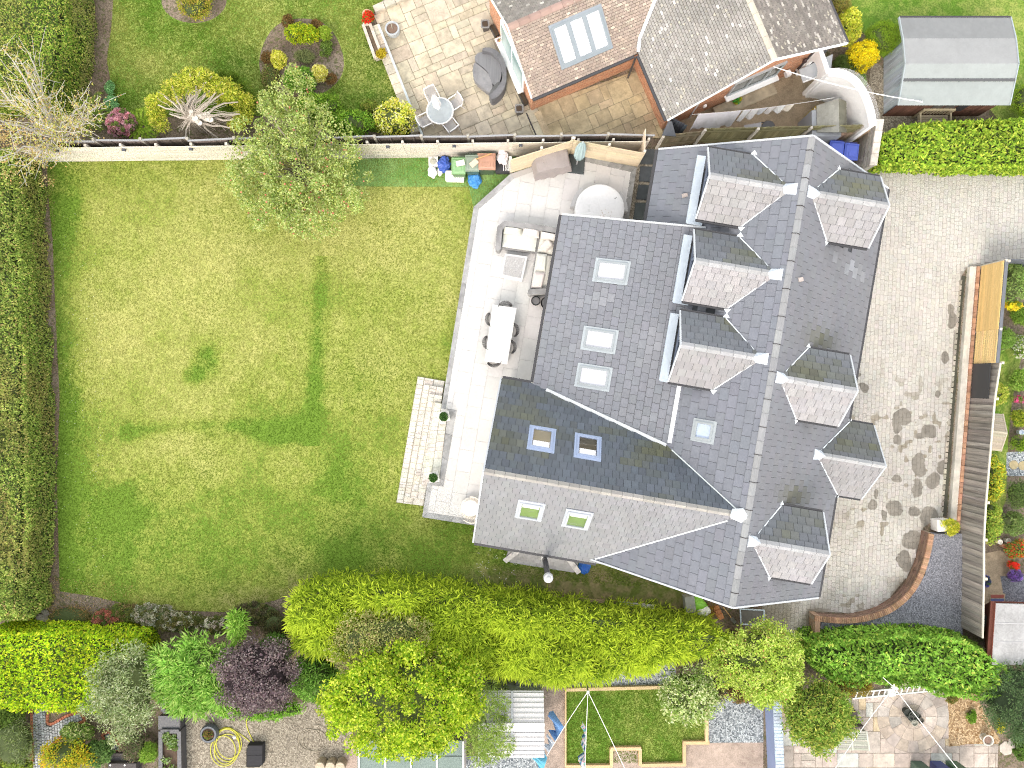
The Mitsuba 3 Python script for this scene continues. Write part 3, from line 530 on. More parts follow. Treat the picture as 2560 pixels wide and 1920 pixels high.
# dormers
def dormer(d, i, name, lab, seed, slw, slc, window=True, nridge=6):
    sc, sg, hw, zr, ze, t0 = d; k = (zr - ze) / hw; tin = (ZR - zr) / KM
    body = [(-hw + .16, ze - 1.6), (-hw + .16, ze + .08), (0, zr - .2), (hw - .16, ze + .08), (hw - .16, ze - 1.6)]
    part(house, name + '_wall', deck([(a + sc, z) for a, z in body], sg * .9, sg * (t0 - .28), False), (0.12, 0.13, 0.15) if name == 'dormer' else WALL)
    part(house, name + '_deck', deck([(a + sc, z) for a, z in gab(hw, zr, ze, .12)], sg * max(tin, .1), sg * t0, False), DECK)
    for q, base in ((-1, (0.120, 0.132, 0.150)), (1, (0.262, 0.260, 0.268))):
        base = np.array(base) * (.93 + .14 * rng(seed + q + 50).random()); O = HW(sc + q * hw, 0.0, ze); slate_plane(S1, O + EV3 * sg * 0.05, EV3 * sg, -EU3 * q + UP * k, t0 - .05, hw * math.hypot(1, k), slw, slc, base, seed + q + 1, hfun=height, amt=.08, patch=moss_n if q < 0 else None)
    ridge_caps(R1, HW(sc, sg * (tin + .12), zr), HW(sc, sg * t0, zr), 0.14, math.atan(k), nridge, RT, seed + 9)
    # white verge boards, lead saddle, valley strips, eaves gutter, window
    bar = [beam(HW(sc, sg * (t0 + .02), zr + .01), HW(sc + q * hw, sg * (t0 + .02), ze + .01), .05, .07) for q in (-1, 1)]
    part(house, 'verge_trim', cat(*bar), (0.50, 0.53, 0.56), 'satin')
    sd = HW(sc, sg * tin, zr)
    # lead saddle moulded over the end of the dormer ridge
    a, b, c2 = HW(sc - .20, sg * (tin - .12), ZR - KM * (tin - .12) + .02), HW(sc + .20, sg * (tin - .12), ZR - KM * (tin - .12) + .02), HW(sc, sg * (tin + .34), zr + .05)
    l, m = HW(sc - .17, sg * (tin + .22), zr - k * .17 + .05), HW(sc + .17, sg * (tin + .22), zr - k * .17 + .05)
    top = HW(sc, sg * (tin - .1), max(zr, ZR - KM * max(tin - .1, 0)) + .07)
    vv = np.array([a, b, m, c2, l, top]); vv2 = vv - [0, 0, .05]
    part(house, 'lead_saddle', tm(trimesh.convex.convex_hull(np.vstack([vv, vv2]))), (0.52, 0.58, 0.64), 'satin')
    strips = []
    te = (ZR - ze) / KM
    for q in (-1, 1):
        p0, p1 = HW(sc + q * .1, sg * (tin + .15), ZR - KM * (tin + .15) + .03), HW(sc + q * hw, sg * min(te, t0), ze + .035); strips.append(beam(p0, p1, .036, .03))
        e = HW(sc + q * (hw + .03), sg * te, ze); strips.append(tm(trimesh.convex.convex_hull(np.array([e + EU3 * q * .16 + UP * .03, e - EV3 * sg * .10 + UP * .10, e + EV3 * sg * .13 - UP * .03, e - UP * .06]))))
    [part(house, 'valley_lead', x, (0.66, 0.72, 0.76), 'satin') for x in strips]
    gut = [beam(HW(sc + q * (hw + .05), sg * te, ze - .05), HW(sc + q * (hw + .05), sg * t0, ze - .05), .08, .07) for q in (-1, 1)]
    [part(house, 'gutter', x, (0.035, 0.035, 0.04), 'satin') for x in gut]
    if window:
        tf = sg * (t0 - .28); zw = ze - .80
        w = part(house, 'window', cat(*[beam(HW(sc + a, tf + sg * .03, zw + .1), HW(sc + a, tf + sg * .03, ze - .02), .08, .07, EV3) for a in (-1.0, -.34, .34, 1.0)], beam(HW(sc - 1.05, tf + sg * .03, zw + .08), HW(sc + 1.05, tf + sg * .03, zw + .08), .09, .08), beam(HW(sc - 1.05, tf + sg * .03, ze - .05), HW(sc + 1.05, tf + sg * .03, ze - .05), .09, .08)), (0.16, 0.19, 0.25), 'satin')
        part(w, 'glass', beam(HW(sc - 1, tf + sg * .02, zw + .42), HW(sc + 1, tf + sg * .02, zw + .42), .02, .7, UP), (0.02, 0.03, 0.05), 'gloss')
        if sg < 0: part(w, 'sill', cat(beam(HW(sc - 1.22, sg * (t0 + .02), zw), HW(sc + 1.22, sg * (t0 + .02), zw), .30, .08), beam(HW(sc + 1.2, sg * (t0 - .4), zw + .01), HW(sc + 1.2, sg * (t0 + .14), zw + .01), .1, .08)), (0.50, 0.58, 0.66), 'satin')
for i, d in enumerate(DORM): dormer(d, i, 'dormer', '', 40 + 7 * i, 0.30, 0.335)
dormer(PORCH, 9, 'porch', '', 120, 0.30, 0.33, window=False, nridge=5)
pieces(house, 'slate', 'slates', S1[0], SLATEF, S1[1], 4, 'satin')
pieces(house, 'ridge_tile', 'ridge_tiles', R1[0], RIDGEF, R1[1], 4, 'rough', limit=300, top=4)
# fixing straps over the joints of the main ridge, verges, gutters, valleys
for i in range(1, 34, 2):
    c = HW(i * LEN / 34, 0, ZR + .055); part(house, 'ridge_clip', cat(beam(c, c + EV3 * .14 - UP * .115, .02, .02), beam(c, c - EV3 * .14 - UP * .115, .02, .02)), (0.05, 0.045, 0.045))
vt = [beam(HW(s, 0, ZR), HW(s, t, ZR - KM * abs(t)), .06, .10) for s in (-.02, LEN + .02) for t in (4.4, -4.4)]
vt += [beam(HW(12.71, -8.85, 6.1), HW(s, -8.85, 6.1 - KW * 3.15), .06, .10) for s in (9.56, 15.86)] + [beam(HW(3.02, -2.5, 4.2), HW(3.02, -7.6, 2.62), .06, .08)]
for m in vt: part(house, 'verge_trim', m, (0.50, 0.53, 0.56), 'satin')
for p, q in (((0, 4.46, 2.58), (8.95, 4.46, 2.58)), ((11.78, 4.46, 2.58), (LEN, 4.46, 2.58)), ((3.05, -7.67, 2.55), (9.5, -7.67, 2.55)), ((15.92, -8.8, 2.55), (15.92, -4.1, 2.55)), ((9.5, -8.8, 2.55), (9.5, -7.7, 2.55)), ((0, -4.47, 2.58), (3.0, -4.47, 2.58))):
    part(house, 'gutter', beam(HW(*p), HW(*q), .11, .09), (0.04, 0.04, 0.045), 'satin')
def crossing(f1, f2, t0, t1, s0, s1):
    """the valley line where two roofs meet, sampled in t"""
    out = []
    for t in np.linspace(t0, t1, 12):
        ss = np.linspace(s0, s1, 1500); d = f1(ss, np.full(1500, t)) - f2(ss, np.full(1500, t)); k = np.where(np.diff(np.sign(d)) != 0)[0]
        if len(k): out.append(HW(ss[k[0]], t, f1(ss[k[0]:k[0] + 1], np.array([t]))[0] + .04))
    return np.array(out)
v1 = crossing(wing_r, ext_r, -7.55, -2.6, 9.6, 12.6); part(house, 'valley_lead', cat(*[beam(a, b, .17, .03) for a, b in zip(v1[:-1], v1[1:])]), (0.52, 0.55, 0.56), 'satin', label='wide pale lead valley')
v2 = crossing(wing_r, main_r, -2.4, -.15, 9.6, 12.68); part(house, 'valley_lead', cat(*[beam(a, b, .04, .03) for a, b in zip(v2[:-1], v2[1:])]), (0.55, 0.6, 0.6), 'satin')
v3 = crossing(wing_r, main_r, -4.2, -.15, 12.75, 15.8); part(house, 'valley_lead', cat(*[beam(a, b, .045, .03) for a, b in zip(v3[:-1], v3[1:])]), (0.62, 0.66, 0.68), 'satin')
part(house, 'lead_flashing', beam(HW(8.72, -2.5, 4.23), HW(10.83, -2.5, 4.23), .16, .03), (0.70, 0.73, 0.74), 'satin', label='pale lead strip where the two roof pitches meet')
sd = HW(12.71, -.08, 6.2); part(house, 'lead_saddle', tm(trimesh.convex.convex_hull(np.array([sd + EU3 * .24 - EV3 * .1 - UP * .10, sd - EU3 * .24 - EV3 * .1 - UP * .10, sd + EU3 * .2 + EV3 * .12 - UP * .06, sd - EU3 * .2 + EV3 * .12 - UP * .06, sd + UP * .055, sd - EV3 * .5 - UP * .01, sd - EV3 * .42 + EU3 * .16 - UP * .17, sd - EV3 * .42 - EU3 * .16 - UP * .17]))), (0.60, 0.66, 0.70), 'satin')
# roof windows
def roof_window(parent, O, ea, eb, cx, w, h, pale=True, blind=0.4, frame=(0.50, 0.55, 0.62), flash=None):
    """on the roof plane through O; cx the centre point on it; w along ea, h along eb"""
    ea, eb = unit(ea), unit(eb); n = unit(np.cross(ea, eb)); n = n if n[2] > 0 else -n; c = cx + n * .02
    P = lambda a, b, k: c + ea * a + eb * b + n * k
    def ring(w, h, t, k0, k1):
        return cat(*[hexa(np.array([P(*p, k0) for p in q]), np.array([P(*p, k1) for p in q])) for q in ([(-w, -h), (w, -h), (w, -h + t), (-w, -h + t)], [(-w, h - t), (w, h - t), (w, h), (-w, h)], [(-w, -h + t), (-w + t, -h + t), (-w + t, h - t), (-w, h - t)], [(w - t, -h + t), (w, -h + t), (w, h - t), (w - t, h - t)])])
    win = part(parent, 'roof_window', ring(w / 2, h / 2, .075, 0, .075), frame, 'satin')
    part(win, 'flashing', ring(w / 2 + .09, h / 2 + .10, .10, 0, .028), tuple(np.array(frame) * (1.05 if flash is None else flash)), 'satin')
    if blind: q = [(-w / 2 + .1, h / 2 - .1 - (h - .2) * blind), (w / 2 - .1, h / 2 - .1 - (h - .2) * blind), (w / 2 - .1, h / 2 - .1), (-w / 2 + .1, h / 2 - .1)]
    if blind: part(win, 'blind', hexa(np.array([P(*p, .015) for p in q]), np.array([P(*p, .022) for p in q])), (0.80, 0.81, 0.84))
    q = [(-w / 2 + .07, -h / 2 + .07), (w / 2 - .07, -h / 2 + .07), (w / 2 - .07, h / 2 - .07), (-w / 2 + .07, h / 2 - .07)]
    part(win, 'room', hexa(np.array([P(*p, .0) for p in q]), np.array([P(*p, .008) for p in q])), (0.80, 0.80, 0.84) if pale is True else pale)
    v = np.array([P(*p, .05) for p in q]); scene[numbered(win + '__pane')] = mikit.ply((v, np.array([[0, 1, 2], [0, 2, 3]])), 'pane')
    return win
def on_plane(px, py, fn):
    """the roof point seen at a pixel: fn(s, t) gives the height"""
    z = 3.0
    for _ in range(40):
        p = S(px, py, z); d = p[:2] - A0; z = 0.5 * z + 0.5 * float(fn(np.array([d @ EU]), np.array([d @ EV]))[0])
    return S(px, py, z)
eA, eB = EU3, EV3 + UP * .308
for px, py in ((1529, 679), (1499, 850), (1484, 943)): roof_window(house, None, eA, eB, on_plane(px, py, ext_r), 0.72, 1.12, (.52, .53, .58), 0, (0.27, 0.305, 0.33), 1.2)
roof_window(house, None, EU3, EV3 + UP * KM, on_plane(1760, 1078, main_r), 0.62, 0.66, (0.42, 0.50, 0.64), 0, (0.30, 0.335, 0.35))
for px, py, rm in ((1354, 1099, (0.25, 0.22, 0.15)), (1469, 1119, (0.06, 0.055, 0.04))): roof_window(house, None, EV3, EU3 + UP * KW, on_plane(px, py, wing_r), 0.78, 0.98, rm, .35, (0.30, 0.37, 0.52))
for px, py in ((1325, 1275), (1443, 1297)): roof_window(house, None, EV3, -EU3 + UP * KW, on_plane(px, py, wing_r), 0.78, 0.98, (0.17, 0.25, 0.10), .28, (0.40, 0.43, 0.47), 1.0)
# two little roof vents on the front slope and one on the north slope
for px, py, fn in ((1999, 699, main_r), (1712, 489, main_r)):
    p = on_plane(px, py, fn); part(house, 'roof_vent', box(p - UP * .02, (.2, .15, .14), 10, .8), (0.40, 0.36, 0.34))
# black flue by the south eaves
fl = S(1371, 1446, 5.0)[:2]
f_ = part(house, 'flue', tube([[*fl, .4], [*fl, 4.86]], .105, 14), (0.03, 0.03, 0.035), 'satin', smooth=40)
part(f_, 'cowl', lathe([(.10, 4.80), (.17, 4.84), (.17, 4.98), (.15, 5.02), (.07, 5.04), (.07, 5.10), (0.001, 5.11)], (*fl, 0), 20), (0.42, 0.43, 0.44), 'satin', smooth=35)
part(f_, 'bracket', cat(beam([*fl, 2.3], [fl[0], fl[1] + .5, 2.3], .25, .06), beam([fl[0] - .2, fl[1] + .25, 1.3], [fl[0] - .2, fl[1] + .25, 2.3], .3, .05)), (0.7, 0.7, 0.7), 'satin')
# hipped slate roof of the bay below the south eaves
bz = 1.95
q = [S(1262, 1403, 1.55), S(1447, 1432, 1.55), S(1420, 1395, 2.15), S(1296, 1376, 2.15)]
bb = np.array([q[0], q[1], q[2], q[3]]); bay = part(house, 'bay_roof', cat(hexa(bb - [0, 0, .1], bb), hexa(np.array([q[1], q[2] + [.35, .05, 0], q[2], q[2]]) - [0, 0, .1], np.array([q[1], q[2] + [.35, .05, -.55], q[2], q[2]])), hexa(np.array([q[0], q[3], q[3], q[3] + [-.35, .05, 0]]) - [0, 0, .1], np.array([q[0], q[3], q[3], q[3] + [-.35, .05, -.55]]))), (0.20, 0.20, 0.205), grain=4)
part(bay, 'hip_tile', beam(q[0], q[3], .2, .05), (0.36, 0.35, 0.34), grain=3); part(bay, 'hip_tile', beam(q[1], q[2], .2, .05), (0.36, 0.35, 0.34), grain=3)
St = ([], []); e1 = unit(q[1] - q[0]); slate_plane(St, q[0] + e1 * .2, e1, (q[2] - e1 * np.dot(q[2] - q[1], e1) - q[1]), np.linalg.norm(q[1] - q[0]) - .4, .75, .26, .25, (0.22, 0.22, 0.225), 77, clip=lambda p: Polygon([a[:2] for a in q]).buffer(.02).contains(Point(p[:2])))
pieces(bay, 'slate', 'slates', St[0], SLATEF, St[1], 4, 'satin')
part(house, 'bay_wall', extrude([S(1275, 1392, 1.5)[:2], S(1440, 1418, 1.5)[:2], S(1440, 1390, 1.5)[:2], S(1275, 1365, 1.5)[:2]], 0, 1.5), WALL)

# ================================================================== THE PATIO AND ITS STEPS
PZ = 0.44
PEDGE = [(1276, 434), (1184, 517), (1103, 1022), (1121, 1023), (1098, 1202), (1069, 1203), (1055.5, 1293), (1200, 1316)]
PIN = [(1286, 446), (1197, 523), (1115, 1021), (1142, 1025), (1109, 1216.5), (1080, 1213.6), (1069, 1281), (1200, 1301)]
PATIO = Polygon(SL(PEDGE + [(1300, 1310), (1340, 960), (1430, 560), (1570, 560), (1590, 412), (1425, 384)], PZ))
struct('patio', extrude(PATIO, 0, PZ - 0.035), (0.42, 0.41, 0.40), label='raised pale patio with grey border behind the slate house')
PIN_ALL = Polygon(SL(PIN + [(1300, 1305), (1340, 960), (1430, 560), (1562, 560), (1578, 424), (1422, 396)], PZ))
def tile_grid(poly, O, ang, w, h, bond, gap, r):
    a = math.radians(ang); ex, ey = np.array([math.cos(a), math.sin(a)]), np.array([-math.sin(a), math.cos(a)]); O = np.asarray(O)[:2]; out = []
    for j in range(-40, 41):
        for i in range(-40, 41):
            o = (bond * (j % 2)) * w; b = [O + ex * (i * w + o + u) + ey * (j * h + v) for u, v in ((gap, gap), (w - gap, gap), (w - gap, h - gap), (gap, h - gap))]
            q = Polygon(b)
            if not q.intersects(poly): continue
            if poly.contains(q): out.append(np.array(b)); continue
            c = q.intersection(poly)
            for g in getattr(c, 'geoms', [c]):
                if g.geom_type == 'Polygon' and g.area > 0.01:
                    out.append(np.array(g.exterior.coords)[:-1])
    return out
def place_tiles(root, name, plural, Q, z0, z1, bev, cols, grain, bsdf='rough', limit=300):
    quads = [i for i, q in enumerate(Q) if len(q) == 4]; cols = np.asarray(cols)
    if quads:
        V, F = quads_top([Q[i] for i in quads], z0, z1, bev); pieces(root, name, plural, V, F, cols[quads], grain, bsdf, limit)
    for i, q in enumerate(Q):
        if len(q) != 4: part(root, name, extrude(q, z0, z1), cols[i], bsdf, grain)
r = rng(50)
Q = tile_grid(PIN_ALL, S(1150, 900, PZ), 80.3, 0.9, 0.6, 0.5, 0.004, r)
place_tiles('patio', 'tile', 'tiles', Q, PZ - .03, PZ, .003, tint(r, len(Q), (0.54, 0.537, 0.53), .03, .008), 0, 'rough')
# grey border stones along the edge
def border(root, outer, inner, z0, z1, step, base, seed, name='border_stone'):
    r = rng(seed)
    for (a, b), (c, d) in zip(zip(outer[:-1], outer[1:]), zip(inner[:-1], inner[1:])):
        a, b, c, d = [S(*p, z1)[:2] for p in (a, b, c, d)]; n = max(1, int(round(np.linalg.norm(b - a) / step)))
        for i in range(n):
            u, v = i / n, (i + 1) / n; e = .006 / max(np.linalg.norm(b - a), .1)
            part(root, name, quadbox([a + (b - a) * (u + e), a + (b - a) * (v - e), c + (d - c) * (v - e), c + (d - c) * (u + e)], z0, z1, .008), np.array(base) * (.85 + .3 * r.random()), grain=3)
border('patio', PEDGE, PIN, PZ - .03, PZ + .004, 1.0, (0.30, 0.305, 0.31), 51)
border('patio', [(1330, 412), (1425, 384), (1592, 418), (1570, 560)], [(1338, 424), (1424, 396), (1577, 430), (1556, 560)], PZ - .03, PZ + .004, .6, (0.27, 0.27, 0.265), 52)
# steps
LV = [([(1044, 941), (1112, 952.6), (1058.4, 1265), (990.4, 1256.4)], .11), ([(1060, 961), (1109, 969), (1061, 1249), (1010.6, 1243)], .22), ([(1073, 984.5), (1106, 989), (1064, 1232), (1032, 1227.5)], .33), ([(1087, 1006), (1121, 1012), (1098, 1206), (1052.6, 1214.5)], .44)]
struct('steps', cat(*[extrude(SL(q, z), 0 if i == 0 else z - .11, z - .035) for i, (q, z) in enumerate(LV)]), (0.34, 0.32, 0.27), grain=3, label='four wide stone steps from the lawn up to the patio')
r = rng(53); BQ = {}
for i, (q, z) in enumerate(LV):
    q = SL(q, z); tl, tr, br, bl = q
    for j, (w0, w1) in enumerate(((0, .25), (.25, .6), (.6, 1.0)) if i == 0 else ((0, .30), (.30, .65), (.65, 1.0)) if i == 1 else ((0, .40), (.40, 1.0), (1, 1.0)) if i == 2 else ((0, .5), (.5, 1.0), (1, 1.0))):
        if w1 - w0 < .1: continue
        n = 30 - 5 * i
        if i < 3 and j == 2: n = 12
        u = 0
        while u < 1:
            l = (0.5 + r.random()) / n * 1.1; v = min(1, u + l); L = lambda a, b: (tl + (bl - tl) * a) * (1 - b) + (tr + (br - tr) * a) * b
            e = .0008; part('steps', 'block', quadbox([L(u + e, w0 + .012), L(u + e, w1 - .012), L(v - e, w1 - .012), L(v - e, w0 + .012)], z - .06, z, .012), tint(r, 1, (0.54, 0.52, 0.46), .06)[0], grain=3); u = v
# planters with clipped box balls on the top step
for px, py, lab in ((1109, 1043, 'small clipped box ball in white square planter at upper end of steps'), (1083, 1193, 'small clipped box ball in white square planter at lower end of steps')):
    c = S(px + 4, py - 3, PZ); t = thing('box_planter', lab, 'planter', 'clipped box balls by the steps'); part(t, 'pot', cat(box(c, (.36, .36, .38), 10, 1.1), box(c + [0, 0, .38], (.42, .42, .03), 10)), (0.66, 0.65, 0.62), 'satin')
    rr = rng(int(px)); C = on_shell(rr, 60, c + [0, 0, .55], (.14, .14, .14), -.4, .1, .05); m, cc = clumps(rr, C, .06, 26, (.045, .026), [(0.05, 0.12, 0.03), (0.09, 0.17, 0.05), (0.03, 0.07, 0.02)]); part(t, 'foliage', m, cc, 'leaf'); part(t, 'branches', ball(c + [0, 0, .55], .13), (.02, .04, .012))

# ================================================================== FENCES
TIM = (0.56, 0.46, 0.30); TIM2 = (0.58, 0.545, 0.48)
def board_fence(name, label, p, q, zb, zt, nb, panel, col, seed, posts=True, horizontal=True, grain=1, out=None, tilt=0, ply='board', group=None):
    """fence from p to q (points in metres); boards are parts"""
    r = rng(seed); p, q = np.asarray(p[:2], float), np.asarray(q[:2], float); d = q - p; L = np.linalg.norm(d); u = d / L; n = np.array([-u[1], u[0]]) if out is None else unit(out)
    t = thing(name, label, 'fence', group); k = max(1, int(round(L / panel)))
    if horizontal:
        h = (zt - zb) / nb
        for i in range(k):
            a, b = p + d * i / k + u * .004, p + d * (i + 1) / k - u * .004
            for j in range(nb):
                o = -n * .004 * r.random(); part(t, ply, beam(np.r_[a + o, zb + h * (j + .5)], np.r_[b + o, zb + h * (j + .5)], .022, h - .009), tint(r, 1, col, .09, .03)[0], 'rough', grain)
    else:
        w = L / nb
        for j in range(nb):
            a, b = p + u * (j * w + .004), p + u * ((j + 1) * w - .004); o = n * (.012 * (j % 2)); dz = .015 * r.random()
            part(t, ply, beam(np.r_[(a + b) / 2 + o, zb], np.r_[(a + b) / 2 + o, zt - dz], w * 1.06, .02, np.r_[n, 0]), tint(r, 1, col, .22, .03)[0], 'rough', grain)
        for z in (zb + .4, zt - .25): part(t, 'rail', beam(np.r_[p + n * .05, z], np.r_[q + n * .05, z], .05, .08), np.array(col) * .8, 'rough', 1)
    if posts:
        for i in range(k + 1):
            c = p + d * i / k + n * .075; part(t, 'post', box(np.r_[c, 0], (.09, .09, zt + .05), math.degrees(math.atan2(u[1], u[0]))), np.array(TIM2) * (.8 + .3 * r.random()), 'rough', 7)
    return t
fa, fb = S(110, 404.5), S(1602, 388)
FN = board_fence('timber_fence', 'long pale new timber fence along the top of the large lawn', fa, fb, .03, 1.72, 13, 1.42, TIM2, 60, out=(0, 1))
for px, py, lab in ((140, 375, 'leftmost small dark light on the pale fence, below the dry branches'), (308, 374, 'small dark light on the pale fence below the pink hydrangea'), (476, 373.5, 'small dark light on the pale fence below the cut back conifer'), (969, 366, 'small dark light on the pale fence below the cream variegated shrub'), (1135, 366, 'small dark light on the pale fence above the green bins'), (1302, 364, 'rightmost small dark light on the pale fence, beside the patio screen')):
    c = S(px, py, 1.58); y = np.interp(c[0], [fa[0], fb[0]], [fa[1], fb[1]])
    t = thing('fence_light', lab, 'light', 'lights along the pale fence'); part(t, 'housing', box([c[0], y - .06, 1.50], (.15, .09, .10), 0, .8), (0.07, 0.075, 0.10), 'satin'); part(t, 'lens', box([c[0], y - .112, 1.505], (.1, .012, .04)), (.5, .5, .45), 'gloss')
# old dark fence behind it, in sagging panels
r = rng(61); OF = thing('panel_fence', 'old dark panel fence right behind the pale timber fence', 'fence'); yo = lambda x: np.interp(x, [fa[0], fb[0]], [fa[1], fb[1]]) + .26
xs = np.linspace(-18.2, 5.6, 14)
for i, (a, b) in enumerate(zip(xs[:-1], xs[1:])):
    o0, o1 = r.normal() * .04, r.normal() * .04
    for j in range(11):
        z = .12 + j * .145; part(OF, 'board', beam([a + .05, yo(a) + o0, z], [b - .05, yo(b) + o1, z], .02, .15), tint(r, 1, (0.15, 0.13, 0.115), .25)[0], 'rough', 1)
    part(OF, 'cap', beam([a, yo(a) + o0, 1.74 + .04 * r.random()], [b, yo(b) + o1, 1.74], .06, .05), (0.30, 0.31, 0.33), 'rough', 1)
    for k in range(4): x = a + (b - a) * (k + .3) / 4; part(OF, 'batten', beam([x, yo(x) - .03, .1], [x, yo(x) - .03, 1.7], .04, .03, (0, 1, 0)), (0.12, 0.10, 0.09), 'rough', 7)
    part(OF, 'post', box([a, yo(a) + .01, 0], (.10, .10, 1.86)), (0.36, 0.34, 0.30), 'rough', 7)
# angled pale fence round the corner of the patio
p0, p1, p2 = S(1278, 431, PZ), S(1425, 385, PZ), S(1592, 416, PZ)
board_fence('screen_fence', 'pale timber screen along the diagonal patio corner, left half behind the covered furniture', p0, p1, PZ, 2.12, 13, 1.3, (0.60, 0.51, 0.36), 62, out=unit(np.array([p1[1] - p0[1], p0[0] - p1[0]])) * -1)
board_fence('screen_fence', 'pale timber screen behind the parasol, right half of the patio corner', p1 + [.01, 0, 0], p2, PZ, 2.12, 13, 1.5, (0.60, 0.51, 0.36), 63, out=(.2, 1))
board_fence('screen_fence', 'short pale return panel joining the patio screen to the back fence', p2 + [.02, .0, 0], p2 + [.05, .95, 0], PZ - .3, 2.12, 13, .95, (0.62, 0.52, 0.40), 64, posts=False, out=(1, 0))
# mossy board fence north of the house
m0, m1, m2 = S(1640, 368), S(1735, 358), S(2110, 349)
board_fence('mossy_fence', 'greenish mossy upright board fence between the slate house and the neighbour yard', m1, m2, .05, 1.72, 52, 1.9, (0.26, 0.24, 0.13), 65, horizontal=False, grain=7, out=(0, -1))
board_fence('mossy_fence', 'short weathered upright board fence at the dark gate', m0, m1, .05, 1.45, 15, 1.7, (0.28, 0.24, 0.16), 66, horizontal=False, grain=7, out=(0, -1))
# right boundary: retaining wall, new larch panel, black panel, grey board fence
RW = [S(2443, 668), S(2423, 910), S(2417, 995), S(2391, 1328)]
t = thing('low_wall', 'low rendered wall with red brick top below the fence beside the driveway', 'wall')
ins = lambda P, k: [p - np.array([k, 0, 0]) for p in P]
for i in range(3):
    a, b = RW[i], RW[i + 1]; part(t, 'render', extrude([(a[0] - .42, a[1]), (a[0] - .16, a[1]), (b[0] - .16, b[1]), (b[0] - .42, b[1])], 0, .20), (0.50, 0.48, 0.43), grain=3)
r = rng(67)
for i in range(3):
    a, b = RW[i], RW[i + 1]; n = int(np.linalg.norm(b - a) / .225)
    for j in range(n):
        u, v = a + (b - a) * (j + .03) / n, a + (b - a) * (j + .97) / n; part(t, 'brick', quadbox([u[:2] - [.16, 0], u[:2] - [.035, 0], v[:2] - [.035, 0], v[:2] - [.16, 0]], .1, .27, .008), tint(r, 1, (0.40, 0.23, 0.155), .25)[0], grain=3)
LF = board_fence('larch_fence', 'new yellow timber fence of horizontal boards with open slats at its lower end', RW[0], RW[1] + (RW[0] - RW[1]) * .33, .28, 1.62, 11, 2.8, (0.66, 0.47, 0.20), 68, out=(1, 0), grain=2)
r = rng(69)
for j in range(11):
    z = .28 + 1.34 / 11 * (j + .5); part(LF, 'slat', beam(np.r_[(RW[1] + (RW[0] - RW[1]) * .33)[:2], z], np.r_[RW[1][:2], z], .022, .082), tint(r, 1, (0.66, 0.49, 0.23), .1)[0], grain=2)
part(LF, 'cap', beam(np.r_[RW[0][:2] + [.08, 0], 1.64], np.r_[RW[1][:2] + [.08, 0], 1.60], .13, .05), (0.12, 0.13, 0.15), 'satin')
w0, w1 = RW[0], RW[0] + np.array([3.2, -.10, 0])
t = board_fence('dark_fence', 'dark grey fence top running right from the corner of the yellow fence', w0 + [.15, .05, 0], w1, .1, 1.66, 10, 1.6, (0.10, 0.11, 0.13), 70, out=(0, -1))
t = solo('fence_panel_sheet', cat(beam(np.r_[RW[1][:2] + [-.03, 0], .85], np.r_[RW[2][:2] + [-.03, 0], .85], .04, 1.05)), (0.035, 0.037, 0.042), 'flat black panel between the yellow slats and the grey fence', 'panel', 'satin')
r = rng(71); G0 = RW[1] + [.12, 0, 0]; GF = thing('grey_fence', 'long weathered grey upright board fence right of the driveway', 'fence')
pts = [G0, RW[2], S(2396, 1240), RW[3], S(2391, 1420), S(2388, 1560)]
for a, b in zip(pts[:-1], pts[1:]):
    n = int(np.linalg.norm(b - a) / .125); u = unit(b - a)
    for j in range(n):
        c = a + (b - a) * (j + .5) / n; w = np.linalg.norm(b - a) / n
        part(GF, 'board', beam(c + [.02 * (j % 2), 0, .18], c + [.02 * (j % 2) + .02, 0, 1.60 + .02 * r.random()], w * 1.05, .02, (1, 0, 0)), tint(r, 1, (0.27, 0.25, 0.225), .32, .02)[0], grain=7)
    part(GF, 'capping', beam(a + [.05, 0, 1.65], b + [.05, 0, 1.65], .07, .04), (0.55, 0.53, 0.46), grain=2)
    part(GF, 'post', box(a + [.12, 0, 0], (.10, .10, 1.7)), (0.55, 0.5, 0.42), grain=7)

# ---- curved brick wall of the slate bed
arc = spline([S(2022, 1528), S(2080, 1534), S(2135, 1531), S(2190, 1515), S(2232, 1488), S(2265, 1448), S(2288, 1392), S(2302, 1325)], 9)
CW = thing('brick_wall', 'low curved red brick wall round the slate chip bed', 'wall'); r = rng(72)
nrm = np.gradient(arc, axis=0); nrm = np.c_[nrm[:, 1], -nrm[:, 0]]; nrm /= np.linalg.norm(nrm, axis=1, keepdims=True)
L = np.r_[0, np.cumsum(np.linalg.norm(np.diff(arc, axis=0), axis=1))]
def at_arc(s, o): return np.array([np.interp(s, L, arc[:, 0]) + o * np.interp(s, L, nrm[:, 0]), np.interp(s, L, arc[:, 1]) + o * np.interp(s, L, nrm[:, 1])])
part(CW, 'core', extrude([at_arc(s, .03) for s in np.linspace(0, L[-1], 50)] + [at_arc(s, .19) for s in np.linspace(L[-1], 0, 50)], 0, .54), (0.30, 0.25, 0.20))
bricks = []; 
for c in range(8):
    s = 0.1 * (c % 2)
    while s < L[-1] - .05:
        e = min(s + .215, L[-1]); bricks.append(quadbox([at_arc(s, 0), at_arc(e, 0), at_arc(e, .1), at_arc(s, .1)], .01 + c * .069, .072 + c * .069)); s += .225
V = np.array([b[0] for b in bricks]); pieces(CW, 'brick', 'bricks', V, bricks[0][1], tint(r, len(V), (0.22, 0.145, 0.11), .25, .05), 3, limit=150)
s = 0; cop = []
while s < L[-1] - .04: cop.append(quadbox([at_arc(s + .004, -.015), at_arc(s + .070, -.015), at_arc(s + .070, .205), at_arc(s + .004, .205)], .555, .63, .008)); s += .075
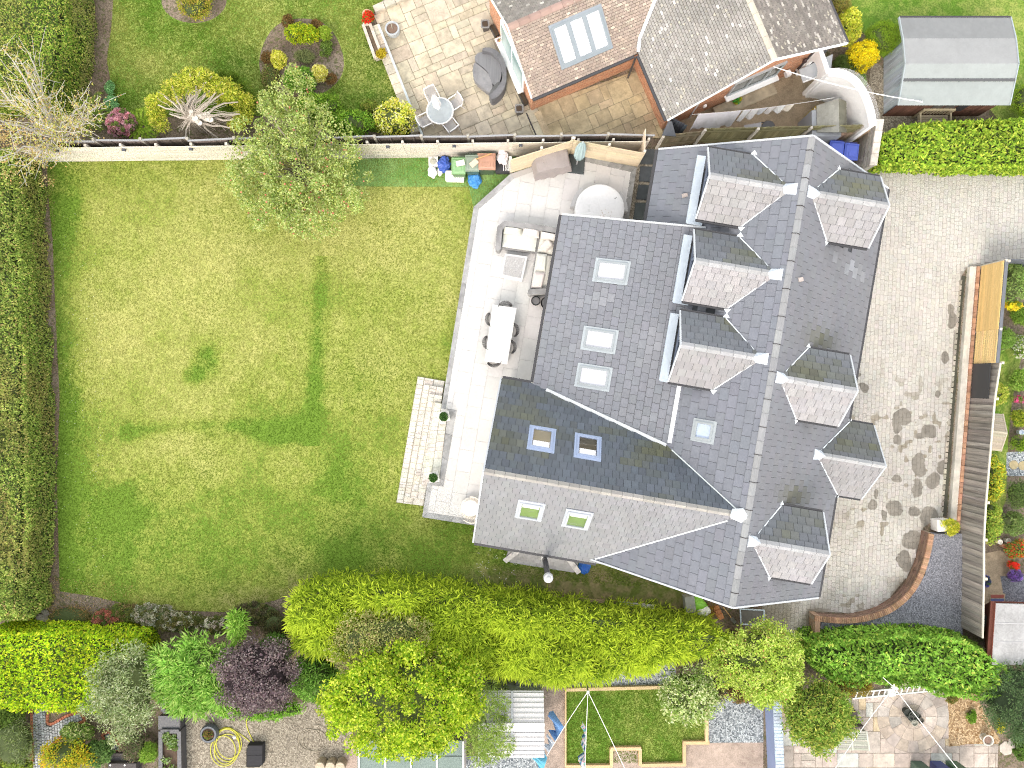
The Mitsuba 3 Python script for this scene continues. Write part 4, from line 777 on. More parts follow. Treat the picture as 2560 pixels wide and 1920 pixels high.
V = np.array([b[0] for b in cop]); pieces(CW, 'coping_brick', 'coping_bricks', V, cop[0][1], tint(r, len(V), (0.36, 0.22, 0.14), .22, .05), 3, limit=300)
ew = [S(2022, 1528), S(2022, 1620)]
part(CW, 'return_wall', extrude([ew[0][:2], ew[0][:2] + [.21, 0], ew[1][:2] + [.21, 0], ew[1][:2]], 0, .61), (0.34, 0.22, 0.15), grain=6)
# planter on its upper end
c = S(2342, 1308); t = thing('white_planter', 'white square planter with yellow green shrub at the top end of the curved wall', 'planter'); part(t, 'pot', cat(box(c, (.52, .46, .50), 4, 1.05)), (0.72, 0.71, 0.69), 'satin')
rr = rng(73); C = on_shell(rr, 26, c + [.12, -.02, .66], (.28, .26, .2), -.3, .2, .2); m, cc = clumps(rr, C, .13, 40, (.10, .035), [(0.38, 0.40, 0.04), (0.25, 0.30, 0.03), (0.5, 0.46, 0.07)]); part(t, 'foliage', m, cc, 'leaf')
# grey block wall with coping at the top of the drive
BW = thing('block_wall', 'grey block wall with pale coping beside the blue bins', 'wall'); r = rng(74)
a, b = S(2150, 330), S(2133, 440); n = int(np.linalg.norm(b - a) / .22); bl = []
for c in range(11):
    for j in range(n + 1):
        u0, u1 = np.clip((j + .03 - .5 * (c % 2)) / n, 0, 1), np.clip((j + .97 - .5 * (c % 2)) / n, 0, 1)
        if u1 - u0 > .02: p, q = a + (b - a) * u0, a + (b - a) * u1; bl.append(quadbox([p[:2], p[:2] + [.2, 0], q[:2] + [.2, 0], q[:2]], .01 + c * .125, .125 + c * .125))
V = np.array([x[0] for x in bl]); pieces(BW, 'block', 'blocks', V, bl[0][1], tint(r, len(V), (0.44, 0.41, 0.36), .12), 3, limit=150, top=0)
for j in range(4): p, q = a + (b - a) * (j + .01) / 4, a + (b - a) * (j + .99) / 4; part(BW, 'coping', quadbox([p[:2] + [-.04, 0], p[:2] + [.25, 0], q[:2] + [.25, 0], q[:2] + [-.04, 0]], 1.385, 1.46, .01), tint(r, 1, (0.55, 0.52, 0.46), .08)[0], grain=3)
rowp = [S(2066, 352), S(2153, 340)]; RB = thing('edging_wall', 'low row of pinkish clay bricks above the blue bins', 'wall')
for j in range(14):
    p = rowp[0] + (rowp[1] - rowp[0]) * (j + .5) / 14; part(RB, 'brick', box([p[0], p[1], 0], (.095, .22, .9), 8), tint(r, 1, (0.45, 0.33, 0.24), .12)[0], grain=3)

# ================================================================== THINGS ON THE PATIO AND ROUND THE HOUSE
def wheelie(label, px, py, z, rot, col, lid, group=None, w=.56, d=.66):
    c = S(px, py, 1.05); c[2] = z; t = thing('wheelie_bin', label, 'bin', group); a = math.radians(rot); fx, fy = np.array([math.cos(a), math.sin(a)]), np.array([-math.sin(a), math.cos(a)])
    part(t, 'body', cat(box(c + [0, 0, .08], (w * .80, d * .78, .9), rot, 1.18), box(c + [0, 0, .92], (w, d, .05), rot)), col, 'satin')
    k = part(t, 'lid', cat(box(c + [0, 0, .975], (w * 1.02, d * 1.02, .04), rot, .98), box(c + [0, 0, 1.015], (w * .92, d * .84, .035), rot, .82), box(np.r_[c[:2] - fy * d * .2, 1.05 + z], (w * .5, d * .3, .02), rot, .85)), lid, 'satin')
    h = c[:2] + fy * (d / 2 + .05); part(t, 'handle', tube([np.r_[h - fx * w * .4, z + .96], np.r_[h + fx * w * .4, z + .96]], .018, 6), np.array(col) * .7, 'satin')
    for q in (-1, 1): w_ = np.r_[c[:2] + fy * d * .36 + fx * q * w * .42, z + .1]; part(t, 'wheel', tube([w_ - np.r_[fx * .025, 0], w_ + np.r_[fx * .025, 0]], .1, 12), (.02, .02, .02))
    return t
wheelie('green wheelie bin with a sheet of card on its lid', 1146, 414, 0, 0, (0.10, 0.19, 0.09), (0.20, 0.36, 0.17))
wheelie('dark green wheelie bin with rubbish on its lid', 1180, 407, 0, 0, (0.07, 0.12, 0.08), (0.20, 0.25, 0.20))
wheelie('brown lidded wheelie bin by the patio screen', 1216, 403, 0, 0, (0.06, 0.09, 0.06), (0.40, 0.22, 0.155), w=.72)
BL = ((0.03, 0.045, 0.26), (0.07, 0.11, 0.47))
wheelie('blue wheelie bin next to the grey block wall', 2130, 378, 0, -6, *BL); wheelie('blue wheelie bin half hidden under the roof edge', 2093, 372, 0, -6, *BL)
for q in (0, 1):
    c = S(1147 + q * 34 + 4, 408, 1.07); t = solo('cardboard', box(c, (.34, .22, .03), 12 + 30 * q), ((0.72, 0.66, 0.58), (0.62, 0.50, 0.38))[q], ('flat white card lying on the green bin lid', 'torn brown cardboard lying on the dark green bin')[q], 'cardboard')
solo('wooden_pole', tube([S(1190, 398, 1.12), S(1228, 384, 1.16)], .02), (0.55, 0.32, 0.14), 'orange brown pole lying across the bin lids', 'pole')
def bag(name, label, px, py, r3, col, seed, z=0, bsdf='satin', amp=.22):
    c = S(px, py, r3[2]); c[2] = z + r3[2] * .85; m = ball(c, r3, 4, amp, 3.5, seed); r = rng(seed); n = meshkit.noise(m[0] * 9, seed); m[0][:] += (m[0] - c) * (.55 * (n - .5))[:, None]; m[0][:, 2] = np.maximum(m[0][:, 2], z)
    f = meshkit.noise(m[0] * 14, seed + 3)[:, None]; cc = np.clip(np.array(col) * (.75 + .5 * f), 0, 1); m2 = tm(trimesh.Trimesh(*m, process=False))
    return solo(name, m2, np.array(col), label, 'bag', bsdf)
bag('blue_bag', 'knotted bright blue rubbish bag alone on the artificial turf', 1187, 450, (.25, .30, .2), (0.06, 0.26, 0.62), 80); bag('blue_bag', 'crumpled dark blue bag heap left of the green bin', 1110, 410, (.26, .32, .3), (0.045, 0.10, 0.42), 81)
bag('white_bag', 'white carrier bag standing leftmost of the bin group', 1081, 428, (.17, .25, .2), (0.80, 0.79, 0.78), 82); bag('white_bag', 'small white bag between the leftmost bag and the white crate', 1100, 428, (.11, .17, .14), (0.78, 0.75, 0.74), 83); bag('white_bag', 'pinkish white sack on the striped black crate', 1257, 402, (.22, .3, .22), (0.74, 0.70, 0.71), 84, .5)
c = S(1083, 403, .3); c[2] = 0; t = thing('storage_crate', 'pale open crate of oddments at the fence end of the bins', 'crate'); part(t, 'box', box(c, (.36, .36, .3), 2, 1.1), (0.72, 0.70, 0.66)); part(t, 'contents', ball(c + [0, 0, .3], (.13, .14, .06), 3, .3, 4, 3), (0.40, 0.40, 0.34))
c = S(1137, 441, .3); c[2] = 0; t = thing('storage_crate', 'white rectangular crate lying in front of the green bin', 'crate'); part(t, 'box', box(c, (.72, .34, .3), -2, 1.05), (0.82, 0.81, 0.80), 'satin'); part(t, 'lid', box(c + [0, .02, .3], (.78, .40, .03), -2), (0.85, 0.84, 0.83), 'satin')
c = S(1259, 412, .5); c[2] = 0; t = thing('striped_crate', 'black slatted crate at the right end of the bin group', 'crate'); part(t, 'box', box(c, (.66, .5, .42), 0, 1.05), (0.06, 0.06, 0.065))
for k in range(5): part(t, 'slat', box(c + [.0 + .07 * k, .0, .42], (.03, .46, .03)), (0.78, 0.77, 0.76), 'satin')
# covered furniture, parasol, hot tub
c = S(1380, 405, 1.2); c[2] = PZ
m = trimesh.creation.box((1.45, .72, .95)); m = m.subdivide_to_size(.06); v, f = np.array(m.vertices), np.array(m.faces); v[:, 2] += .475
k = v[:, 2] / .95; v[:, :2] *= (1.06 - .16 * k ** 3)[:, None]; v[:, 2] -= .10 * k * (np.abs(v[:, 0]) / .72) ** 2; fold = .022 * np.sin(v[:, 0] * 15 + 3 * np.sin(v[:, 1] * 9)) * (1 - k) + .12 * (meshkit.fbm(v * 3.2, 3, 5) - .5); v[:, 1] += fold * np.sign(v[:, 1]); v[:, 0] += fold * .5; v[:, 2] += .05 * k * (meshkit.noise(v * 5, 2) - .5)
a = math.radians(12); R = np.array([[math.cos(a), -math.sin(a)], [math.sin(a), math.cos(a)]]); v[:, :2] = v[:, :2] @ R.T; solo('furniture_cover', (v + c, f), (0.31, 0.28, 0.275), 'taupe fabric cover draped over furniture by the patio screen', 'cover', smooth=50)
t = thing('parasol', 'closed grey green cantilever parasol on a black square base', 'parasol'); q = SL([(1417, 432), (1459, 436.7), (1463, 391.6), (1422, 386.6)], PZ); pc = S(1441, 412, PZ)
part(t, 'base', quadbox(q, PZ + .005, PZ + .09, .012), (0.045, 0.055, 0.06), 'satin', 3); part(t, 'pole', tube([pc + [0, 0, .05], pc + [0, 0, 2.75]], .03, 10), (0.35, 0.37, 0.38), 'satin')
prof = np.array([(.03, .85), (.10, .92), (.16, 1.05), (.20, 1.35), (.19, 1.8), (.14, 2.25), (.07, 2.6), (.02, 2.72)]); v, f = lathe(prof, pc, 32); g_ = np.arctan2(v[:, 1] - pc[1], v[:, 0] - pc[0]); v[:, :2] = pc[:2] + (v[:, :2] - pc[:2]) * (1 + .16 * np.sin(8 * g_))[:, None]; part(t, 'canopy', (v, f), (0.33, 0.43, 0.44), smooth=60); part(t, 'strap', lathe([(.2, 1.2), (.215, 1.22), (.2, 1.26)], pc, 20), (0.2, 0.27, 0.28))
c = S(1499.5, 522, 1.13); c[2] = PZ; t = thing('hot_tub', 'round white hot tub with a leaf stained lid half under the roof edge', 'hot tub')
part(t, 'shell', lathe([(.93, 0), (.98, .1), (.98, .58), (.96, .64)], c, 48), (0.55, 0.55, 0.55), smooth=40); part(t, 'lid', lathe([(.975, .62), (.985, .67), (.95, .71), (.80, .735), (.4, .75), (.001, .755)], c, 48), (0.70, 0.70, 0.70), 'rough', smooth=50)
for a0 in (150, 20): g_ = np.radians(np.linspace(a0 - 22, a0 + 22, 10)); part(t, 'side_step', extrude([c[:2] + [math.cos(x) * 1.16, math.sin(x) * 1.16] for x in g_] + [c[:2] + [math.cos(x) * .99, math.sin(x) * .99] for x in g_[::-1]], PZ, PZ + .45), (0.42, 0.42, 0.42))
for k in range(2): part(t, 'handle_patch', box(c + [-.42, .1 - .18 * k, .742], (.15, .13, .008)), (0.62, 0.63, 0.63))
part(t, 'lid_clip', box(c + [.62, .42, .735], (.1, .03, .02), 40), (0.3, 0.3, 0.3)); lv = rng(85).normal(size=(60, 2)) * [.09, .17]; 
part(t, 'leaf_litter', cat(*[box([c[0] + .18 + x, c[1] - .42 + y, c[2] + .752], (.03, .02, .004), 40 * i) for i, (x, y) in enumerate(lv)]), (0.42, 0.30, 0.20), kind='stuff')
# corner sofa
t = thing('corner_sofa', 'grey wicker corner sofa with cream cushions half under the roof edge', 'sofa'); WK = (0.24, 0.24, 0.245); CR = (0.57, 0.555, 0.525)
def cush(q, z, h, name='cushion', puff=.06, col=CR, par=None):
    q = SL(q, z + h); c = q.mean(0); n = 9; u = np.linspace(0, 1, n); U, V = np.meshgrid(u, u, indexing='ij'); P = (1 - U)[..., None] * ((1 - V)[..., None] * q[0] + V[..., None] * q[1]) + U[..., None] * ((1 - V)[..., None] * q[3] + V[..., None] * q[2])
    e = (1 - (2 * U - 1) ** 6) * (1 - (2 * V - 1) ** 6); P = c + (P - c) * (1 - .05 * (1 - e))[..., None]; zt = z + h - puff + (h * .25 + puff) * (e ** .5) * .9; zb = z + .02 * (1 - e)
    top = np.c_[P.reshape(-1, 2), zt.ravel()]; bot = np.c_[P.reshape(-1, 2), zb.ravel()]; i, j = np.meshgrid(np.arange(n - 1), np.arange(n - 1), indexing='ij'); A = (i * n + j).ravel(); F = np.vstack([np.c_[A, A + n, A + n + 1], np.c_[A, A + n + 1, A + 1]]); F2 = F[:, ::-1] + n * n
    ring = [k for k in range(n)] + [k * n + n - 1 for k in range(1, n)] + [n * n - 1 - k for k in range(1, n)] + [(n - 1 - k) * n for k in range(1, n - 1)]
    sd = [[a, b, b + n * n] for a, b in zip(ring, ring[1:] + ring[:1])] + [[a, b + n * n, a + n * n] for a, b in zip(ring, ring[1:] + ring[:1])]
    m = trimesh.Trimesh(np.vstack([top, bot]), np.vstack([F, F2, np.array(sd)]), process=False); trimesh.repair.fix_normals(m); return part(par or t, name, m, tint(rng(int(c[0] * 100)), 1, col, .03)[0], 'rough', smooth=50)
K = lambda x, y: (960 + x / 3.456, 420 + y / 3.456)
def wick(pts, w, z0, z1): part(t, 'frame', extrude(LineString(SL([K(*p) for p in pts], z1)).buffer(w, join_style=1), z0, z1), WK, grain=3)
wick([(985, 690), (1000, 520), (1045, 480), (1345, 515), (1500, 540)], .11, PZ, PZ + .68)
wick([(1505, 540), (1480, 760), (1440, 1060), (1265, 1070)], .11, PZ, PZ + .68)
part(t, 'seat_base', extrude(SL([K(1000, 510), K(1500, 560), K(1440, 1060), K(1260, 1050), K(1310, 735), K(1000, 695)], PZ + .3), PZ + .04, PZ + .30), WK, grain=3)
cush([K(1030, 500), K(1340, 545), K(1312, 725), K(1012, 680)], PZ + .31, .14, 'seat_cushion'); cush([K(1345, 600), K(1490, 625), K(1470, 750), K(1322, 725)], PZ + .31, .14, 'seat_cushion'); cush([K(1318, 735), K(1462, 752), K(1425, 1045), K(1265, 1040)], PZ + .31, .14, 'seat_cushion')
for q in ([(1035, 500), (1195, 520), (1185, 575), (1030, 562)], [(1200, 510), (1348, 535), (1342, 600), (1192, 575)], [(1352, 540), (1502, 570), (1495, 630), (1350, 605)]): cush([K(*p) for p in q], PZ + .42, .26, 'back_cushion', .09)
for q in ([(1420, 592), (1472, 665), (1400, 728), (1330, 680)], [(1320, 730), (1410, 738), (1398, 895), (1310, 880)], [(1300, 890), (1400, 900), (1365, 1045), (1265, 1035)]): cush([K(*p) for p in q], PZ + .46, .15, 'scatter_cushion', .08)
t = thing('coffee_table', 'low square white slatted table in front of the corner sofa', 'table'); q = SL([K(1045, 738), K(1240, 765), K(1195, 975), K(1005, 935)], PZ + .42)
part(t, 'base', quadbox(q * .96 + q.mean(0) * .04, PZ, PZ + .36), (0.62, 0.62, 0.62)); L2 = lambda u, v: (q[0] * (1 - u) + q[1] * u) * (1 - v) + (q[3] * (1 - u) + q[2] * u) * v
for a, b, c_, d in ((0, 1, 0, .07), (0, 1, .90, 1), (0, .08, .07, .9), (.92, 1, .07, .9)): part(t, 'top_frame', quadbox([L2(a, c_), L2(b, c_), L2(b, d), L2(a, d)], PZ + .36, PZ + .42, .01), (0.56, 0.56, 0.56))
for k in range(18): part(t, 'slat', quadbox([L2(.08, .075 + .0456 * k), L2(.92, .075 + .0456 * k), L2(.92, .108 + .0456 * k), L2(.08, .108 + .0456 * k)], PZ + .365, PZ + .41), (0.46, 0.46, 0.46))
t = thing('dining_table', 'long white outdoor dining table with six dark chairs', 'table'); q = SL([(1232, 761.4), (1291.3, 770), (1268, 910.6), (1211.7, 903)], PZ + .74)
part(t, 'tabletop', quadbox(q, PZ + .70, PZ + .745, .008), (0.70, 0.70, 0.69)); cq = q.mean(0)
for p in q: part(t, 'leg', box(np.r_[cq + (p - cq) * .9, PZ], (.07, .07, .70), 10), (0.72, 0.72, 0.72))
def chair(px, py, face, label):
    c = S(px, py, PZ + .75); c[2] = PZ; t = thing('dining_chair', label, 'chair', 'chairs round the white dining table'); d = np.array([math.cos(math.radians(face)), math.sin(math.radians(face))]); s = np.array([-d[1], d[0]]); DK = (0.045, 0.043, 0.045)
    seat = c[:2] + d * .26; part(t, 'seat', quadbox([seat + d * .22 + s * .22, seat + d * .22 - s * .22, seat - d * .22 - s * .24, seat - d * .22 + s * .24], PZ + .42, PZ + .46, .01), (0.36, 0.35, 0.34))
    for a_ in (-1, 1):
        for b_ in (-1, 1): part(t, 'leg', tube([np.r_[seat + d * .2 * a_ + s * .2 * b_, PZ], np.r_[seat + d * .18 * a_ + s * .2 * b_, PZ + .43]], .015, 6), DK)
    for k, (z, ro) in enumerate(((.80, .30), (.72, .285), (.64, .27), (.56, .255))):
        g_ = np.linspace(-1.25, 1.25, 11); part(t, 'back_rail', tube([np.r_[c[:2] + d * .24 - d * ro * math.cos(x) * (1 - .08 * k) + s * ro * math.sin(x), PZ + z] for x in g_], .014, 5), DK)
for a in ((1262, 757, -83, 'dark slatted chair at the upper end of the white table'), (1217, 800, 8, 'dark slatted chair on the left of the white table, nearer the sofa'), (1210, 858, 8, 'dark slatted chair on the left of the white table, nearer the steps'), (1294, 824, 187, 'dark slatted chair on the right of the white table, nearer the sofa'), (1287, 866, 187, 'dark slatted chair on the right of the white table, lower of two'), (1237, 914, 98, 'dark slatted chair at the lower end of the white table')): chair(*a)
for px, py, rr_, lab in ((1339.6, 752, .19, 'small round dark side table by the sofa end'), (1367, 757, .25, 'larger round dark side table half under the roof edge')):
    c = S(px, py, PZ + .4); c[2] = PZ; t = thing('side_table', lab, 'table'); part(t, 'body', lathe([(rr_ * .8, 0), (rr_ * .7, .2), (rr_, .38), (rr_, .41)], c, 24), (0.05, 0.052, 0.056), smooth=40); part(t, 'top', lathe([(rr_ * .82, .415), (rr_ * .8, .40), (rr_ * .3, .395), (.001, .395)], c, 24), (0.13, 0.13, 0.135), grain=3)
c = S(1178, 1274, 1.0); c[2] = PZ; t = thing('egg_chair', 'cream wicker lounge chair with tall curved back at the patio corner', 'chair'); d = unit([-.75, .35])
part(t, 'seat', lathe([(.30, .16), (.44, .2), (.46, .28), (.2, .34), (.001, .34)], c, 24), (0.66, 0.62, 0.56), smooth=50)
for k in range(26):
    g_ = math.radians(-110 + 220 * k / 25) + math.atan2(-.25, .9); o = np.array([math.cos(g_), math.sin(g_)]); part(t, 'strand', tube([np.r_[c[:2] + o * .18, PZ + .36], np.r_[c[:2] + o * .42, PZ + .42], np.r_[c[:2] + o * .52, PZ + .62 + .25 * math.cos(math.radians(-110 + 220 * k / 25))]], .012, 4), (0.64, 0.59, 0.53))
part(t, 'rim', tube([np.r_[c[:2] + .52 * np.array([math.cos(g_), math.sin(g_)]), PZ + .62 + .25 * math.cos(g_ + .27)] for g_ in np.radians(np.linspace(-126, 95, 24))], .022, 6), (0.66, 0.62, 0.56)); part(t, 'cushion', ball(c + [-.03, .02, .40], (.34, .34, .08), 3), (0.80, 0.78, 0.74), smooth=True)
# stepping slabs north of the patio
struct('gravel_passage', sheet(SL([(1592, 372), (1650, 372), (1640, 560), (1570, 560), (1590, 420)], .05), .06), 0, 'tan_gravel')
r = rng(88)
for q in ([(1603, 372), (1637, 373), (1636, 411), (1601, 410)], [(1601, 415), (1636, 417), (1632, 455), (1597, 453)], [(1596, 461), (1630, 463), (1625, 500), (1590, 498)], [(1589, 506), (1624, 508), (1620, 550), (1583, 548)]): part('gravel_passage', 'slab', quadbox(SL(q, .1), .05, .10, .008), tint(r, 1, (0.085, 0.095, 0.10), .15)[0], grain=3)
# odds and ends south of the house
bag('blue_bag', 'bright blue sack under the south eaves beside the bay roof', 1461, 1417, (.22, .26, .25), (0.04, 0.16, 0.60), 90)
solo('timber_edging', beam(S(1217, 1481, .1), S(1518, 1505, .1), .14, .16), (0.32, 0.25, 0.16), 'thin timber edging board along the golden conifer hedge', 'edging', grain=1)
solo('white_board', beam(S(1549, 1508, .1), S(1635, 1517, .1), .16, .06), (0.66, 0.67, 0.66), 'white plastic length lying at the edge of the conifer hedge', 'board', 'satin')
GR = (0.22, 0.52, 0.05); t = thing('compost_sacks', 'stack of green and white sacks at the south end of the house', 'sacks')
for k in range(4):
    c = S(1742 + 5 * k, 1505 + 7 * k, .3); c[2] = .05 + .1 * (k % 2); part(t, 'sack', tm(trimesh.Trimesh(*ball(c + [0, 0, .2], (.3, .22, .17), 3, .12, 3, k)) ), GR if k != 3 else (0.70, 0.72, 0.66), 'satin', smooth=True)
c = S(1727, 1513, .6); c[2] = 0; solo('plastic_tub', box(c, (.36, .6, .55), 8, 1.1), (0.28, 0.29, 0.26), 'grey translucent tub left of the green sacks', 'tub', 'satin')
c = S(1776, 1531, .3); c[2] = 0; solo('golden_grass', leafmesh(rng(91), c + rng(92).normal(size=(260, 3)) * [.12, .2, .08] + [0, 0, .25], rand_dirs(rng(93), 260), rand_dirs(rng(94), 260), .22, .02, palette(rng(95), 260, [(.30, .18, .03), (.2, .11, .02)]))[0], (.28, .16, .03), 'tuft of brown gold dead grass beside the green sacks', 'plant')
for k in range(3): c = S(1793 + 4 * k, 1524 + 8 * k, .2); c[2] = 0; solo('terracotta_block', box(c, (.22, .22, .14 + .08 * k), 5 + 9 * k), (0.42, 0.19, 0.085), ('orange clay block nearest the house gable', 'orange clay block in the middle of three by the spade', 'orange clay block furthest from the gable')[k], 'block')
t = thing('spade', 'muddy spade with wooden shaft lying by the house gable', 'spade'); a, b = S(1808, 1518, .15), S(1828, 1544, .1); part(t, 'shaft', tube([a, b], .018), (0.55, 0.36, 0.15)); d = unit((b - a)); s = np.array([-d[1], d[0], 0]); part(t, 'blade', hexa(np.array([b - s * .09, b + s * .09, b + d * .3 + s * .07, b + d * .3 - s * .07]) - [0, 0, .02], np.array([b - s * .09, b + s * .09, b + d * .3 + s * .07, b + d * .3 - s * .07])), (0.32, 0.31, 0.29), 'metal')
t = thing('tray', 'clear plastic sheet frame leaning at the foot of the house gable', 'frame'); q = SL([(1850, 1522), (1910, 1525), (1908, 1562), (1852, 1560)], .3); part(t, 'rim', cat(*[beam(np.r_[q[i], .32], np.r_[q[(i + 1) % 4], .32], .05, .04) for i in range(4)]), (0.45, 0.52, 0.58), 'satin'); part(t, 'panel', quadbox(q, .26, .30), (0.12, 0.11, 0.10), 'satin')

# ================================================================== THE NEIGHBOUR'S BUNGALOW (TOP)
NO, N1, N2 = np.array([6.02, 10.26]), unit([.919, .394]), unit([-.394, .919])
def NW(k, m, z): return np.array([*(NO + k * N1 + m * N2), z])
BO = np.array([.79, 11.14])
def BW_(k, m, z): return np.array([*(BO + k * N1 + m * N2), z])
bung = thing('bungalow', 'brick bungalow with brown and grey lichened tile roofs at the top', 'house')
roofsN = [lambda x, y: gN(x, y), lambda x, y: bN(x, y)]
def gN(x, y):
    d = np.stack([x, y], -1) - NO; k, m = d @ N1, d @ N2; return np.where((k > -.02) & (k < 7.62) & (m > -.02), np.where(k < 3.8, 2.0 + .5 * k, 2.0 + .5 * (7.6 - k)), -9)
def bN(x, y):
    d = np.stack([x, y], -1) - BO; k, m = d @ N1, d @ N2; return np.where((k > -.02) & (m > -.02) & (m < 6.4), np.where(m < 2.36, 1.9 + .51 * m, 3.1 - .51 * (m - 2.36)), -9)
def hN(x, y): return np.maximum(gN(x, y), bN(x, y))
MM = 9.0
def hull(*p): return tm(trimesh.convex.convex_hull(np.array(p)))
BR = (0.42, 0.20, 0.115)
part(bung, 'wall', extrude([BW_(.12, .22, 0)[:2], BW_(7, .22, 0)[:2], BW_(7, 4.6, 0)[:2], BW_(.12, 4.6, 0)[:2]], 0, 1.86), BR, grain=6)
part(bung, 'wall', extrude([NW(.3, .25, 0)[:2], NW(7.3, .25, 0)[:2], NW(7.3, MM, 0)[:2], NW(.3, MM, 0)[:2]], 0, 2.0), BR, grain=6)
part(bung, 'gable_wall', hull(*[NW(k, m, z) for m in (.26, .45) for k, z in ((.3, 1.95), (7.3, 1.95), (3.8, 3.72))]), BR, grain=6)
part(bung, 'gable_wall', hull(*[BW_(k, m, z) for k in (.13, .3) for m, z in ((.22, 1.84), (4.5, 1.84), (2.36, 2.95))]), (0.62, 0.47, 0.40), grain=6)
DK2 = (0.10, 0.09, 0.08)
part(bung, 'roof_deck', cat(hexa(np.array([NW(0, 0, 1.88), NW(3.8, 0, 3.78), NW(3.8, MM, 3.78), NW(0, MM, 1.88)]), np.array([NW(0, 0, 1.97), NW(3.8, 0, 3.87), NW(3.8, MM, 3.87), NW(0, MM, 1.97)])), hexa(np.array([NW(3.8, 0, 3.78), NW(7.6, 0, 1.88), NW(7.6, MM, 1.88), NW(3.8, MM, 3.78)]), np.array([NW(3.8, 0, 3.87), NW(7.6, 0, 1.97), NW(7.6, MM, 1.97), NW(3.8, MM, 3.87)]))), DK2)
part(bung, 'roof_deck', cat(hexa(np.array([BW_(0, 0, 1.78), BW_(6, 0, 1.78), BW_(6, 2.36, 2.98), BW_(0, 2.36, 2.98)]), np.array([BW_(0, 0, 1.87), BW_(6, 0, 1.87), BW_(6, 2.36, 3.07), BW_(0, 2.36, 3.07)])), hexa(np.array([BW_(0, 2.36, 2.98), BW_(6, 2.36, 2.98), BW_(6, 4.72, 1.78), BW_(0, 4.72, 1.78)]), np.array([BW_(0, 2.36, 3.07), BW_(6, 2.36, 3.07), BW_(6, 4.72, 1.87), BW_(0, 4.72, 1.87)]))), DK2)
N13, N23 = np.r_[N1, 0], np.r_[N2, 0]; St, Rt = ([], []), ([], [])
rr = rng(200)
def lich(base2, amt):
    def fn(p, col, r):
        m = meshkit.fbm(np.array([p * .8]), 3, 6)[0]
        if r.random() < amt: return np.asarray(base2) * (.8 + .5 * r.random())
        return col * (.8 + .5 * m)
    return fn
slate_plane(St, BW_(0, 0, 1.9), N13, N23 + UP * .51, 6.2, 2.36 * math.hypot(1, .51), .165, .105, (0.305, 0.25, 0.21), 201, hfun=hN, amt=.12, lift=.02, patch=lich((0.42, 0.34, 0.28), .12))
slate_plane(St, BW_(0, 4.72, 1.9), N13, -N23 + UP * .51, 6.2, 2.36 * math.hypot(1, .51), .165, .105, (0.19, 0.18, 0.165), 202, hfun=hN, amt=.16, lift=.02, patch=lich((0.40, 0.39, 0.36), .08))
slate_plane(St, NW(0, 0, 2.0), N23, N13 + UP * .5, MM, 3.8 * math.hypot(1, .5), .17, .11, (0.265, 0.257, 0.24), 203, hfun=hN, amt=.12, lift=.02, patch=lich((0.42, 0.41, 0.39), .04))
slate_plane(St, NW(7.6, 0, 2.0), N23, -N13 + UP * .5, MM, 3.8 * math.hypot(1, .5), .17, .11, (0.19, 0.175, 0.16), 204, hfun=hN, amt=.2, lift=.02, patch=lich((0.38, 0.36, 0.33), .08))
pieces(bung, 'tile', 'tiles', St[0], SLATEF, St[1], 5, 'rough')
ridge_caps(Rt, BW_(-.02, 2.36, 3.1), BW_(4.4, 2.36, 3.1), .15, .47, 10, (0.33, 0.235, 0.20), 205); pieces(bung, 'ridge_tile', 'ridge_tiles', Rt[0], RIDGEF, Rt[1], 5)
Rt = ([], []); ridge_caps(Rt, NW(3.8, -.02, 3.9), NW(3.8, MM, 3.9), .13, .46, 20, (0.47, 0.44, 0.37), 206); pieces(bung, 'ridge_tile', 'ridge_tiles', Rt[0], RIDGEF, Rt[1], 5)
for p, q, w, col in ((BW_(-.03, 0, 1.92), BW_(-.03, 2.36, 3.12), .05, (.85, .82, .78)), (BW_(-.03, 4.72, 1.92), BW_(-.03, 2.36, 3.12), .05, (.85, .82, .78)), (NW(0, -.03, 2.0), NW(3.8, -.03, 3.9), .05, (.82, .82, .81)), (NW(7.6, -.03, 2.0), NW(3.8, -.03, 3.9), .06, (.88, .88, .87))): part(bung, 'verge_trim', beam(p, q, w, .10), col, 'satin')
for p, q in ((BW_(0, -.06, 1.86), BW_(4.3, -.06, 1.86)), (NW(-.06, 0, 1.96), NW(-.06, 2.75, 1.96)), (NW(7.66, 0, 1.96), NW(7.66, MM, 1.96))): part(bung, 'gutter', beam(p, q, .10, .08), (.045, .045, .05), 'satin')
vp = []
for m in np.linspace(2.85, 7.5, 12):
    for k in np.linspace(0, 3.8, 400):
        x = NO + k * N1 + m * N2
        if bN(*x) <= gN(*x): vp.append(np.r_[x, gN(*x) + .05]); break
part(bung, 'valley_lead', cat(*[beam(a, b, .12, .03) for a, b in zip(vp[:-1], vp[1:])]), (.60, .67, .72), 'satin')
dp = NW(-.12, 2.75, 0); part(bung, 'downpipe', tube([dp + [0, 0, 1.9], dp + [0, 0, .05]], .04, 8), (.05, .05, .055), 'satin')
def nb_plane(px, py):
    z = 2.3
    for _ in range(40): p = S(px, py, z); z = .5 * z + .5 * float(bN(p[0], p[1]))
    return S(px, py, z)
e_b = N23 + UP * .51; tri_c = nb_plane(1452, 93)
for k in (-1, 0, 1): roof_window(bung, None, N13, e_b, tri_c + N13 * k * .66, .66, 1.42, (0.70, 0.72, 0.77), 0, (0.22, 0.26, 0.29))
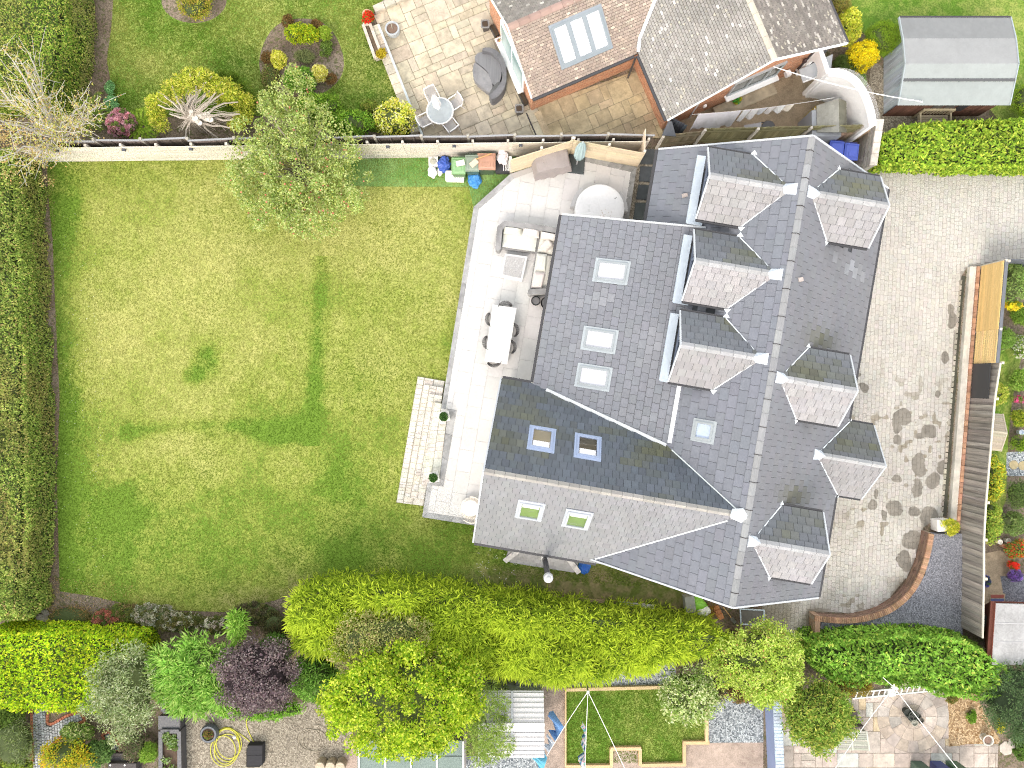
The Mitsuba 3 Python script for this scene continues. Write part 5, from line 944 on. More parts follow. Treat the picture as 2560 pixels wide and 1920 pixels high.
# west front: sliding doors, sill trough; gable window and door
def NWall(k, m, z): return BW_(k, m, z)
part(bung, 'patio_door', cat(beam(BW_(.08, 1.0, 1.0), BW_(.08, 3.3, 1.0), .06, 1.9)), (.80, .82, .82), 'satin'); part(bung, 'door_canopy', beam(BW_(-.06, .95, .35), BW_(-.06, 3.4, .35), .24, .06), (.88, .88, .88), 'satin')
for k in range(2): part(bung, 'door_glass', beam(BW_(.04, 1.1 + 1.1 * k, 1.05), BW_(.04, 2.05 + 1.1 * k, 1.05), .03, 1.5), (.22, .33, .33), 'gloss')
w = part(bung, 'window', cat(*[beam(NW(k, .22, .95), NW(k, .22, 2.05), .06, .08, N23) for k in (3.0, 3.75, 4.5, 5.1)], beam(NW(2.95, .22, .95), NW(5.15, .22, .95), .08, .08), beam(NW(2.95, .22, 2.05), NW(5.15, .22, 2.05), .08, .08)), (.36, .40, .42), 'satin')
part(w, 'glass', beam(NW(3, .235, 1.5), NW(5.1, .235, 1.5), .02, 1.05), (.05, .055, .04), 'gloss'); part(w, 'sill', beam(NW(2.9, .12, .86), NW(5.2, .12, .86), .26, .07), (.80, .81, .82), 'satin'); part(bung, 'step', extrude([NW(2.6, .2, 0)[:2], NW(5.3, .2, 0)[:2], NW(5.3, -.3, 0)[:2], NW(2.6, -.3, 0)[:2]], 0, .14), (.46, .40, .29), grain=3)
part(bung, 'door', cat(beam(NW(6.3, .20, 1.0), NW(7.15, .20, 1.0), .06, 1.95)), (.07, .07, .08), 'satin'); part(bung, 'wall_vent', box(NW(1.9, .12, 1.1) , (.12, .08, .15), 23), (.8, .8, .8))
c = NW(5.55, .05, .9); part(bung, 'wall_light', cat(box(c, (.2, .22, .2), 23)), (.72, .72, .73), 'satin')
c = NW(6.05, .1, 1.6); part(bung, 'lamp', ball(c, (.09, .09, .14), 2), (.05, .03, .03), 'satin')
t = thing('door_canopy', 'pale grey flat canopy over the bungalow back door', 'canopy'); q = [NW(6.0, .0, 1.05), NW(7.5, .05, 1.05), NW(7.2, -.55, .95), NW(6.0, -.5, .95)]; part(t, 'panel', hexa(np.array(q) - [0, 0, .03], np.array(q)), (.42, .44, .46), 'satin'); part(t, 'edge', beam(q[3], q[2], .05, .05), (.75, .76, .77), 'satin'); part(t, 'bracket', beam(NW(6.2, .2, .5), NW(6.2, -.4, .95), .05, .05), (.7, .7, .7))
t = thing('dark_gate', 'dark grey wooden gate between bungalow corner and mossy fence', 'gate'); a, b = S(1657, 333), S(1692, 352)
for k in range(6): p, q = a + (b - a) * (k + .03) / 6, a + (b - a) * (k + .97) / 6; part(t, 'board', beam((p + q) / 2 + [0, .0, .05], (p + q) / 2 + [0, .0, 1.72], .125, .03, (0, 1, 0)), tint(rng(210 + k), 1, (.06, .07, .085), .12)[0], grain=7)
part(t, 'brace', beam(a + [0, .03, .3], b + [0, .03, 1.4], .05, .08), (.06, .07, .085)); part(t, 'roof_sheet', hexa(np.array([S(1655, 338, 1.55), S(1690, 341, 1.55), S(1680, 303, 1.75), S(1671, 302, 1.75)]) - [0, 0, .03], np.array([S(1655, 338, 1.55), S(1690, 341, 1.55), S(1680, 303, 1.75), S(1671, 302, 1.75)])), (.075, .085, .10), 'satin')

# ---- its stone patio
NP = Polygon(SL([(935, 40), (1060, -20), (1160, -40), (1245, -40), (1330, 270), (1597, 175), (1662, 345), (1075, 345), (1060, 340), (945, 62)]))
struct('stone_patio', sheet(NP, .012), (0.24, 0.21, 0.155), grain=3, label='neighbour patio of mixed yellow sandstone slabs')
def random_slabs(poly, ang, mod, r, sizes, gap=.008, xr=None):
    c = np.array(poly.centroid.coords[0]); P = affinity.rotate(poly, -ang, origin=tuple(c)); x0, y0, x1, y1 = P.bounds; nx, ny = int((x1 - x0) / mod) + 1, int((y1 - y0) / mod) + 1; used = np.zeros((nx, ny), bool); a = math.radians(ang); R = np.array([[math.cos(a), math.sin(a)], [-math.sin(a), math.cos(a)]]); out = []
    for i in range(nx):
        for j in range(ny):
            if used[i, j]: continue
            for s in [sizes[k] for k in r.permutation(len(sizes))] + [(1, 1)]:
                if i + s[0] <= nx and j + s[1] <= ny and not used[i:i + s[0], j:j + s[1]].any(): break
            used[i:i + s[0], j:j + s[1]] = True; b = Polygon([(x0 + i * mod + gap, y0 + j * mod + gap), (x0 + (i + s[0]) * mod - gap, y0 + j * mod + gap), (x0 + (i + s[0]) * mod - gap, y0 + (j + s[1]) * mod - gap), (x0 + i * mod + gap, y0 + (j + s[1]) * mod - gap)])
            if not b.intersects(P): continue
            g = b if P.contains(b) else b.intersection(P)
            for q in getattr(g, 'geoms', [g]):
                if q.geom_type == 'Polygon' and q.area > .01: out.append((np.array(q.exterior.coords)[:-1] - c) @ R + c)
    return out
r = rng(220); Q = random_slabs(NP, 23, .30, r, [(3, 2), (2, 3), (2, 2), (2, 2), (2, 1), (1, 2), (3, 3)], .011)
ctr = np.array([q.mean(0) for q in Q]); warm = (ctr[:, 0] > 1.2)[:, None]
cols = tint(r, len(Q), (0.44, 0.39, 0.30), .07, .025) * np.where(warm, [1.0, .95, .80], [1.05, 1.06, 1.06]); place_tiles('stone_patio', 'slab', 'slabs', Q, 0, .032, .006, np.clip(cols, 0, 1), 3)
part('stone_patio', 'step', beam(S(1343, 280, .03), S(1372, 345, .03), .28, .10), (0.50, 0.42, 0.28), grain=3)
part('stone_patio', 'drain', beam(S(1316, 283, .03), S(1343, 345, .03), .05, .03), (.05, .05, .055))
# low stone edging and glass-topped rail on the lawn side
t = thing('patio_wall', 'low stone kerb wall along the lawn side of the sandstone patio', 'wall'); r = rng(221); a, b = S(948, 65), S(1052, 330); n = 11
for i in range(n): p, q = a + (b - a) * (i + .02) / n, a + (b - a) * (i + .98) / n; o = np.array([-.30, -.12]); part(t, 'stone', quadbox([p[:2] + o * 1.25, p[:2], q[:2], q[:2] + o * 1.25], 0, .22, .012), tint(r, 1, (.52, .47, .38), .1)[0], grain=3)
a2, b2 = S(940, 38), S(1070, -22)
for i in range(5): p, q = a2 + (b2 - a2) * (i + .02) / 5, a2 + (b2 - a2) * (i + .98) / 5; part(t, 'stone', quadbox([p[:2], q[:2], q[:2] + [-.11, .28], p[:2] + [-.11, .28]], 0, .22, .012), tint(r, 1, (.46, .42, .35), .1)[0], grain=3)
t = thing('rail', 'narrow blue grey metal rail along the sandstone patio edge', 'rail')
a, b = S(946, 62, .5), S(1056, 338, .5); part(t, 'top_rail', beam(a, b, .09, .04), (.42, .47, .50), 'satin')
for k in range(7): p = a + (b - a) * k / 6; part(t, 'post', box([p[0], p[1], .1], (.05, .05, .4)), (.4, .44, .47), 'satin')
t = thing('trough', 'stone trough bed with low plants at the patio corner', 'planter'); q = SL([(908, 62), (925, 60), (955, 140), (938, 146)], .3); part(t, 'rim', cat(*[beam(np.r_[q[i], .25], np.r_[q[(i + 1) % 4], .25], .12, .2) for i in range(4)]), (.52, .47, .40), grain=3); part(t, 'soil', quadbox(q, 0, .28), (.12, .09, .06), grain=3)
bush('yellow_plant', 'small golden yellow plant at the foot end of the stone trough', 'plant', 954, 134, 13, 14, .6, [(.42, .34, .03), (.30, .26, .03)], 230, leaf=(.07, .03), base=.25)
t = bush('red_flowers', 'bright red geraniums in a pot at the patio corner', 'flowers', 921, 43, 15, 15, .6, [(.62, .035, .02), (.5, .03, .02), (.12, .16, .03)], 231, w=[4, 2, 2], leaf=(.08, .06), base=.2, corecol=(.1, .06, .03)); part(t, 'pot', lathe([(.15, 0), (.2, .28), (.17, .28), (.001, .25)], S(921, 43), 16), (.55, .35, .22))
c = S(980, 70, .4); c[2] = 0; t = thing('round_planter', 'round grey tub with bare soil on the sandstone patio', 'planter'); part(t, 'pot', lathe([(.21, 0), (.28, .1), (.30, .38), (.28, .40), (.235, .40), (.225, .33)], c, 28), (.40, .43, .45), smooth=40); part(t, 'soil', lathe([(.228, .34), (.001, .36)], c, 20), (.16, .11, .085), grain=3); part(t, 'stick', tube([c + [0, 0, .3], c + [.02, 0, .75]], .012), (.5, .5, .42))
for px, py, lab in ((1213, 62, 'square black planter beside the upper bungalow wall'), (1298, 273, 'square black planter by the lower bungalow corner')):
    c = S(px, py, .35); c[2] = 0; t = thing('square_planter', lab, 'planter', 'black planters by the bungalow'); part(t, 'pot', box(c, (.24, .24, .42), 20, 1.18), (.075, .07, .072), 'satin'); part(t, 'rim', cat(*[beam(c + np.array([x0 * .15, y0 * .15, .43]), c + np.array([x1 * .15, y1 * .15, .43]), .05, .03) for x0, y0, x1, y1 in ((-1, -1, 1, -1), (1, -1, 1, 1), (1, 1, -1, 1), (-1, 1, -1, -1))]), (.22, .22, .22), 'satin'); part(t, 'soil', box(c + [0, 0, .42], (.2, .2, .012), 20), (.07, .05, .035))
for (ax, ay), (bx, by), lab in (((1229, 66), (1243, 92), 'black trough planter under the upper bungalow wall'), ((1293, 218), (1315, 262), 'black trough planter by the lower bungalow corner')):
    a, b = S(ax, ay, .12), S(bx, by, .12); t = thing('trough_planter', lab, 'planter', 'black troughs by the bungalow'); part(t, 'box', beam(a, b, .2, .24), (.05, .048, .05), 'satin'); part(t, 'soil', beam(a + [0, 0, .125], b + [0, 0, .125], .15, .01), (.06, .045, .03))
bush('flower_pot', 'purple and yellow flowers in a pot by the bungalow door', 'flowers', 1248, 103, 7, 12, .4, [(.5, .4, .05), (.35, .05, .3), (.1, .15, .03)], 232, leaf=(.05, .035), core=False)
# curved rattan sofa and footstool
t = thing('curved_sofa', 'dark grey curved rattan sofa with leaf shaped footstool on the patio', 'sofa'); K2 = lambda x, y: (640 + x / 3.456, y / 3.456)
outer = spline([K2(*p) for p in ((1960, 415), (2070, 430), (2145, 520), (2165, 640), (2145, 760), (2080, 840), (2030, 850))], 6); inner = spline([K2(*p) for p in ((1955, 440), (2050, 465), (2110, 540), (2128, 640), (2110, 720), (2050, 790), (2018, 830))], 6)
part(t, 'back', extrude(np.vstack([SL(outer, .7), SL(inner, .7)[::-1]]), .03, .70), (.15, .155, .165), grain=3)
seat = spline([K2(*p) for p in ((1945, 450), (2050, 470), (2112, 560), (2120, 650), (2090, 725), (2040, 715), (2010, 640), (1960, 580), (1900, 530), (1895, 480), (1945, 450))], 5); part(t, 'seat', extrude(SL(seat, .4), .03, .40), (.19, .195, .21), grain=2)
arm = spline([K2(*p) for p in ((2140, 715), (2120, 770), (2060, 830), (2015, 840), (2045, 750), (2140, 715))], 5); part(t, 'side_tray', extrude(SL(arm, .42), .03, .42), (.13, .135, .14), grain=3)
ft = spline([K2(*p) for p in ((1890, 540), (1960, 590), (2015, 650), (2042, 730), (2025, 800), (1960, 760), (1890, 690), (1872, 600), (1890, 540))], 5); solo('footstool', cat(extrude(SL(ft, .38), .03, .38)), (.21, .215, .225), 'grey leaf shaped footstool tucked into the curved sofa', 'footstool', grain=3)
# glass table with closed white parasol and four chairs
c = S(1100, 277, .72); c[2] = 0; t = thing('glass_table', 'round glass garden table with pale rim on the sandstone patio', 'table'); part(t, 'rim', tube([c + [.53 * math.cos(a), .53 * math.sin(a), .72] for a in np.linspace(0, 6.2832, 41)], .028, 6), (.80, .80, .80), 'satin')
part(t, 'glass', lathe([(.52, .71), (.52, .722), (.001, .722)], c, 40), (.30, .34, .36), 'gloss')
for a in np.arange(4) * 1.571 + .5: part(t, 'leg', tube([c + [.42 * math.cos(a), .42 * math.sin(a), 0], c + [.46 * math.cos(a), .46 * math.sin(a), .7]], .02), (.75, .75, .75), 'satin')
t = thing('closed_parasol', 'folded white parasol standing through the round glass table', 'parasol'); part(t, 'pole', tube([c + [.0, 0, .05], c + [-.12, .1, 1.9]], .022, 8), (.8, .8, .8), 'satin')
v, f = lathe([(.02, .95), (.10, 1.0), (.15, 1.2), (.13, 1.6), (.06, 1.95), (.01, 2.0)], (0, 0, 0), 28); g_ = np.arctan2(v[:, 1], v[:, 0]); v[:, :2] *= (1 + .2 * np.sin(7 * g_))[:, None]; v[:, 0] -= .12 * (v[:, 2] - .1) / 1.8; v[:, 1] += .1 * (v[:, 2] - .1) / 1.8; part(t, 'canopy', (v + c, f), (.85, .84, .83), smooth=60); part(t, 'base', lathe([(.2, 0), (.2, .06), (.03, .1)], c, 20), (.08, .08, .085))
for px, py, lab in ((1081, 240, 'upper left pale framed mesh chair at the glass table'), (1137, 256, 'right hand pale framed mesh chair at the glass table'), (1061, 300, 'left hand pale framed mesh chair at the glass table'), (1127, 313, 'lower pale framed mesh chair at the glass table')):
    p = S(px, py, .6); d = unit(c[:2] - p[:2]); s = np.array([-d[1], d[0]]); t = thing('mesh_chair', lab, 'chair', 'mesh chairs round the glass table'); o = p[:2]; WHT = (.78, .78, .79)
    part(t, 'seat', quadbox([o + d * .24 + s * .22, o + d * .24 - s * .22, o - d * .18 - s * .2, o - d * .18 + s * .2], .41, .43), (.40, .39, .38))
    part(t, 'backrest', hexa(np.array([np.r_[o - d * .18 + s * .2, .45], np.r_[o - d * .18 - s * .2, .45], np.r_[o - d * .28 - s * .2, .88], np.r_[o - d * .28 + s * .2, .88]]), np.array([np.r_[o - d * .16 + s * .2, .45], np.r_[o - d * .16 - s * .2, .45], np.r_[o - d * .26 - s * .2, .88], np.r_[o - d * .26 + s * .2, .88]])), (.45, .44, .43))
    for q in (-1, 1): part(t, 'side_frame', tube([np.r_[o + d * .26 + s * q * .25, 0], np.r_[o + d * .24 + s * q * .25, .62], np.r_[o - d * .2 + s * q * .25, .64], np.r_[o - d * .3 + s * q * .21, .9]], .02, 6), WHT, 'satin'); part(t, 'leg', tube([np.r_[o - d * .3 + s * q * .23, 0], np.r_[o - d * .15 + s * q * .24, .5]], .018), WHT, 'satin')
    part(t, 'top_rail', tube([np.r_[o - d * .28 + s * .22, .88], np.r_[o - d * .31, .90], np.r_[o - d * .28 - s * .22, .88]], .02), WHT, 'satin')
# ---- white curved wall, washing, little shed, wire poles
WH = (.80, .81, .82)
t = thing('white_wall', 'white rendered curved wall with arched doorway beside the bungalow', 'wall')
a, b = np.array([*S(1993, 183)[:2]]), np.array([*S(2012, 239)[:2]]); d = unit(b - a); Lw = np.linalg.norm(b - a)
prof = Polygon([(0, 0), (.12, 0), (.12, 1.3), *[(.12 + .36 - .36 * math.cos(x), 1.3 + .42 * math.sin(x)) for x in np.linspace(0, math.pi, 12)], (.84, 0), (Lw, 0), (Lw, 2.2), (0, 2.2)])
v, f = extrude(np.array(prof.exterior.coords)[:-1], -.09, .09); nv = np.array([-d[1], d[0]]); v2 = np.c_[a[0] + d[0] * v[:, 0] + nv[0] * v[:, 2], a[1] + d[1] * v[:, 0] + nv[1] * v[:, 2], v[:, 1]]; m = trimesh.Trimesh(v2, f, process=False); trimesh.repair.fix_normals(m); part(t, 'arched_wall', tm(m), WH)
cw = spline([np.r_[b, 0], S(2048, 243), S(2078, 263), S(2100, 300), S(2111, 336), S(2115, 362)], 6)[:, :2]; part(t, 'curved_wall', extrude(LineString(cw).buffer(.10, cap_style=2), 0, 2.15), WH)
part(t, 'coping', extrude(LineString(cw).buffer(.15, cap_style=2), 2.15, 2.22), (.84, .85, .86))
ew = rng(240); sp_ = [LineString(cw).interpolate(x, normalized=True).coords[0] for x in np.linspace(0, 1, 70)]; part(t, 'wall_spikes', cat(*[beam(np.r_[np.array(p) + [.15, .1], 2.18], np.r_[np.array(p) + [.24 + .04 * ew.random(), .16], 2.24], .012, .012) for p in sp_]), (.5, .5, .5), kind='stuff')
t = thing('small_shed', 'small felt roofed shed inside the white curved wall', 'shed'); q = [S(2042, 264, 1.45), S(2097, 245, 1.75), S(2098, 330, 1.75), S(2043, 330, 1.45), S(2116, 254, 1.45), S(2117, 330, 1.45)]
part(t, 'wall', hull(*[np.r_[p[:2] * .985, z] for p in (q[0], q[4], q[5], q[3]) for z in (0, 1.4)]), (.30, .32, .34)); th = np.array([0, 0, .05]); part(t, 'roof', hexa(np.array([q[0], q[3], q[2], q[1]]) - th, np.array([q[0], q[3], q[2], q[1]])), (.27, .27, .24), grain=3); part(t, 'roof', hexa(np.array([q[1], q[2], q[5], q[4]]) - th, np.array([q[1], q[2], q[5], q[4]])), (.17, .165, .13), grain=3)
part(t, 'door', beam(S(2026, 278, .7), S(2026, 310, .7), .05, 1.1), (.42, .31, .06)); part(t, 'door_frame', beam(S(2037, 270, 1.2), S(2037, 300, 1.2), .05, .05), (.75, .75, .72))
t = thing('washing', 'white washing pegged along a line in the bungalow yard', 'washing'); r = rng(241); la, lb = S(1742, 285, 1.9), S(1992, 259, 1.9)
lp = np.array([la + (lb - la) * u - [0, 0, .12 * 4 * u * (1 - u)] for u in np.linspace(-.05, 1.35, 24)]); part(t, 'line', tube(lp, .008, 4), (.75, .75, .75))
def garment(u0, u1, drop, col, sd, flare=.25, name='garment'):
    n, m = 14, 7; uu, vv = np.meshgrid(np.linspace(u0, u1, n), np.linspace(0, 1, m), indexing='ij'); base = np.array([la + (lb - la) * u - [0, 0, .12 * 4 * u * (1 - u)] for u in uu.ravel()]).reshape(n, m, 3); w = np.sin(uu * 60 + sd) * .05 * vv + .04 * np.sin(uu * 23 + 2 * sd) * vv; base[..., 2] -= vv * drop; base[..., 1] -= w + flare * vv * (.5 + .3 * math.sin(sd)); base[..., 0] -= .35 * flare * vv
    i, j = np.meshgrid(np.arange(n - 1), np.arange(m - 1), indexing='ij'); A = (i * m + j).ravel(); F = np.vstack([np.c_[A, A + m, A + m + 1], np.c_[A, A + m + 1, A + 1]]); P = base.reshape(-1, 3); part(t, name, (np.vstack([P, P + [0, .006, 0]]), np.vstack([F, F[:, ::-1] + len(P)])), col, smooth=True)
garment(.02, .46, 1.0, (.70, .70, .76), 1, .35, 'sheet')
for k in range(6): garment(.48 + .085 * k, .555 + .085 * k, .7 - .07 * k, ((.78, .80, .84), (.80, .80, .82), (.72, .75, .82), (.80, .77, .77), (.78, .79, .8), (.76, .7, .6))[k], 2 + k, .2)
for q, z in ((S(1722, 296, 0), 2.0), (S(2078, 262, 0), 2.0)): part(t, 'line_post', tube([q, q + [0, 0, z]], .03, 6), (.45, .45, .46))
t = thing('washing_line', 'long white line from bungalow gable to the grey shed roof', 'washing line'); a, b = NW(3.9, -.1, 3.4), S(2304, 254, 1.9); part(t, 'cord', tube([a + (b - a) * u - [0, 0, .25 * 4 * u * (1 - u)] for u in np.linspace(0, 1, 12)], .018, 5), (.85, .84, .83)); part(t, 'hook', tube([b + [-.05, 0, -.05], b + [.05, 0, .0]], .04), (.5, .5, .52))
t = bush('potted_tools', 'yellow and green garden toys by the bungalow step', 'toys', 1843, 250, 8, 8, .35, [(.62, .45, .03), (.05, .35, .08)], 242, leaf=(.09, .06), core=False)
c = S(1921, 318, .5); c[2] = 0; solo('round_bin', lathe([(.24, 0), (.28, .5), (.26, .52), (.001, .50)], c, 20), (.06, .06, .065), 'black round tub behind the mossy fence', 'tub', 'satin')
c = S(1880, 320, .4); c[2] = 0; t = thing('wheelbarrow', 'grey wheelbarrow parked behind the mossy fence', 'wheelbarrow'); part(t, 'tray', hull(c + [-.3, -.15, .3], c + [-.3, .15, .3], c + [.35, -.2, .5], c + [.35, .2, .5], c + [-.1, 0, .15], c + [.2, 0, .2]), (.40, .41, .43), 'satin'); part(t, 'wheel', tube([c + [-.4, -.03, .15], c + [-.4, .03, .15]], .15, 12), (.04, .04, .04)); part(t, 'handle', tube([c + [.3, .2, .45], c + [.8, .22, .5]], .02), (.1, .1, .1)); part(t, 'handle', tube([c + [.3, -.2, .45], c + [.8, -.22, .5]], .02), (.1, .1, .1))
# ---- the long grey shed
t = thing('garden_shed', 'long garden shed with pale grey felt roof and dark red wall', 'shed'); X0, X1 = 15.22, 19.57; yv = [(10.98, 1.64), (11.85, 1.95), (12.39, 2.13), (13.44, 1.98), (14.40, 1.70)]
part(t, 'wall', hull(*[[x, y, z] for x in (15.5, 19.4) for y, z in ((11.2, 0), (13.6, 0), (11.2, 1.66), (12.39, 2.08), (13.6, 1.9))]), (.42, .47, .52), grain=7, label='pale blue boarded end wall')
for k in range(34): x = 15.42 + 4.0 * (k + .5) / 34; part(t, 'board', beam([x, 11.17, .02], [x, 11.17, 1.62], .112, .03, (0, 1, 0)), tint(rng(250 + k), 1, (.085, .043, .032), .2)[0], grain=7)
for k in range(20): y = 11.25 + 2.3 * (k + .5) / 20; part(t, 'end_board', beam([15.48, y, .02], [15.48, y, 1.68 + .35 * (1 - abs(y - 12.39) / 1.3)], .11, .02, (1, 0, 0)), tint(rng(290 + k), 1, (.40, .45, .50), .08)[0], grain=7)
for i, ((y0, z0), (y1, z1)) in enumerate(zip(yv[:-1], yv[1:])): part(t, 'roof', hexa(np.array([[X0, y0, z0 - .04], [X1, y0, z0 - .04], [X1, y1, z1 - .04], [X0, y1, z1 - .04]]), np.array([[X0, y0, z0], [X1, y0, z0], [X1, y1, z1], [X0, y1, z1]])), ((.275, .31, .31), (.29, .32, .32), (.27, .285, .29), (.21, .22, .23))[i], grain=4)
part(t, 'roof_batten', beam([X0, 11.83, 1.97], [X1, 11.83, 1.97], .10, .03), (.10, .105, .11)); part(t, 'eaves_board', beam([X0, 14.42, 1.68], [X1, 14.42, 1.68], .05, .1), (.06, .06, .065))
for x in (X0 - .02, X1 + .02): part(t, 'barge_board', cat(*[beam([x, a[0], a[1] - .02], [x, b[0], b[1] - .02], .04, .1) for a, b in zip(yv[:-1], yv[1:])]), (.33, .38, .40))
for k in range(3): part(t, 'window', beam([16.9 + .5 * k, 11.14, 1.0], [17.3 + .5 * k, 11.14, 1.0], .02, .7), (.03, .03, .035), 'gloss')
t = thing('wooden_bench', 'weathered wooden garden bench between grey shed and bright laurel hedge', 'bench'); c = S(2345, 293, .8); c[2] = 0
for k in range(5): part(t, 'seat_slat', box(c + [0, -.22 + .1 * k, .42], (1.25, .08, .03)), (.30, .26, .19), grain=1)
part(t, 'back_rail', box(c + [0, .27, .86], (1.3, .06, .07)), (.33, .29, .2), grain=1)
for k in range(9): part(t, 'back_slat', box(c + [-.52 + .13 * k, .26, .45], (.05, .03, .42)), (.28, .24, .17), grain=7)
for q in (-1, 1): part(t, 'arm', box(c + [q * .62, 0, .62], (.07, .56, .04)), (.32, .28, .2), grain=2); part(t, 'leg', box(c + [q * .62, -.24, 0], (.06, .06, .62)), (.3, .26, .18), grain=7); part(t, 'leg', box(c + [q * .62, .26, 0], (.06, .06, .9)), (.3, .26, .18), grain=7)

# ================================================================== HEDGES, TREES AND SHRUBS
def outline(px, z): return [S(x, y, z)[:2] for x, y in px]
LG = [(0.21, 0.28, 0.065), (0.30, 0.36, 0.09), (0.12, 0.18, 0.04), (0.42, 0.40, 0.14), (0.32, 0.25, 0.12)]
hedge('garden_hedge', 'tall mixed green hedge down the left side of the large lawn', [(-22.8, 9.4), (-19.55, 9.3), (-19.25, 5), (-19.1, 0), (-19.0, -5), (-19.1, -9.2), (-22.8, -9.5)], 0, 1.85, LG, 300, w=[5, 3, 4, 1, .5], leaf=(.105, .055), dens=620, sides=520, amp=.2, rag=.2, soft=.35, brown=(.42, .36, .14))
hedge('garden_hedge', 'broad clipped green hedge in the upper left corner', [(-22.9, 17.5), (-17.35, 17.5), (-17.4, 13), (-18.0, 11.2), (-22.9, 11.0)], 0, 2.0, [(0.15, 0.25, 0.035), (0.25, 0.32, 0.06), (0.08, 0.15, 0.024), (0.36, 0.36, 0.10)], 301, leaf=(.09, .045), dens=600, sides=620, amp=.15, soft=.4, rag=.12, brown=(.46, .42, .18))
hedge('laurel_hedge', 'bright yellow green laurel hedge along the top of the driveway', outline([(2208, 335), (2260, 312), (2350, 303), (2640, 295), (2640, 418), (2500, 412), (2380, 416), (2300, 408), (2210, 410)], 1.25), 0, 1.25, [(.29, .40, .05), (.21, .32, .04), (.40, .47, .08), (.13, .22, .03)], 302, leaf=(.17, .075), dens=330, sides=260, amp=.13, soft=.3)
hedge('laurel_hedge', 'rounded glossy green laurel hedge below the curved brick wall', outline([(2040, 1618), (2110, 1600), (2220, 1592), (2350, 1590), (2440, 1612), (2505, 1650), (2530, 1695), (2510, 1735), (2420, 1742), (2330, 1722), (2200, 1702), (2080, 1700), (2030, 1665)], 1.9), 0, 2.1, [(.19, .33, .05), (.26, .42, .08), (.10, .20, .03), (.40, .46, .10)], 303, w=[4, 3, 3, .7], leaf=(.17, .08), dens=330, sides=240, amp=.22, soft=.7, rag=.15)
hedge('golden_hedge', 'wide lime yellow hedge at the lower left below the lawn', outline([(-60, 1590), (60, 1588), (200, 1592), (330, 1600), (345, 1700), (280, 1790), (150, 1782), (-60, 1770)], 2.0), 0, 2.0, [(.34, .46, .02), (.25, .38, .02), (.46, .52, .04), (.14, .25, .02)], 304, leaf=(.13, .06), dens=430, sides=330, amp=.15, soft=.3, rag=.1)
# golden conifer hedge: sprays of fronds
def conifer_hedge():
    r = rng(305); t = thing('conifer_hedge', 'long feathery golden conifer hedge between the slate house and the lower gardens', 'hedge')
    P = Polygon(outline([(722, 1500), (800, 1478), (920, 1474), (1060, 1488), (1250, 1512), (1420, 1538), (1600, 1560), (1760, 1580), (1822, 1600), (1760, 1640), (1660, 1650), (1600, 1680), (1480, 1700), (1340, 1700), (1250, 1690), (1120, 1660), (960, 1640), (820, 1640), (740, 1630)], 2.7))
    q = inside_points(r, P, 1700); ring = np.array(P.exterior.segmentize(.25).coords); from scipy.spatial import cKDTree
    de, _ = cKDTree(ring).query(q); z = 2.75 - np.clip(1 - de / .5, 0, 1) ** 2 * .5 + 1.5 * (meshkit.fbm(np.c_[q * 1.25, q[:, :1] * 0], 3, 4) - .5)
    A = np.c_[q, z]; l = P.exterior; d = r.random(1300) * l.length; e = np.array([l.interpolate(x).coords[0] for x in d]); c0 = np.array(P.centroid.coords[0]); B = np.c_[e + (c0 - e) * .01, .2 + 2.3 * r.random(1300)]
    C = np.vstack([A, B]); per = 20; idx = np.repeat(np.arange(len(C)), per); o = rand_dirs(r, len(idx)); o[:, 2] = np.abs(o[:, 2]) * .8 + .1
    o[:, 1] -= .25; o /= np.linalg.norm(o, axis=1, keepdims=True); k = r.random((len(idx), 1)); Pp = C[idx] + o * (.02 + .34 * k)
    bright = np.clip(.3 + 1.6 * (meshkit.fbm(np.c_[C[:, :2] * 1.1, C[:, 2:] * .4], 3, 8) - .42), 0, 1)[idx][:, None]
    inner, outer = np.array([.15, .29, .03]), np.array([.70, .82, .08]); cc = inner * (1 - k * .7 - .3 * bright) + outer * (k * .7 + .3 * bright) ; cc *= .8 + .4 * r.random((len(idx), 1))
    m, c4 = leafmesh(r, Pp, o + .2 * rand_dirs(r, len(idx)), rand_dirs(r, len(idx)) * .35 + [0, 0, 1.2], .25, .042, np.clip(cc, .004, .9)); part(t, 'foliage', m, c4, 'leaf')
    part(t, 'branches', extrude(P.buffer(-.12), 0, 2.45), (.07, .095, .028), grain=3)
conifer_hedge()

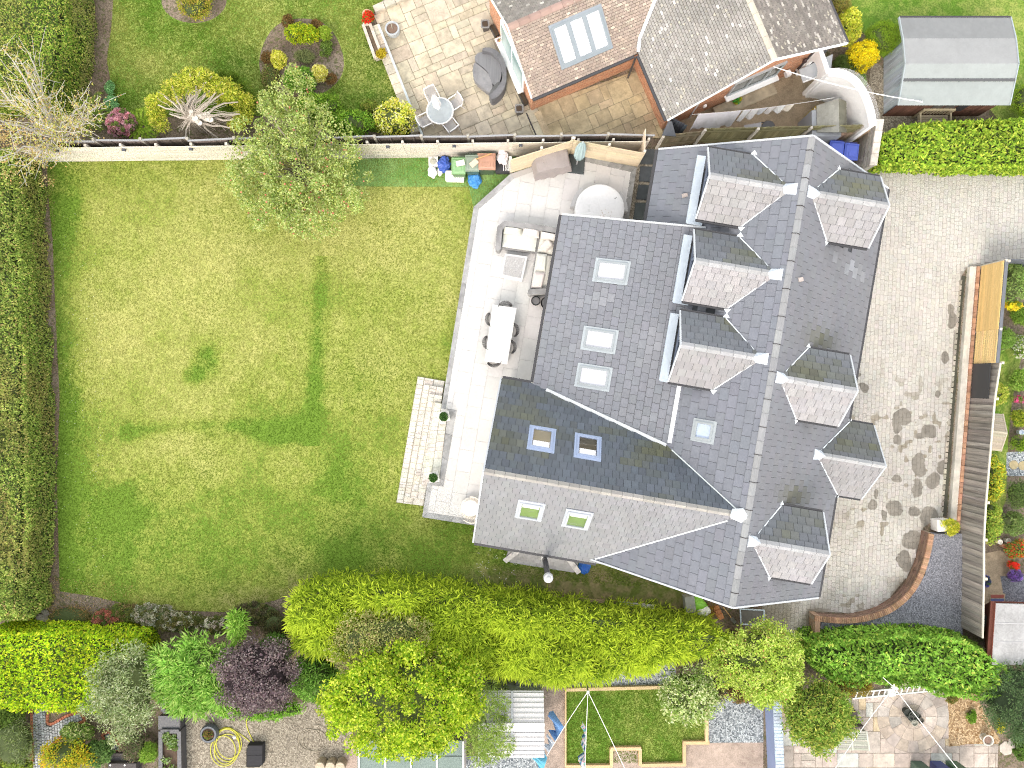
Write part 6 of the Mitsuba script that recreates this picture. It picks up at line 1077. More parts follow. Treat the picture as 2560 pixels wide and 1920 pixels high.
def tree(name, label, catg, px, py, rpx, rpy, ztop, zlow, pal, seed, w=None, leaf=(.08, .045), K=90, per=70, rc=.3, branches=9, trunk=.11, fruit=None, spray=False, off=(0, 0), amp=.2, limbcol=LIMB, squash=.8, jit=.18, cjit=.14, thick=.35, core=None):
    r = rng(seed); zc = (ztop + zlow) / 2; c = S(px, py, zc); f = (H - zc) / H / 60; rx, ry, rz = rpx * f, rpy * f, (ztop - zlow) / 2; t = thing(name, label, catg)
    b = np.array([c[0] + off[0], c[1] + off[1], 0]); fork = np.array([b[0] * .6 + c[0] * .4, b[1] * .6 + c[1] * .4, zlow * .75 + .2])
    C = on_shell(r, K, c, (rx - rc * .8, ry - rc * .8, rz - rc * .5), -.75, thick, amp, seed, 1.3); m, cc = clumps(r, C, rc * (.7 + .6 * r.random(len(C))), per, leaf, pal, w, spray=spray, squash=squash, jit=jit, cjit=cjit)
    part(t, 'trunk', tube([b, (b + fork) / 2 + [.03, .02, 0], fork], [trunk, trunk * .85, trunk * .7], 10), limbcol, grain=7, smooth=True)
    tips = C[r.permutation(len(C))[:branches * 3]]
    for q in tips[:branches]: part(t, 'limb', limbs(r, fork, [q], trunk * .45), limbcol)
    part(t, 'twigs', limbs(r, fork, tips[branches:], trunk * .2, .006), limbcol, kind='stuff')
    part(t, 'crown', m, cc, 'leaf')
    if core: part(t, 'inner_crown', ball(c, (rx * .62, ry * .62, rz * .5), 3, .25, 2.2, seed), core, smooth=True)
    if fruit:
        n, rad, col = fruit; P = C[r.integers(len(C), size=n)] + rand_dirs(r, n) * rc * 1.0; P[:, 2] = np.maximum(P[:, 2], C[:, 2].mean() - .3); ms = [ball(p, rad * (.85 + .3 * r.random()), 1) for p in P]
        V = np.array([x[0] for x in ms]); pieces(t, 'apple', 'apples', V, ms[0][1], tint(r, n, col, .2, .15), 0, 'satin', limit=120, top=0)
    return t
tree('apple_tree', 'apple tree hung with red apples overhanging the pale fence', 'tree', 742, 426, 172, 200, 3.4, 1.0, [(.23, .30, .09), (.31, .38, .14), (.16, .22, .05), (.40, .43, .20), (.31, .34, .10)], 310, leaf=(.095, .055), K=330, per=90, rc=.29, branches=22, trunk=.12, fruit=(170, .036, (.50, .17, .11)), off=(.1, .3), amp=.85, thick=.66, limbcol=(.27, .24, .19))
tree('robinia_tree', 'bright lime gold tree in full leaf at the bottom centre', 'tree', 1012, 1752, 208, 148, 5.2, 2.2, [(.33, .42, .03), (.25, .35, .025), (.46, .51, .08), (.13, .23, .02)], 311, leaf=(.115, .065), K=330, per=110, rc=.33, branches=12, trunk=.16, amp=.34, thick=.35, core=(.07, .09, .03), cjit=.2)
tree('willow_tree', 'drooping pale green willow beside the white roofed shed', 'tree', 1218, 1800, 72, 118, 3.8, 1.2, [(.20, .28, .06), (.28, .35, .10), (.14, .21, .04)], 312, leaf=(.15, .028), K=85, per=70, rc=.30, branches=10, trunk=.08, amp=.4, thick=.5, spray=True)
tree('purple_tree', 'dark purple leaved tree in the lower left gardens', 'tree', 642, 1690, 118, 108, 3.9, 1.6, PURPLE, 313, leaf=(.085, .055), K=170, per=70, rc=.28, branches=12, trunk=.1, amp=.25, core=(.022, .016, .018), thick=.4)
tree('olive_tree', 'grey green small leaved tree over the lower left path', 'tree', 315, 1728, 108, 128, 3.2, 1.2, GREY, 314, leaf=(.12, .034), K=150, per=80, rc=.30, branches=12, trunk=.09, amp=.3, thick=.55, spray=False, core=(.07, .09, .03))
tree('sumac_tree', 'fresh green feathery leaved tree between the lime hedge and the purple tree', 'tree', 500, 1688, 128, 108, 3.0, 1.1, [(.18, .33, .06), (.27, .43, .10), (.11, .22, .035), (.36, .48, .14)], 315, leaf=(.24, .05), K=160, per=75, rc=.36, branches=9, trunk=.07, amp=.35, thick=.4, spray=True, core=(.07, .09, .03))
tree('sumac_tree', 'small green feathery tree rising beside the dark lower border', 'tree', 592, 1562, 32, 40, 2.9, 1.6, [(.20, .34, .06), (.28, .41, .09), (.12, .23, .03)], 316, leaf=(.22, .045), K=16, per=50, rc=.28, branches=4, trunk=.04, spray=True, off=(0, -.3))
tree('bare_shrub', 'dull olive twiggy shrub growing through the golden conifer hedge', 'shrub', 960, 1608, 155, 88, 3.9, 2.2, [(.25, .28, .09), (.32, .34, .13), (.16, .19, .05), (.38, .32, .16)], 317, leaf=(.085, .05), K=170, per=60, rc=.30, branches=16, trunk=.05, amp=.35, thick=.5, limbcol=(.16, .125, .095), core=(.07, .09, .03))
tree('variegated_shrub', 'cream and green variegated shrub above the timber edged lawn', 'shrub', 1722, 1738, 84, 82, 2.6, .7, [(.24, .32, .10), (.40, .46, .22), (.15, .23, .05), (.52, .55, .34)], 318, leaf=(.11, .06), K=90, per=60, rc=.28, branches=6, trunk=.06, amp=.3, thick=.4, core=(.07, .09, .03))
tree('spindle_tree', 'pale yellow green airy tree between conifer and laurel hedges', 'tree', 1895, 1655, 118, 112, 3.4, 1.2, [(.31, .41, .07), (.42, .50, .13), (.20, .29, .045), (.46, .47, .16), (.30, .18, .08)], 319, w=[4, 4, 3, 1, .3], leaf=(.11, .058), K=210, per=75, rc=.30, branches=14, trunk=.08, amp=.35, thick=.6, core=(.07, .09, .03))
tree('green_tree', 'mid green drooping tree beside the wooden table', 'tree', 2040, 1788, 100, 105, 3.0, .9, [(.17, .26, .045), (.24, .32, .07), (.11, .19, .03), (.34, .34, .08)], 320, leaf=(.12, .05), K=175, per=80, rc=.30, branches=10, trunk=.08, amp=.35, thick=.45, core=(.07, .09, .03))
tree('conifer', 'grey green conifer at the lower right edge', 'tree', 2535, 1745, 90, 110, 3.0, .6, [(.085, .14, .06), (.13, .19, .09), (.055, .095, .04)], 321, leaf=(.10, .03), K=130, per=80, rc=.28, branches=6, trunk=.08, spray=True, core=(.025, .04, .018))
# reddish and dark filler shrubs under the pale tree
bush('red_leaved_shrub', 'rust red twiggy shrub at the end of the stone chippings', 'shrub', 1850, 1722, 44, 34, 1.5, [(.16, .10, .05), (.22, .13, .06), (.12, .14, .04)], 322, leaf=(.07, .03))
bush('brown_shrub', 'brown purple shrub under the pale yellow green tree', 'shrub', 1838, 1612, 36, 46, 2.0, [(.13, .09, .06), (.18, .15, .06), (.09, .07, .045)], 323, leaf=(.07, .035))
bush('brown_shrub', 'dark twiggy shrub between the variegated shrub and stone chippings', 'shrub', 1782, 1722, 40, 36, 1.4, [(.15, .12, .08), (.20, .19, .08), (.10, .09, .05)], 324, leaf=(.06, .025))
bush('berberis', 'yellow brown shrub beside the aluminium ladder', 'shrub', 2122, 1715, 60, 26, 1.0, [(.24, .22, .03), (.16, .17, .03), (.28, .17, .04)], 325, leaf=(.05, .03))
# dry silvery tree over the left end of the fence
def dry_tree():
    r = rng(330); t = thing('dry_tree', 'half bare silvery tree with sparse yellow leaves over the left fence end', 'tree'); c = S(80, 300, 2.8); b = np.array([c[0] + .2, c[1] - .4, 0]); fork = b + [0, .1, 1.4]; part(t, 'trunk', tube([b, fork], [.13, .10], 9), (.30, .27, .23), grain=7)
    tips = np.array([S(*p, z) for *p, z in ((5, 120, 3.6), (50, 150, 3.4), (85, 200, 3.2), (20, 230, 3.6), (-20, 300, 3.5), (140, 265, 2.8), (250, 262, 2.3), (235, 300, 2.4), (200, 330, 2.3), (150, 350, 2.5), (60, 420, 2.6), (-10, 400, 2.8), (100, 300, 3.6), (60, 250, 3.9), (215, 250, 2.6), (120, 390, 2.3), (-30, 200, 3.2), (30, 340, 3.7), (70, 130, 3.0), (170, 300, 3.0))])
    for q in tips: part(t, 'limb', limbs(r, fork, [q], .055, .014, .2, .5), np.array((.47, .45, .41)) * (.8 + .35 * r.random()))
    tw = []; P = []
    for q in tips:
        for k in range(20):
            u = .35 + .65 * r.random(); s = fork * (1 - u) + q * u + [0, 0, .25 * u * (1 - u)] + r.normal(size=3) * .12; e = s + (unit(q - fork) * .35 + r.normal(size=3) * .33) * (.6 + .7 * r.random()); tw.append(tube([s, (s + e) / 2 + r.normal(size=3) * .05, e], [.012, .009, .005], 4)); P += [s + (e - s) * x + r.normal(size=3) * .07 for x in r.random(10)]
    part(t, 'twigs', cat(*tw), (.52, .50, .46), kind='stuff'); P = np.array(P); n = len(P); m, cc = leafmesh(r, P, rand_dirs(r, n), rand_dirs(r, n) + [0, 0, 1], .085, .05, palette(r, n, [(.36, .37, .10), (.44, .42, .16), (.26, .29, .07), (.44, .31, .14)])); part(t, 'leaves', m, cc, 'leaf')
    C2 = np.array([S(x, y, 2.0) for x, y in rng(331).random((16, 2)) * [150, 160] + [-30, 300]]); m, cc = clumps(r, C2, .28, 60, (.08, .04), [(.40, .26, .11), (.34, .30, .13), (.46, .38, .20)]); part(t, 'dry_foliage', m, cc, 'leaf')
dry_tree()
# cut-back conifer: pale bare limbs under a half crown
def cut_conifer():
    r = rng(335); t = thing('cut_conifer', 'cut back conifer with bare pale limbs under a half yellow crown', 'tree'); b = S(508, 318, 0); fork = b + [0, .0, 1.1]; part(t, 'trunk', tube([b, b + [.05, 0, .6], fork], [.24, .2, .17], 10), (.42, .38, .32), grain=7)
    for q in ((508, 290), (490, 296), (528, 300), (500, 308), (520, 286), (478, 278)): p = S(*q, 1.55); part(t, 'stub', tube([fork + r.normal(size=3) * .05, p], [.12, .10], 8), np.array((.58, .54, .48)) * (.85 + .25 * r.random())); part(t, 'cut_end', lathe([(.001, 0), (.095, 0), (.095, .03), (.001, .035)], p, 12), (.60, .57, .52))
    tips = [S(x, y, z) for x, y, z in ((395, 262, 1.7), (410, 240, 1.9), (430, 215, 2.2), (455, 200, 2.4), (475, 185, 2.6), (500, 180, 2.6), (530, 190, 2.5), (555, 205, 2.3), (575, 225, 2.0), (595, 255, 1.7), (600, 285, 1.5), (575, 320, 1.2), (455, 325, 1.0), (462, 350, .8), (545, 345, .8), (425, 285, 1.4), (445, 270, 1.7), (585, 300, 1.3), (490, 215, 2.5), (540, 230, 2.3), (515, 205, 2.6), (440, 240, 2.1))]
    for q in tips:
        part(t, 'limb', limbs(r, fork + r.normal(size=3) * .1, [q], .07, .026, .16, .35), np.array((.44, .40, .345)) * (.8 + .35 * r.random()))
    part(t, 'twigs', limbs(r, fork + [0, 0, .1], [fork + (q - fork) * (.6 + .35 * r.random()) + r.normal(size=3) * .2 for q in tips for _ in range(4)], .018, .006, .2, .3), (.40, .36, .31), kind='stuff')
    C = []
    for a in np.radians(np.linspace(-35, 215, 120)):
        for k in range(3):
            if r.random() < (.95 if 5 < math.degrees(a) < 175 else .55): C.append(S(500 + (128 - 30 * r.random() - (60 * r.random() if math.sin(a) > .25 else 0)) * math.cos(a), 268 - (95 - 24 * r.random() - (34 * r.random() if math.sin(a) > .25 else 0)) * math.sin(a), 1.2 + 1.5 * max(0, math.sin(a)) * (.7 + .3 * r.random()) - .4 * r.random()))
    m, cc = clumps(r, np.array(C), .20, 70, (.11, .035), [(.42, .44, .06), (.30, .36, .045), (.52, .48, .12), (.15, .21, .028)], spray=True); part(t, 'crown', m, cc, 'leaf')
    C2 = np.array([S(500 + (70 + 72 * u) * math.cos(a), 272 - (40 + 60 * u) * math.sin(a), .9) for u, a in zip(r.random(150), r.random(150) * 1.3 - .1)]); m, cc = clumps(r, C2, .2, 60, (.10, .035), [(.09, .15, .02), (.14, .2, .03)], spray=True); part(t, 'lower_crown', m, cc, 'leaf')
cut_conifer()

# ---- shrubs: name, label, px, py, rx, ry, height, palette, leaf
YV = [(.56, .52, .10), (.42, .44, .07), (.66, .62, .30), (.28, .34, .05)]
HEADS = ('hydrangea', 'sedum', 'red_bedding', 'lavender', 'pink_flowers', 'east_flowers', 'blue_bedding', 'border_plants')
for i, a in enumerate([
    ('yellow_shrub', 'cream and yellow variegated ball shrub beside the sandstone patio', 985, 298, 58, 52, 1.3, YV, (.10, .06)),
    ('green_shrub', 'bright green open shrub left of the variegated ball shrub', 880, 312, 62, 38, 1.3, GREEN + [(.20, .30, .04)], (.14, .05)),
    ('green_shrub', 'fresh green feathery shrub behind the apple tree', 800, 268, 60, 34, 1.2, [(.15, .26, .03), (.22, .32, .05), (.10, .19, .02)], (.15, .045)),
    ('green_shrub', 'small dark green shrub between variegated ball and apple tree shrubs', 925, 270, 22, 20, .9, MID, (.09, .04)),
    ('island_shrub', 'lime yellow spreading shrub at the top of the island bed', 755, 86, 46, 24, .9, LIME, (.10, .05)),
    ('island_shrub', 'rounded fresh green shrub at the foot of the island bed', 752, 202, 46, 34, 1.0, [(.12, .25, .03), (.18, .32, .05), (.08, .17, .02)], (.11, .045)),
    ('island_shrub', 'small pale lime shrub at the left of the island bed', 697, 148, 20, 22, .8, [(.44, .44, .07), (.52, .50, .14), (.33, .36, .04)], (.07, .045)),
    ('island_shrub', 'small pale yellow shrub at the lower right of the island bed', 800, 184, 20, 20, .8, [(.48, .45, .12), (.58, .54, .24), (.36, .36, .06)], (.08, .05)),
    ('island_shrub', 'small mid green shrub at the upper right of the island bed', 812, 84, 20, 18, .6, [(.19, .29, .03), (.26, .33, .05)], (.08, .04)),
    ('heather', 'brown withered heather clump at the top left of the island bed', 720, 54, 18, 18, .4, [(.14, .085, .03), (.20, .13, .05), (.09, .07, .03)], (.06, .025)),
    ('heather', 'brown withered heather clump at the top right of the island bed', 792, 66, 18, 18, .4, [(.14, .085, .03), (.19, .12, .05)], (.06, .025)),
    ('heather', 'brown heather clump beside the small pale lime shrub', 668, 144, 16, 18, .35, [(.13, .08, .03), (.18, .12, .05)], (.06, .025)),
    ('heather', 'brown withered heather clump at the lower right of the island bed', 828, 198, 17, 15, .35, [(.15, .09, .035), (.2, .12, .05)], (.06, .025)),
    ('herb', 'sparse green low plants on the right of the island bed', 815, 122, 18, 22, .4, [(.14, .21, .05), (.10, .15, .03)], (.07, .03)),
    ('herb', 'mixed low plants at the lower left edge of the island bed', 676, 192, 26, 34, .4, [(.15, .2, .05), (.2, .16, .07), (.1, .12, .03)], (.06, .03)),
    ('herb', 'thin grey green sprawling plant in the middle of the island bed', 762, 143, 26, 20, .3, [(.2, .22, .1), (.14, .17, .07)], (.14, .012)),
    ('round_bush', 'yellow green shrub with reddish edge in the upper round bed', 489, 12, 44, 42, 1.2, [(.28, .30, .04), (.22, .25, .03), (.34, .26, .06)], (.08, .04)),
    ('hydrangea', 'pink flowering hydrangea by the pale fence', 303, 308, 38, 36, .9, [(.46, .24, .29), (.54, .33, .37), (.13, .17, .05), (.33, .17, .19)], (.07, .06)),
    ('low_plant', 'pale blue green leafy plant above the pink hydrangea', 278, 262, 18, 20, .5, [(.15, .30, .13), (.20, .36, .17)], (.09, .06)),
    ('low_plant', 'small blue green plant at the edge of the earth path', 276, 222, 10, 18, .4, [(.13, .27, .11), (.18, .32, .14)], (.08, .05)),
    ('yellow_ball', 'bright yellow clipped ball shrub beside the white curved wall', 2152, 143, 39, 40, 1.4, [(.60, .48, .01), (.52, .42, .015), (.68, .56, .04), (.38, .34, .02)], (.065, .045)),
    ('oval_topiary', 'smooth green oval clipped bush beside the grey shed', 2204, 98, 44, 44, 1.5, [(.15, .24, .025), (.19, .28, .03), (.12, .20, .02)], (.045, .03)),
    ('gold_shrub', 'yellow green open shrub by the bungalow roof corner', 2118, 70, 32, 46, 1.5, [(.36, .38, .04), (.26, .32, .035), (.46, .45, .09)], (.11, .06)),
    ('brown_bush', 'olive brown bush at the top by the bungalow roof', 2090, 12, 32, 30, 1.4, [(.2, .19, .05), (.15, .17, .04), (.24, .17, .06)], (.06, .03)),
    ('dark_shrub', 'dark green leafy shrub between yellow ball and white wall', 2112, 168, 32, 30, .8, [(.085, .13, .035), (.12, .17, .05)], (.14, .04)),
    ('dark_shrub', 'pale green hosta like plant outside the white curved wall', 2148, 206, 13, 18, .6, [(.22, .32, .12), (.16, .25, .08)], (.15, .08)),
    ('topiary', 'clipped green bush cut by the right edge beside the shed', 2568, 252, 38, 46, 1.2, [(.15, .24, .025), (.2, .28, .03)], (.05, .03)),
    ('border_plants', 'low dark border of faded seed heads along the lower lawn edge', 385, 1536, 60, 30, .7, [(.11, .12, .04), (.2, .2, .12), (.33, .32, .26)], (.06, .03)),
    ('border_plants', 'low dark bush with faded white flower heads in the lower border', 450, 1556, 66, 26, .7, [(.08, .1, .03), (.12, .12, .04), (.42, .40, .33)], (.06, .03)),
    ('border_plants', 'dark low bush with white flower heads nearer the feathery tree', 545, 1562, 50, 26, .7, [(.08, .1, .03), (.12, .12, .04), (.45, .42, .36)], (.06, .03)),
    ('sedum', 'rusty pink flat flower heads in the lower border', 264, 1546, 36, 24, .6, [(.32, .13, .10), (.26, .12, .08), (.10, .13, .04)], (.10, .07)),
    ('dry_border', 'withered orange brown plants at the lower left lawn corner', 175, 1540, 66, 34, .5, [(.30, .19, .08), (.2, .14, .06), (.14, .14, .05)], (.05, .02)),
    ('border_plants', 'dark purplish low plants left of the golden conifer end', 635, 1535, 60, 30, .8, [(.09, .08, .05), (.12, .12, .05), (.07, .09, .03)], (.07, .035)),
    ('border_plants', 'green and brown low plants between the dry plants and the pink flower heads', 318, 1530, 46, 26, .5, [(.13, .16, .04), (.2, .15, .07), (.1, .13, .03)], (.06, .03)),
    ('back_shrub', 'green leafy shrub between the purple tree and the gold tree', 790, 1690, 66, 62, 2.4, [(.15, .29, .05), (.21, .36, .08), (.09, .18, .03)], (.17, .045)),
    ('back_shrub', 'low bright green fringe of shrub along the top of the gravel yard', 650, 1772, 120, 26, 1.1, [(.18, .36, .045), (.25, .43, .07), (.11, .22, .03)], (.15, .045)),
    ('back_shrub', 'green shrub behind the purple tree beside the dark lower border', 690, 1620, 46, 40, 2.0, [(.10, .19, .04), (.15, .25, .06), (.07, .12, .03)], (.15, .04)),
    ('back_shrub', 'golden green shrub between the olive tree and the feathery green tree', 418, 1700, 36, 44, 2.0, [(.34, .40, .03), (.25, .34, .03), (.42, .42, .05)], (.10, .05)),
    ('dark_border', 'dark shadowy shrub at the left end of the golden conifer', 690, 1560, 42, 34, 1.0, [(.07, .08, .03), (.1, .09, .04), (.06, .05, .03)], (.06, .03)),
    ('yellow_bush', 'yellow orange leaved shrub beside the cobbled path at the bottom left', 172, 1885, 74, 46, 1.5, [(.40, .36, .03), (.30, .33, .03), (.46, .32, .03), (.2, .26, .03)], (.09, .05)),
    ('silver_bush', 'silvery grassy shrub in the bottom left corner', 35, 1858, 62, 70, 1.3, [(.15, .20, .07), (.24, .28, .15), (.10, .14, .04)], (.16, .018)),
    ('mixed_bush', 'bright green leaves at the bottom left corner edge', 30, 1912, 60, 22, 1.0, [(.20, .29, .04), (.28, .33, .06)], (.09, .05)),
    ('leafy_shrub', 'dark leafy shrub between the cobbled path and the yellow orange shrub', 195, 1830, 44, 28, .9, [(.11, .18, .04), (.16, .24, .06), (.40, .42, .2)], (.10, .06)),
    ('leafy_shrub', 'dark green hydrangea like shrub by the black steps', 248, 1880, 34, 34, 1.0, [(.09, .16, .05), (.14, .22, .07)], (.12, .07)),
    ('leafy_shrub', 'grey purple twiggy plant right of the cobbled path end', 335, 1862, 34, 40, .9, [(.14, .15, .08), (.17, .12, .1), (.1, .13, .05)], (.07, .03)),
    ('leafy_shrub', 'fresh green ferny plant beside the black planter', 372, 1880, 22, 24, .8, [(.17, .29, .04), (.24, .34, .07)], (.12, .04)),
    ('border_bush', 'dark leaves under the lime hedge at the left edge', 22, 1795, 44, 30, .9, [(.08, .13, .03), (.12, .18, .04)], (.10, .06)),
    ('east_shrub', 'grey green soft shrub at the top of the right hand garden', 2535, 705, 44, 52, 1.1, [(.20, .30, .09), (.15, .23, .06), (.27, .36, .13)], (.11, .035)),
    ('east_shrub', 'dense green bush below the yellow flowers in the right hand garden', 2505, 845, 28, 32, .9, [(.13, .22, .04), (.18, .28, .07)], (.07, .035)),
    ('east_flowers', 'yellow day lilies in the right hand garden', 2532, 765, 18, 12, .7, [(.62, .5, .04), (.5, .42, .05), (.14, .22, .03)], (.09, .05)),
    ('east_shrub', 'spiky dark green leaved plant beside the yellow day lilies', 2552, 790, 24, 20, .6, [(.10, .18, .03), (.2, .3, .06)], (.22, .03)),
    ('east_shrub', 'green leaves with white flowers at the right edge under the day lilies', 2550, 865, 26, 30, .8, [(.12, .2, .03), (.17, .25, .05), (.45, .45, .4)], (.08, .05)),
    ('east_shrub', 'yellow green shrub with pale buds right of the grey fence top', 2492, 985, 24, 30, .8, [(.30, .36, .06), (.22, .3, .04), (.4, .4, .1)], (.08, .045)),
    ('east_shrub', 'broad leaved green plant at the right edge under the pink flowers', 2548, 950, 24, 26, .7, [(.15, .25, .04), (.24, .34, .08)], (.15, .08)),
    ('pink_flowers', 'pink flowers at the right edge of the right hand garden', 2545, 998, 20, 8, .5, [(.5, .1, .22), (.42, .15, .22), (.15, .2, .05)], (.07, .05)),
    ('east_shrub', 'low green and yellow plants right of the wooden arbour', 2550, 1045, 24, 22, .6, [(.15, .22, .03), (.3, .33, .04)], (.07, .03)),
    ('clipped_dome', 'clipped green dome bush right of the wooden arbour', 2548, 1108, 26, 22, .9, [(.12, .2, .02), (.17, .26, .03)], (.05, .03)),
    ('gold_bush', 'long sprawling yellow green shrub against the grey fence', 2482, 1195, 24, 62, 1.0, [(.26, .34, .05), (.2, .28, .04), (.5, .42, .05)], (.09, .045)),
    ('gold_bush', 'lower sprawling yellow green shrub against the grey fence', 2474, 1305, 26, 56, 1.0, [(.24, .34, .06), (.19, .29, .05), (.36, .38, .08)], (.09, .045)),
    ('dark_dome', 'large dark grey green rounded bush at the right edge', 2548, 1238, 36, 42, 1.2, [(.075, .12, .035), (.11, .16, .05)], (.07, .025)),
    ('east_shrub', 'mixed grey green perennials below the dark rounded bush', 2530, 1308, 36, 32, .8, [(.13, .19, .06), (.2, .26, .1), (.1, .15, .04)], (.13, .03)),
    ('east_shrub', 'low green plants among pots right of the grey fence', 2540, 1372, 30, 26, .6, [(.15, .23, .04), (.2, .28, .06), (.5, .06, .03)], (.08, .045)),
    ('lavender', 'purple flowering lavender at the right edge', 2537, 1438, 18, 18, .6, [(.25, .14, .42), (.32, .2, .5), (.16, .12, .26)], (.05, .03)),
    ('red_bedding', 'red bedding flowers above the purple lavender', 2532, 1412, 14, 10, .5, [(.6, .05, .03), (.5, .06, .03), (.14, .2, .04)], (.06, .045)),
    ('blue_bedding', 'dark blue flowers beside the grey fence capping', 2466, 1452, 8, 14, .4, [(.07, .07, .26), (.1, .1, .34), (.08, .12, .05)], (.06, .045)),
    ('chip_weeds', 'green weed patch growing in the bark chip bed', 2428, 1790, 14, 20, .2, [(.16, .28, .04), (.12, .22, .03)], (.05, .03)),
    ('moss_plants', 'brown and green low growth at the top of the bark chip bed', 2378, 1735, 18, 26, .4, [(.16, .15, .05), (.22, .15, .06), (.12, .16, .03)], (.06, .03)),
    ('yellow_creeper', 'bright yellow branching plant on the lower right soil', 2500, 1812, 12, 20, .25, [(.46, .42, .02), (.36, .36, .03)], (.10, .03)),
    ('dark_leaves', 'dark leaves at the lower right corner', 2552, 1868, 18, 36, .8, [(.08, .15, .03), (.12, .2, .05)], (.09, .05)),
    ('hedge_plants', 'green seedlings at the foot of the mossy gravel strip', 1352, 1745, 6, 10, .3, [(.15, .25, .03)], (.06, .03)),
]):
    nm, lab, px, py, rx, ry, h, pal, lf = a
    clip = nm in ('oval_topiary', 'topiary', 'clipped_dome', 'yellow_ball'); big = rx * ry > 1500
    bush(nm, lab, 'flowers' if 'flower' in nm or 'bedding' in nm or nm in ('hydrangea', 'lavender', 'sedum') else 'shrub', px, py, rx, ry, h, pal, 400 + i, leaf=lf, per=int((70 if clip else 46)), amp=.05 if clip else .2, core=rx * ry > 200, cjit=.05 if clip else .18, rc=.16 if clip else .09 if nm in HEADS else None, heads=nm in HEADS, corecol=(.20, .17, .015) if nm == 'yellow_ball' else (.06, .08, .028))
# ferns
def fern(label, px, py, n, L, seed, cols):
    r = rng(seed); c = S(px, py, .2); t = thing('fern', label, 'fern')
    for k in range(n):
        a = 2 * math.pi * k / n + .2 * r.random(); d = np.array([math.cos(a), math.sin(a), 0]); l = L * (.8 + .4 * r.random()); u = np.linspace(.1, 1, 14); P = np.array(c) + d * (u * l)[:, None] + np.c_[u * 0, u * 0, .35 * l * np.sin(u * 2.4)]; s = np.array([-d[1], d[0], .1]); PP = np.repeat(P, 2, 0); D = np.tile(np.array([s, -s]), (14, 1)) + d * .5; w = np.repeat(np.sin(u * 2.6 + .3), 2)
        m, cc = leafmesh(r, PP + D * (w * .06)[:, None], D, np.tile([0, 0, 1.0], (28, 1)), .17, .05, palette(r, 28, cols)); part(t, 'frond', m, cc, 'leaf')
FC = [(.17, .27, .03), (.24, .33, .05), (.12, .2, .02)]
fern('bright green fern right of the pink hydrangea', 360, 318, 15, .68, 500, FC); fern('broad green fern under the dry silvery tree', 240, 292, 11, .8, 501, [(.13, .2, .03), (.18, .25, .05)])

# ================================================================== THE LOWER GARDENS
# timber edging of the small lawn
t = thing('lawn_edging', 'pale timber edging round the small bright lawn', 'edging'); ED = [((1413, 1723), (1682, 1716)), ((1766, 1715), (1766, 1856)), ((1707, 1855), (1772, 1855)), ((1710, 1855), (1710, 1909)), ((1602, 1911), (1714, 1909)), ((1600, 1870), (1600, 1912)), ((1526, 1870), (1602, 1869)), ((1528, 1870), (1528, 1914)), ((1413, 1914), (1530, 1914)), ((1414, 1723), (1414, 1914))]
for i, (a, b) in enumerate(ED): w = .05 if i == 9 else .13; part(t, 'sleeper', beam(S(*a, .08), S(*b, .08), w, .17 + .004 * i), tint(rng(600 + i), 1, (.58, .42, .24), .12)[0], grain=1 if abs(a[0] - b[0]) > abs(a[1] - b[1]) else 2)
# washing line of the small lawn
t = thing('line_pole', 'green steel washing line pole with white lines at the lawn top', 'pole'); pb = S(1464, 1640, 0); pt = S(1470, 1729, 2.35); part(t, 'pole', tube([[pt[0], pt[1], 0], pt], .035, 8), (.16, .2, .13), 'satin'); part(t, 'cap', ball(pt, .06, 2), (.75, .75, .74), 'satin')
for e in ((1368, 1888, 1.9), (1461, 1990, 2.0), (1580, 1960, 2.0)): part(t, 'line', tube([pt + (S(*e) - pt) * u - [0, 0, .2 * 4 * u * (1 - u) * .5] for u in np.linspace(0, 1, 9)], .014, 5), (.74, .74, .71))
def cloth(name, label, p, q, drop, col, seed, out=(.25, 0), col2=None):
    r = rng(seed); p, q = np.asarray(p, float), np.asarray(q, float); n, m = 16, 9; u, v = np.meshgrid(np.linspace(0, 1, n), np.linspace(0, 1, m), indexing='ij'); P = p + (q - p) * u[..., None]; sd = np.array([out[0], out[1], 0]); wv = (.07 * np.sin(u * 17 + seed) + .05 * np.sin(u * 31 + 2 * seed)) * v
    P = P + sd * (v * (.7 + .5 * np.sin(u * 5 + seed)))[..., None]; d = unit((q - p)); P = P + np.array([-d[1], d[0], 0]) * wv[..., None]; P[..., 2] -= drop * v * (.8 + .2 * np.cos(u * 9 + seed)); P = P.reshape(-1, 3); i, j = np.meshgrid(np.arange(n - 1), np.arange(m - 1), indexing='ij'); A = (i * m + j).ravel(); F = np.vstack([np.c_[A, A + m, A + m + 1], np.c_[A, A + m + 1, A + 1]])
    c = np.array(col) if col2 is None else np.where((meshkit.noise(P * 16, seed) > .5)[:, None], col, col2); W = np.vstack([P, P + [0.004, .004, .004]]); return solo(name, (W, np.vstack([F, F[:, ::-1] + len(P)])), c if col2 is None else np.vstack([c, c]), label, 'laundry', smooth=True)
lp = lambda e, u: pt + (S(*e) - pt) * u - np.array([0, 0, .2 * 4 * u * (1 - u) * .5 + .02])
cloth('towel', 'blue towel pegged on the left line over the concrete path', lp((1368, 1888, 1.9), .58), lp((1368, 1888, 1.9), .80), .9, (.17, .33, .62), 1, (-.42, .28)); cloth('towel', 'small white and blue cloth below the blue towel on the left line', lp((1368, 1888, 1.9), .82), lp((1368, 1888, 1.9), .97), .7, (.70, .75, .82), 2, (-.25, .12))
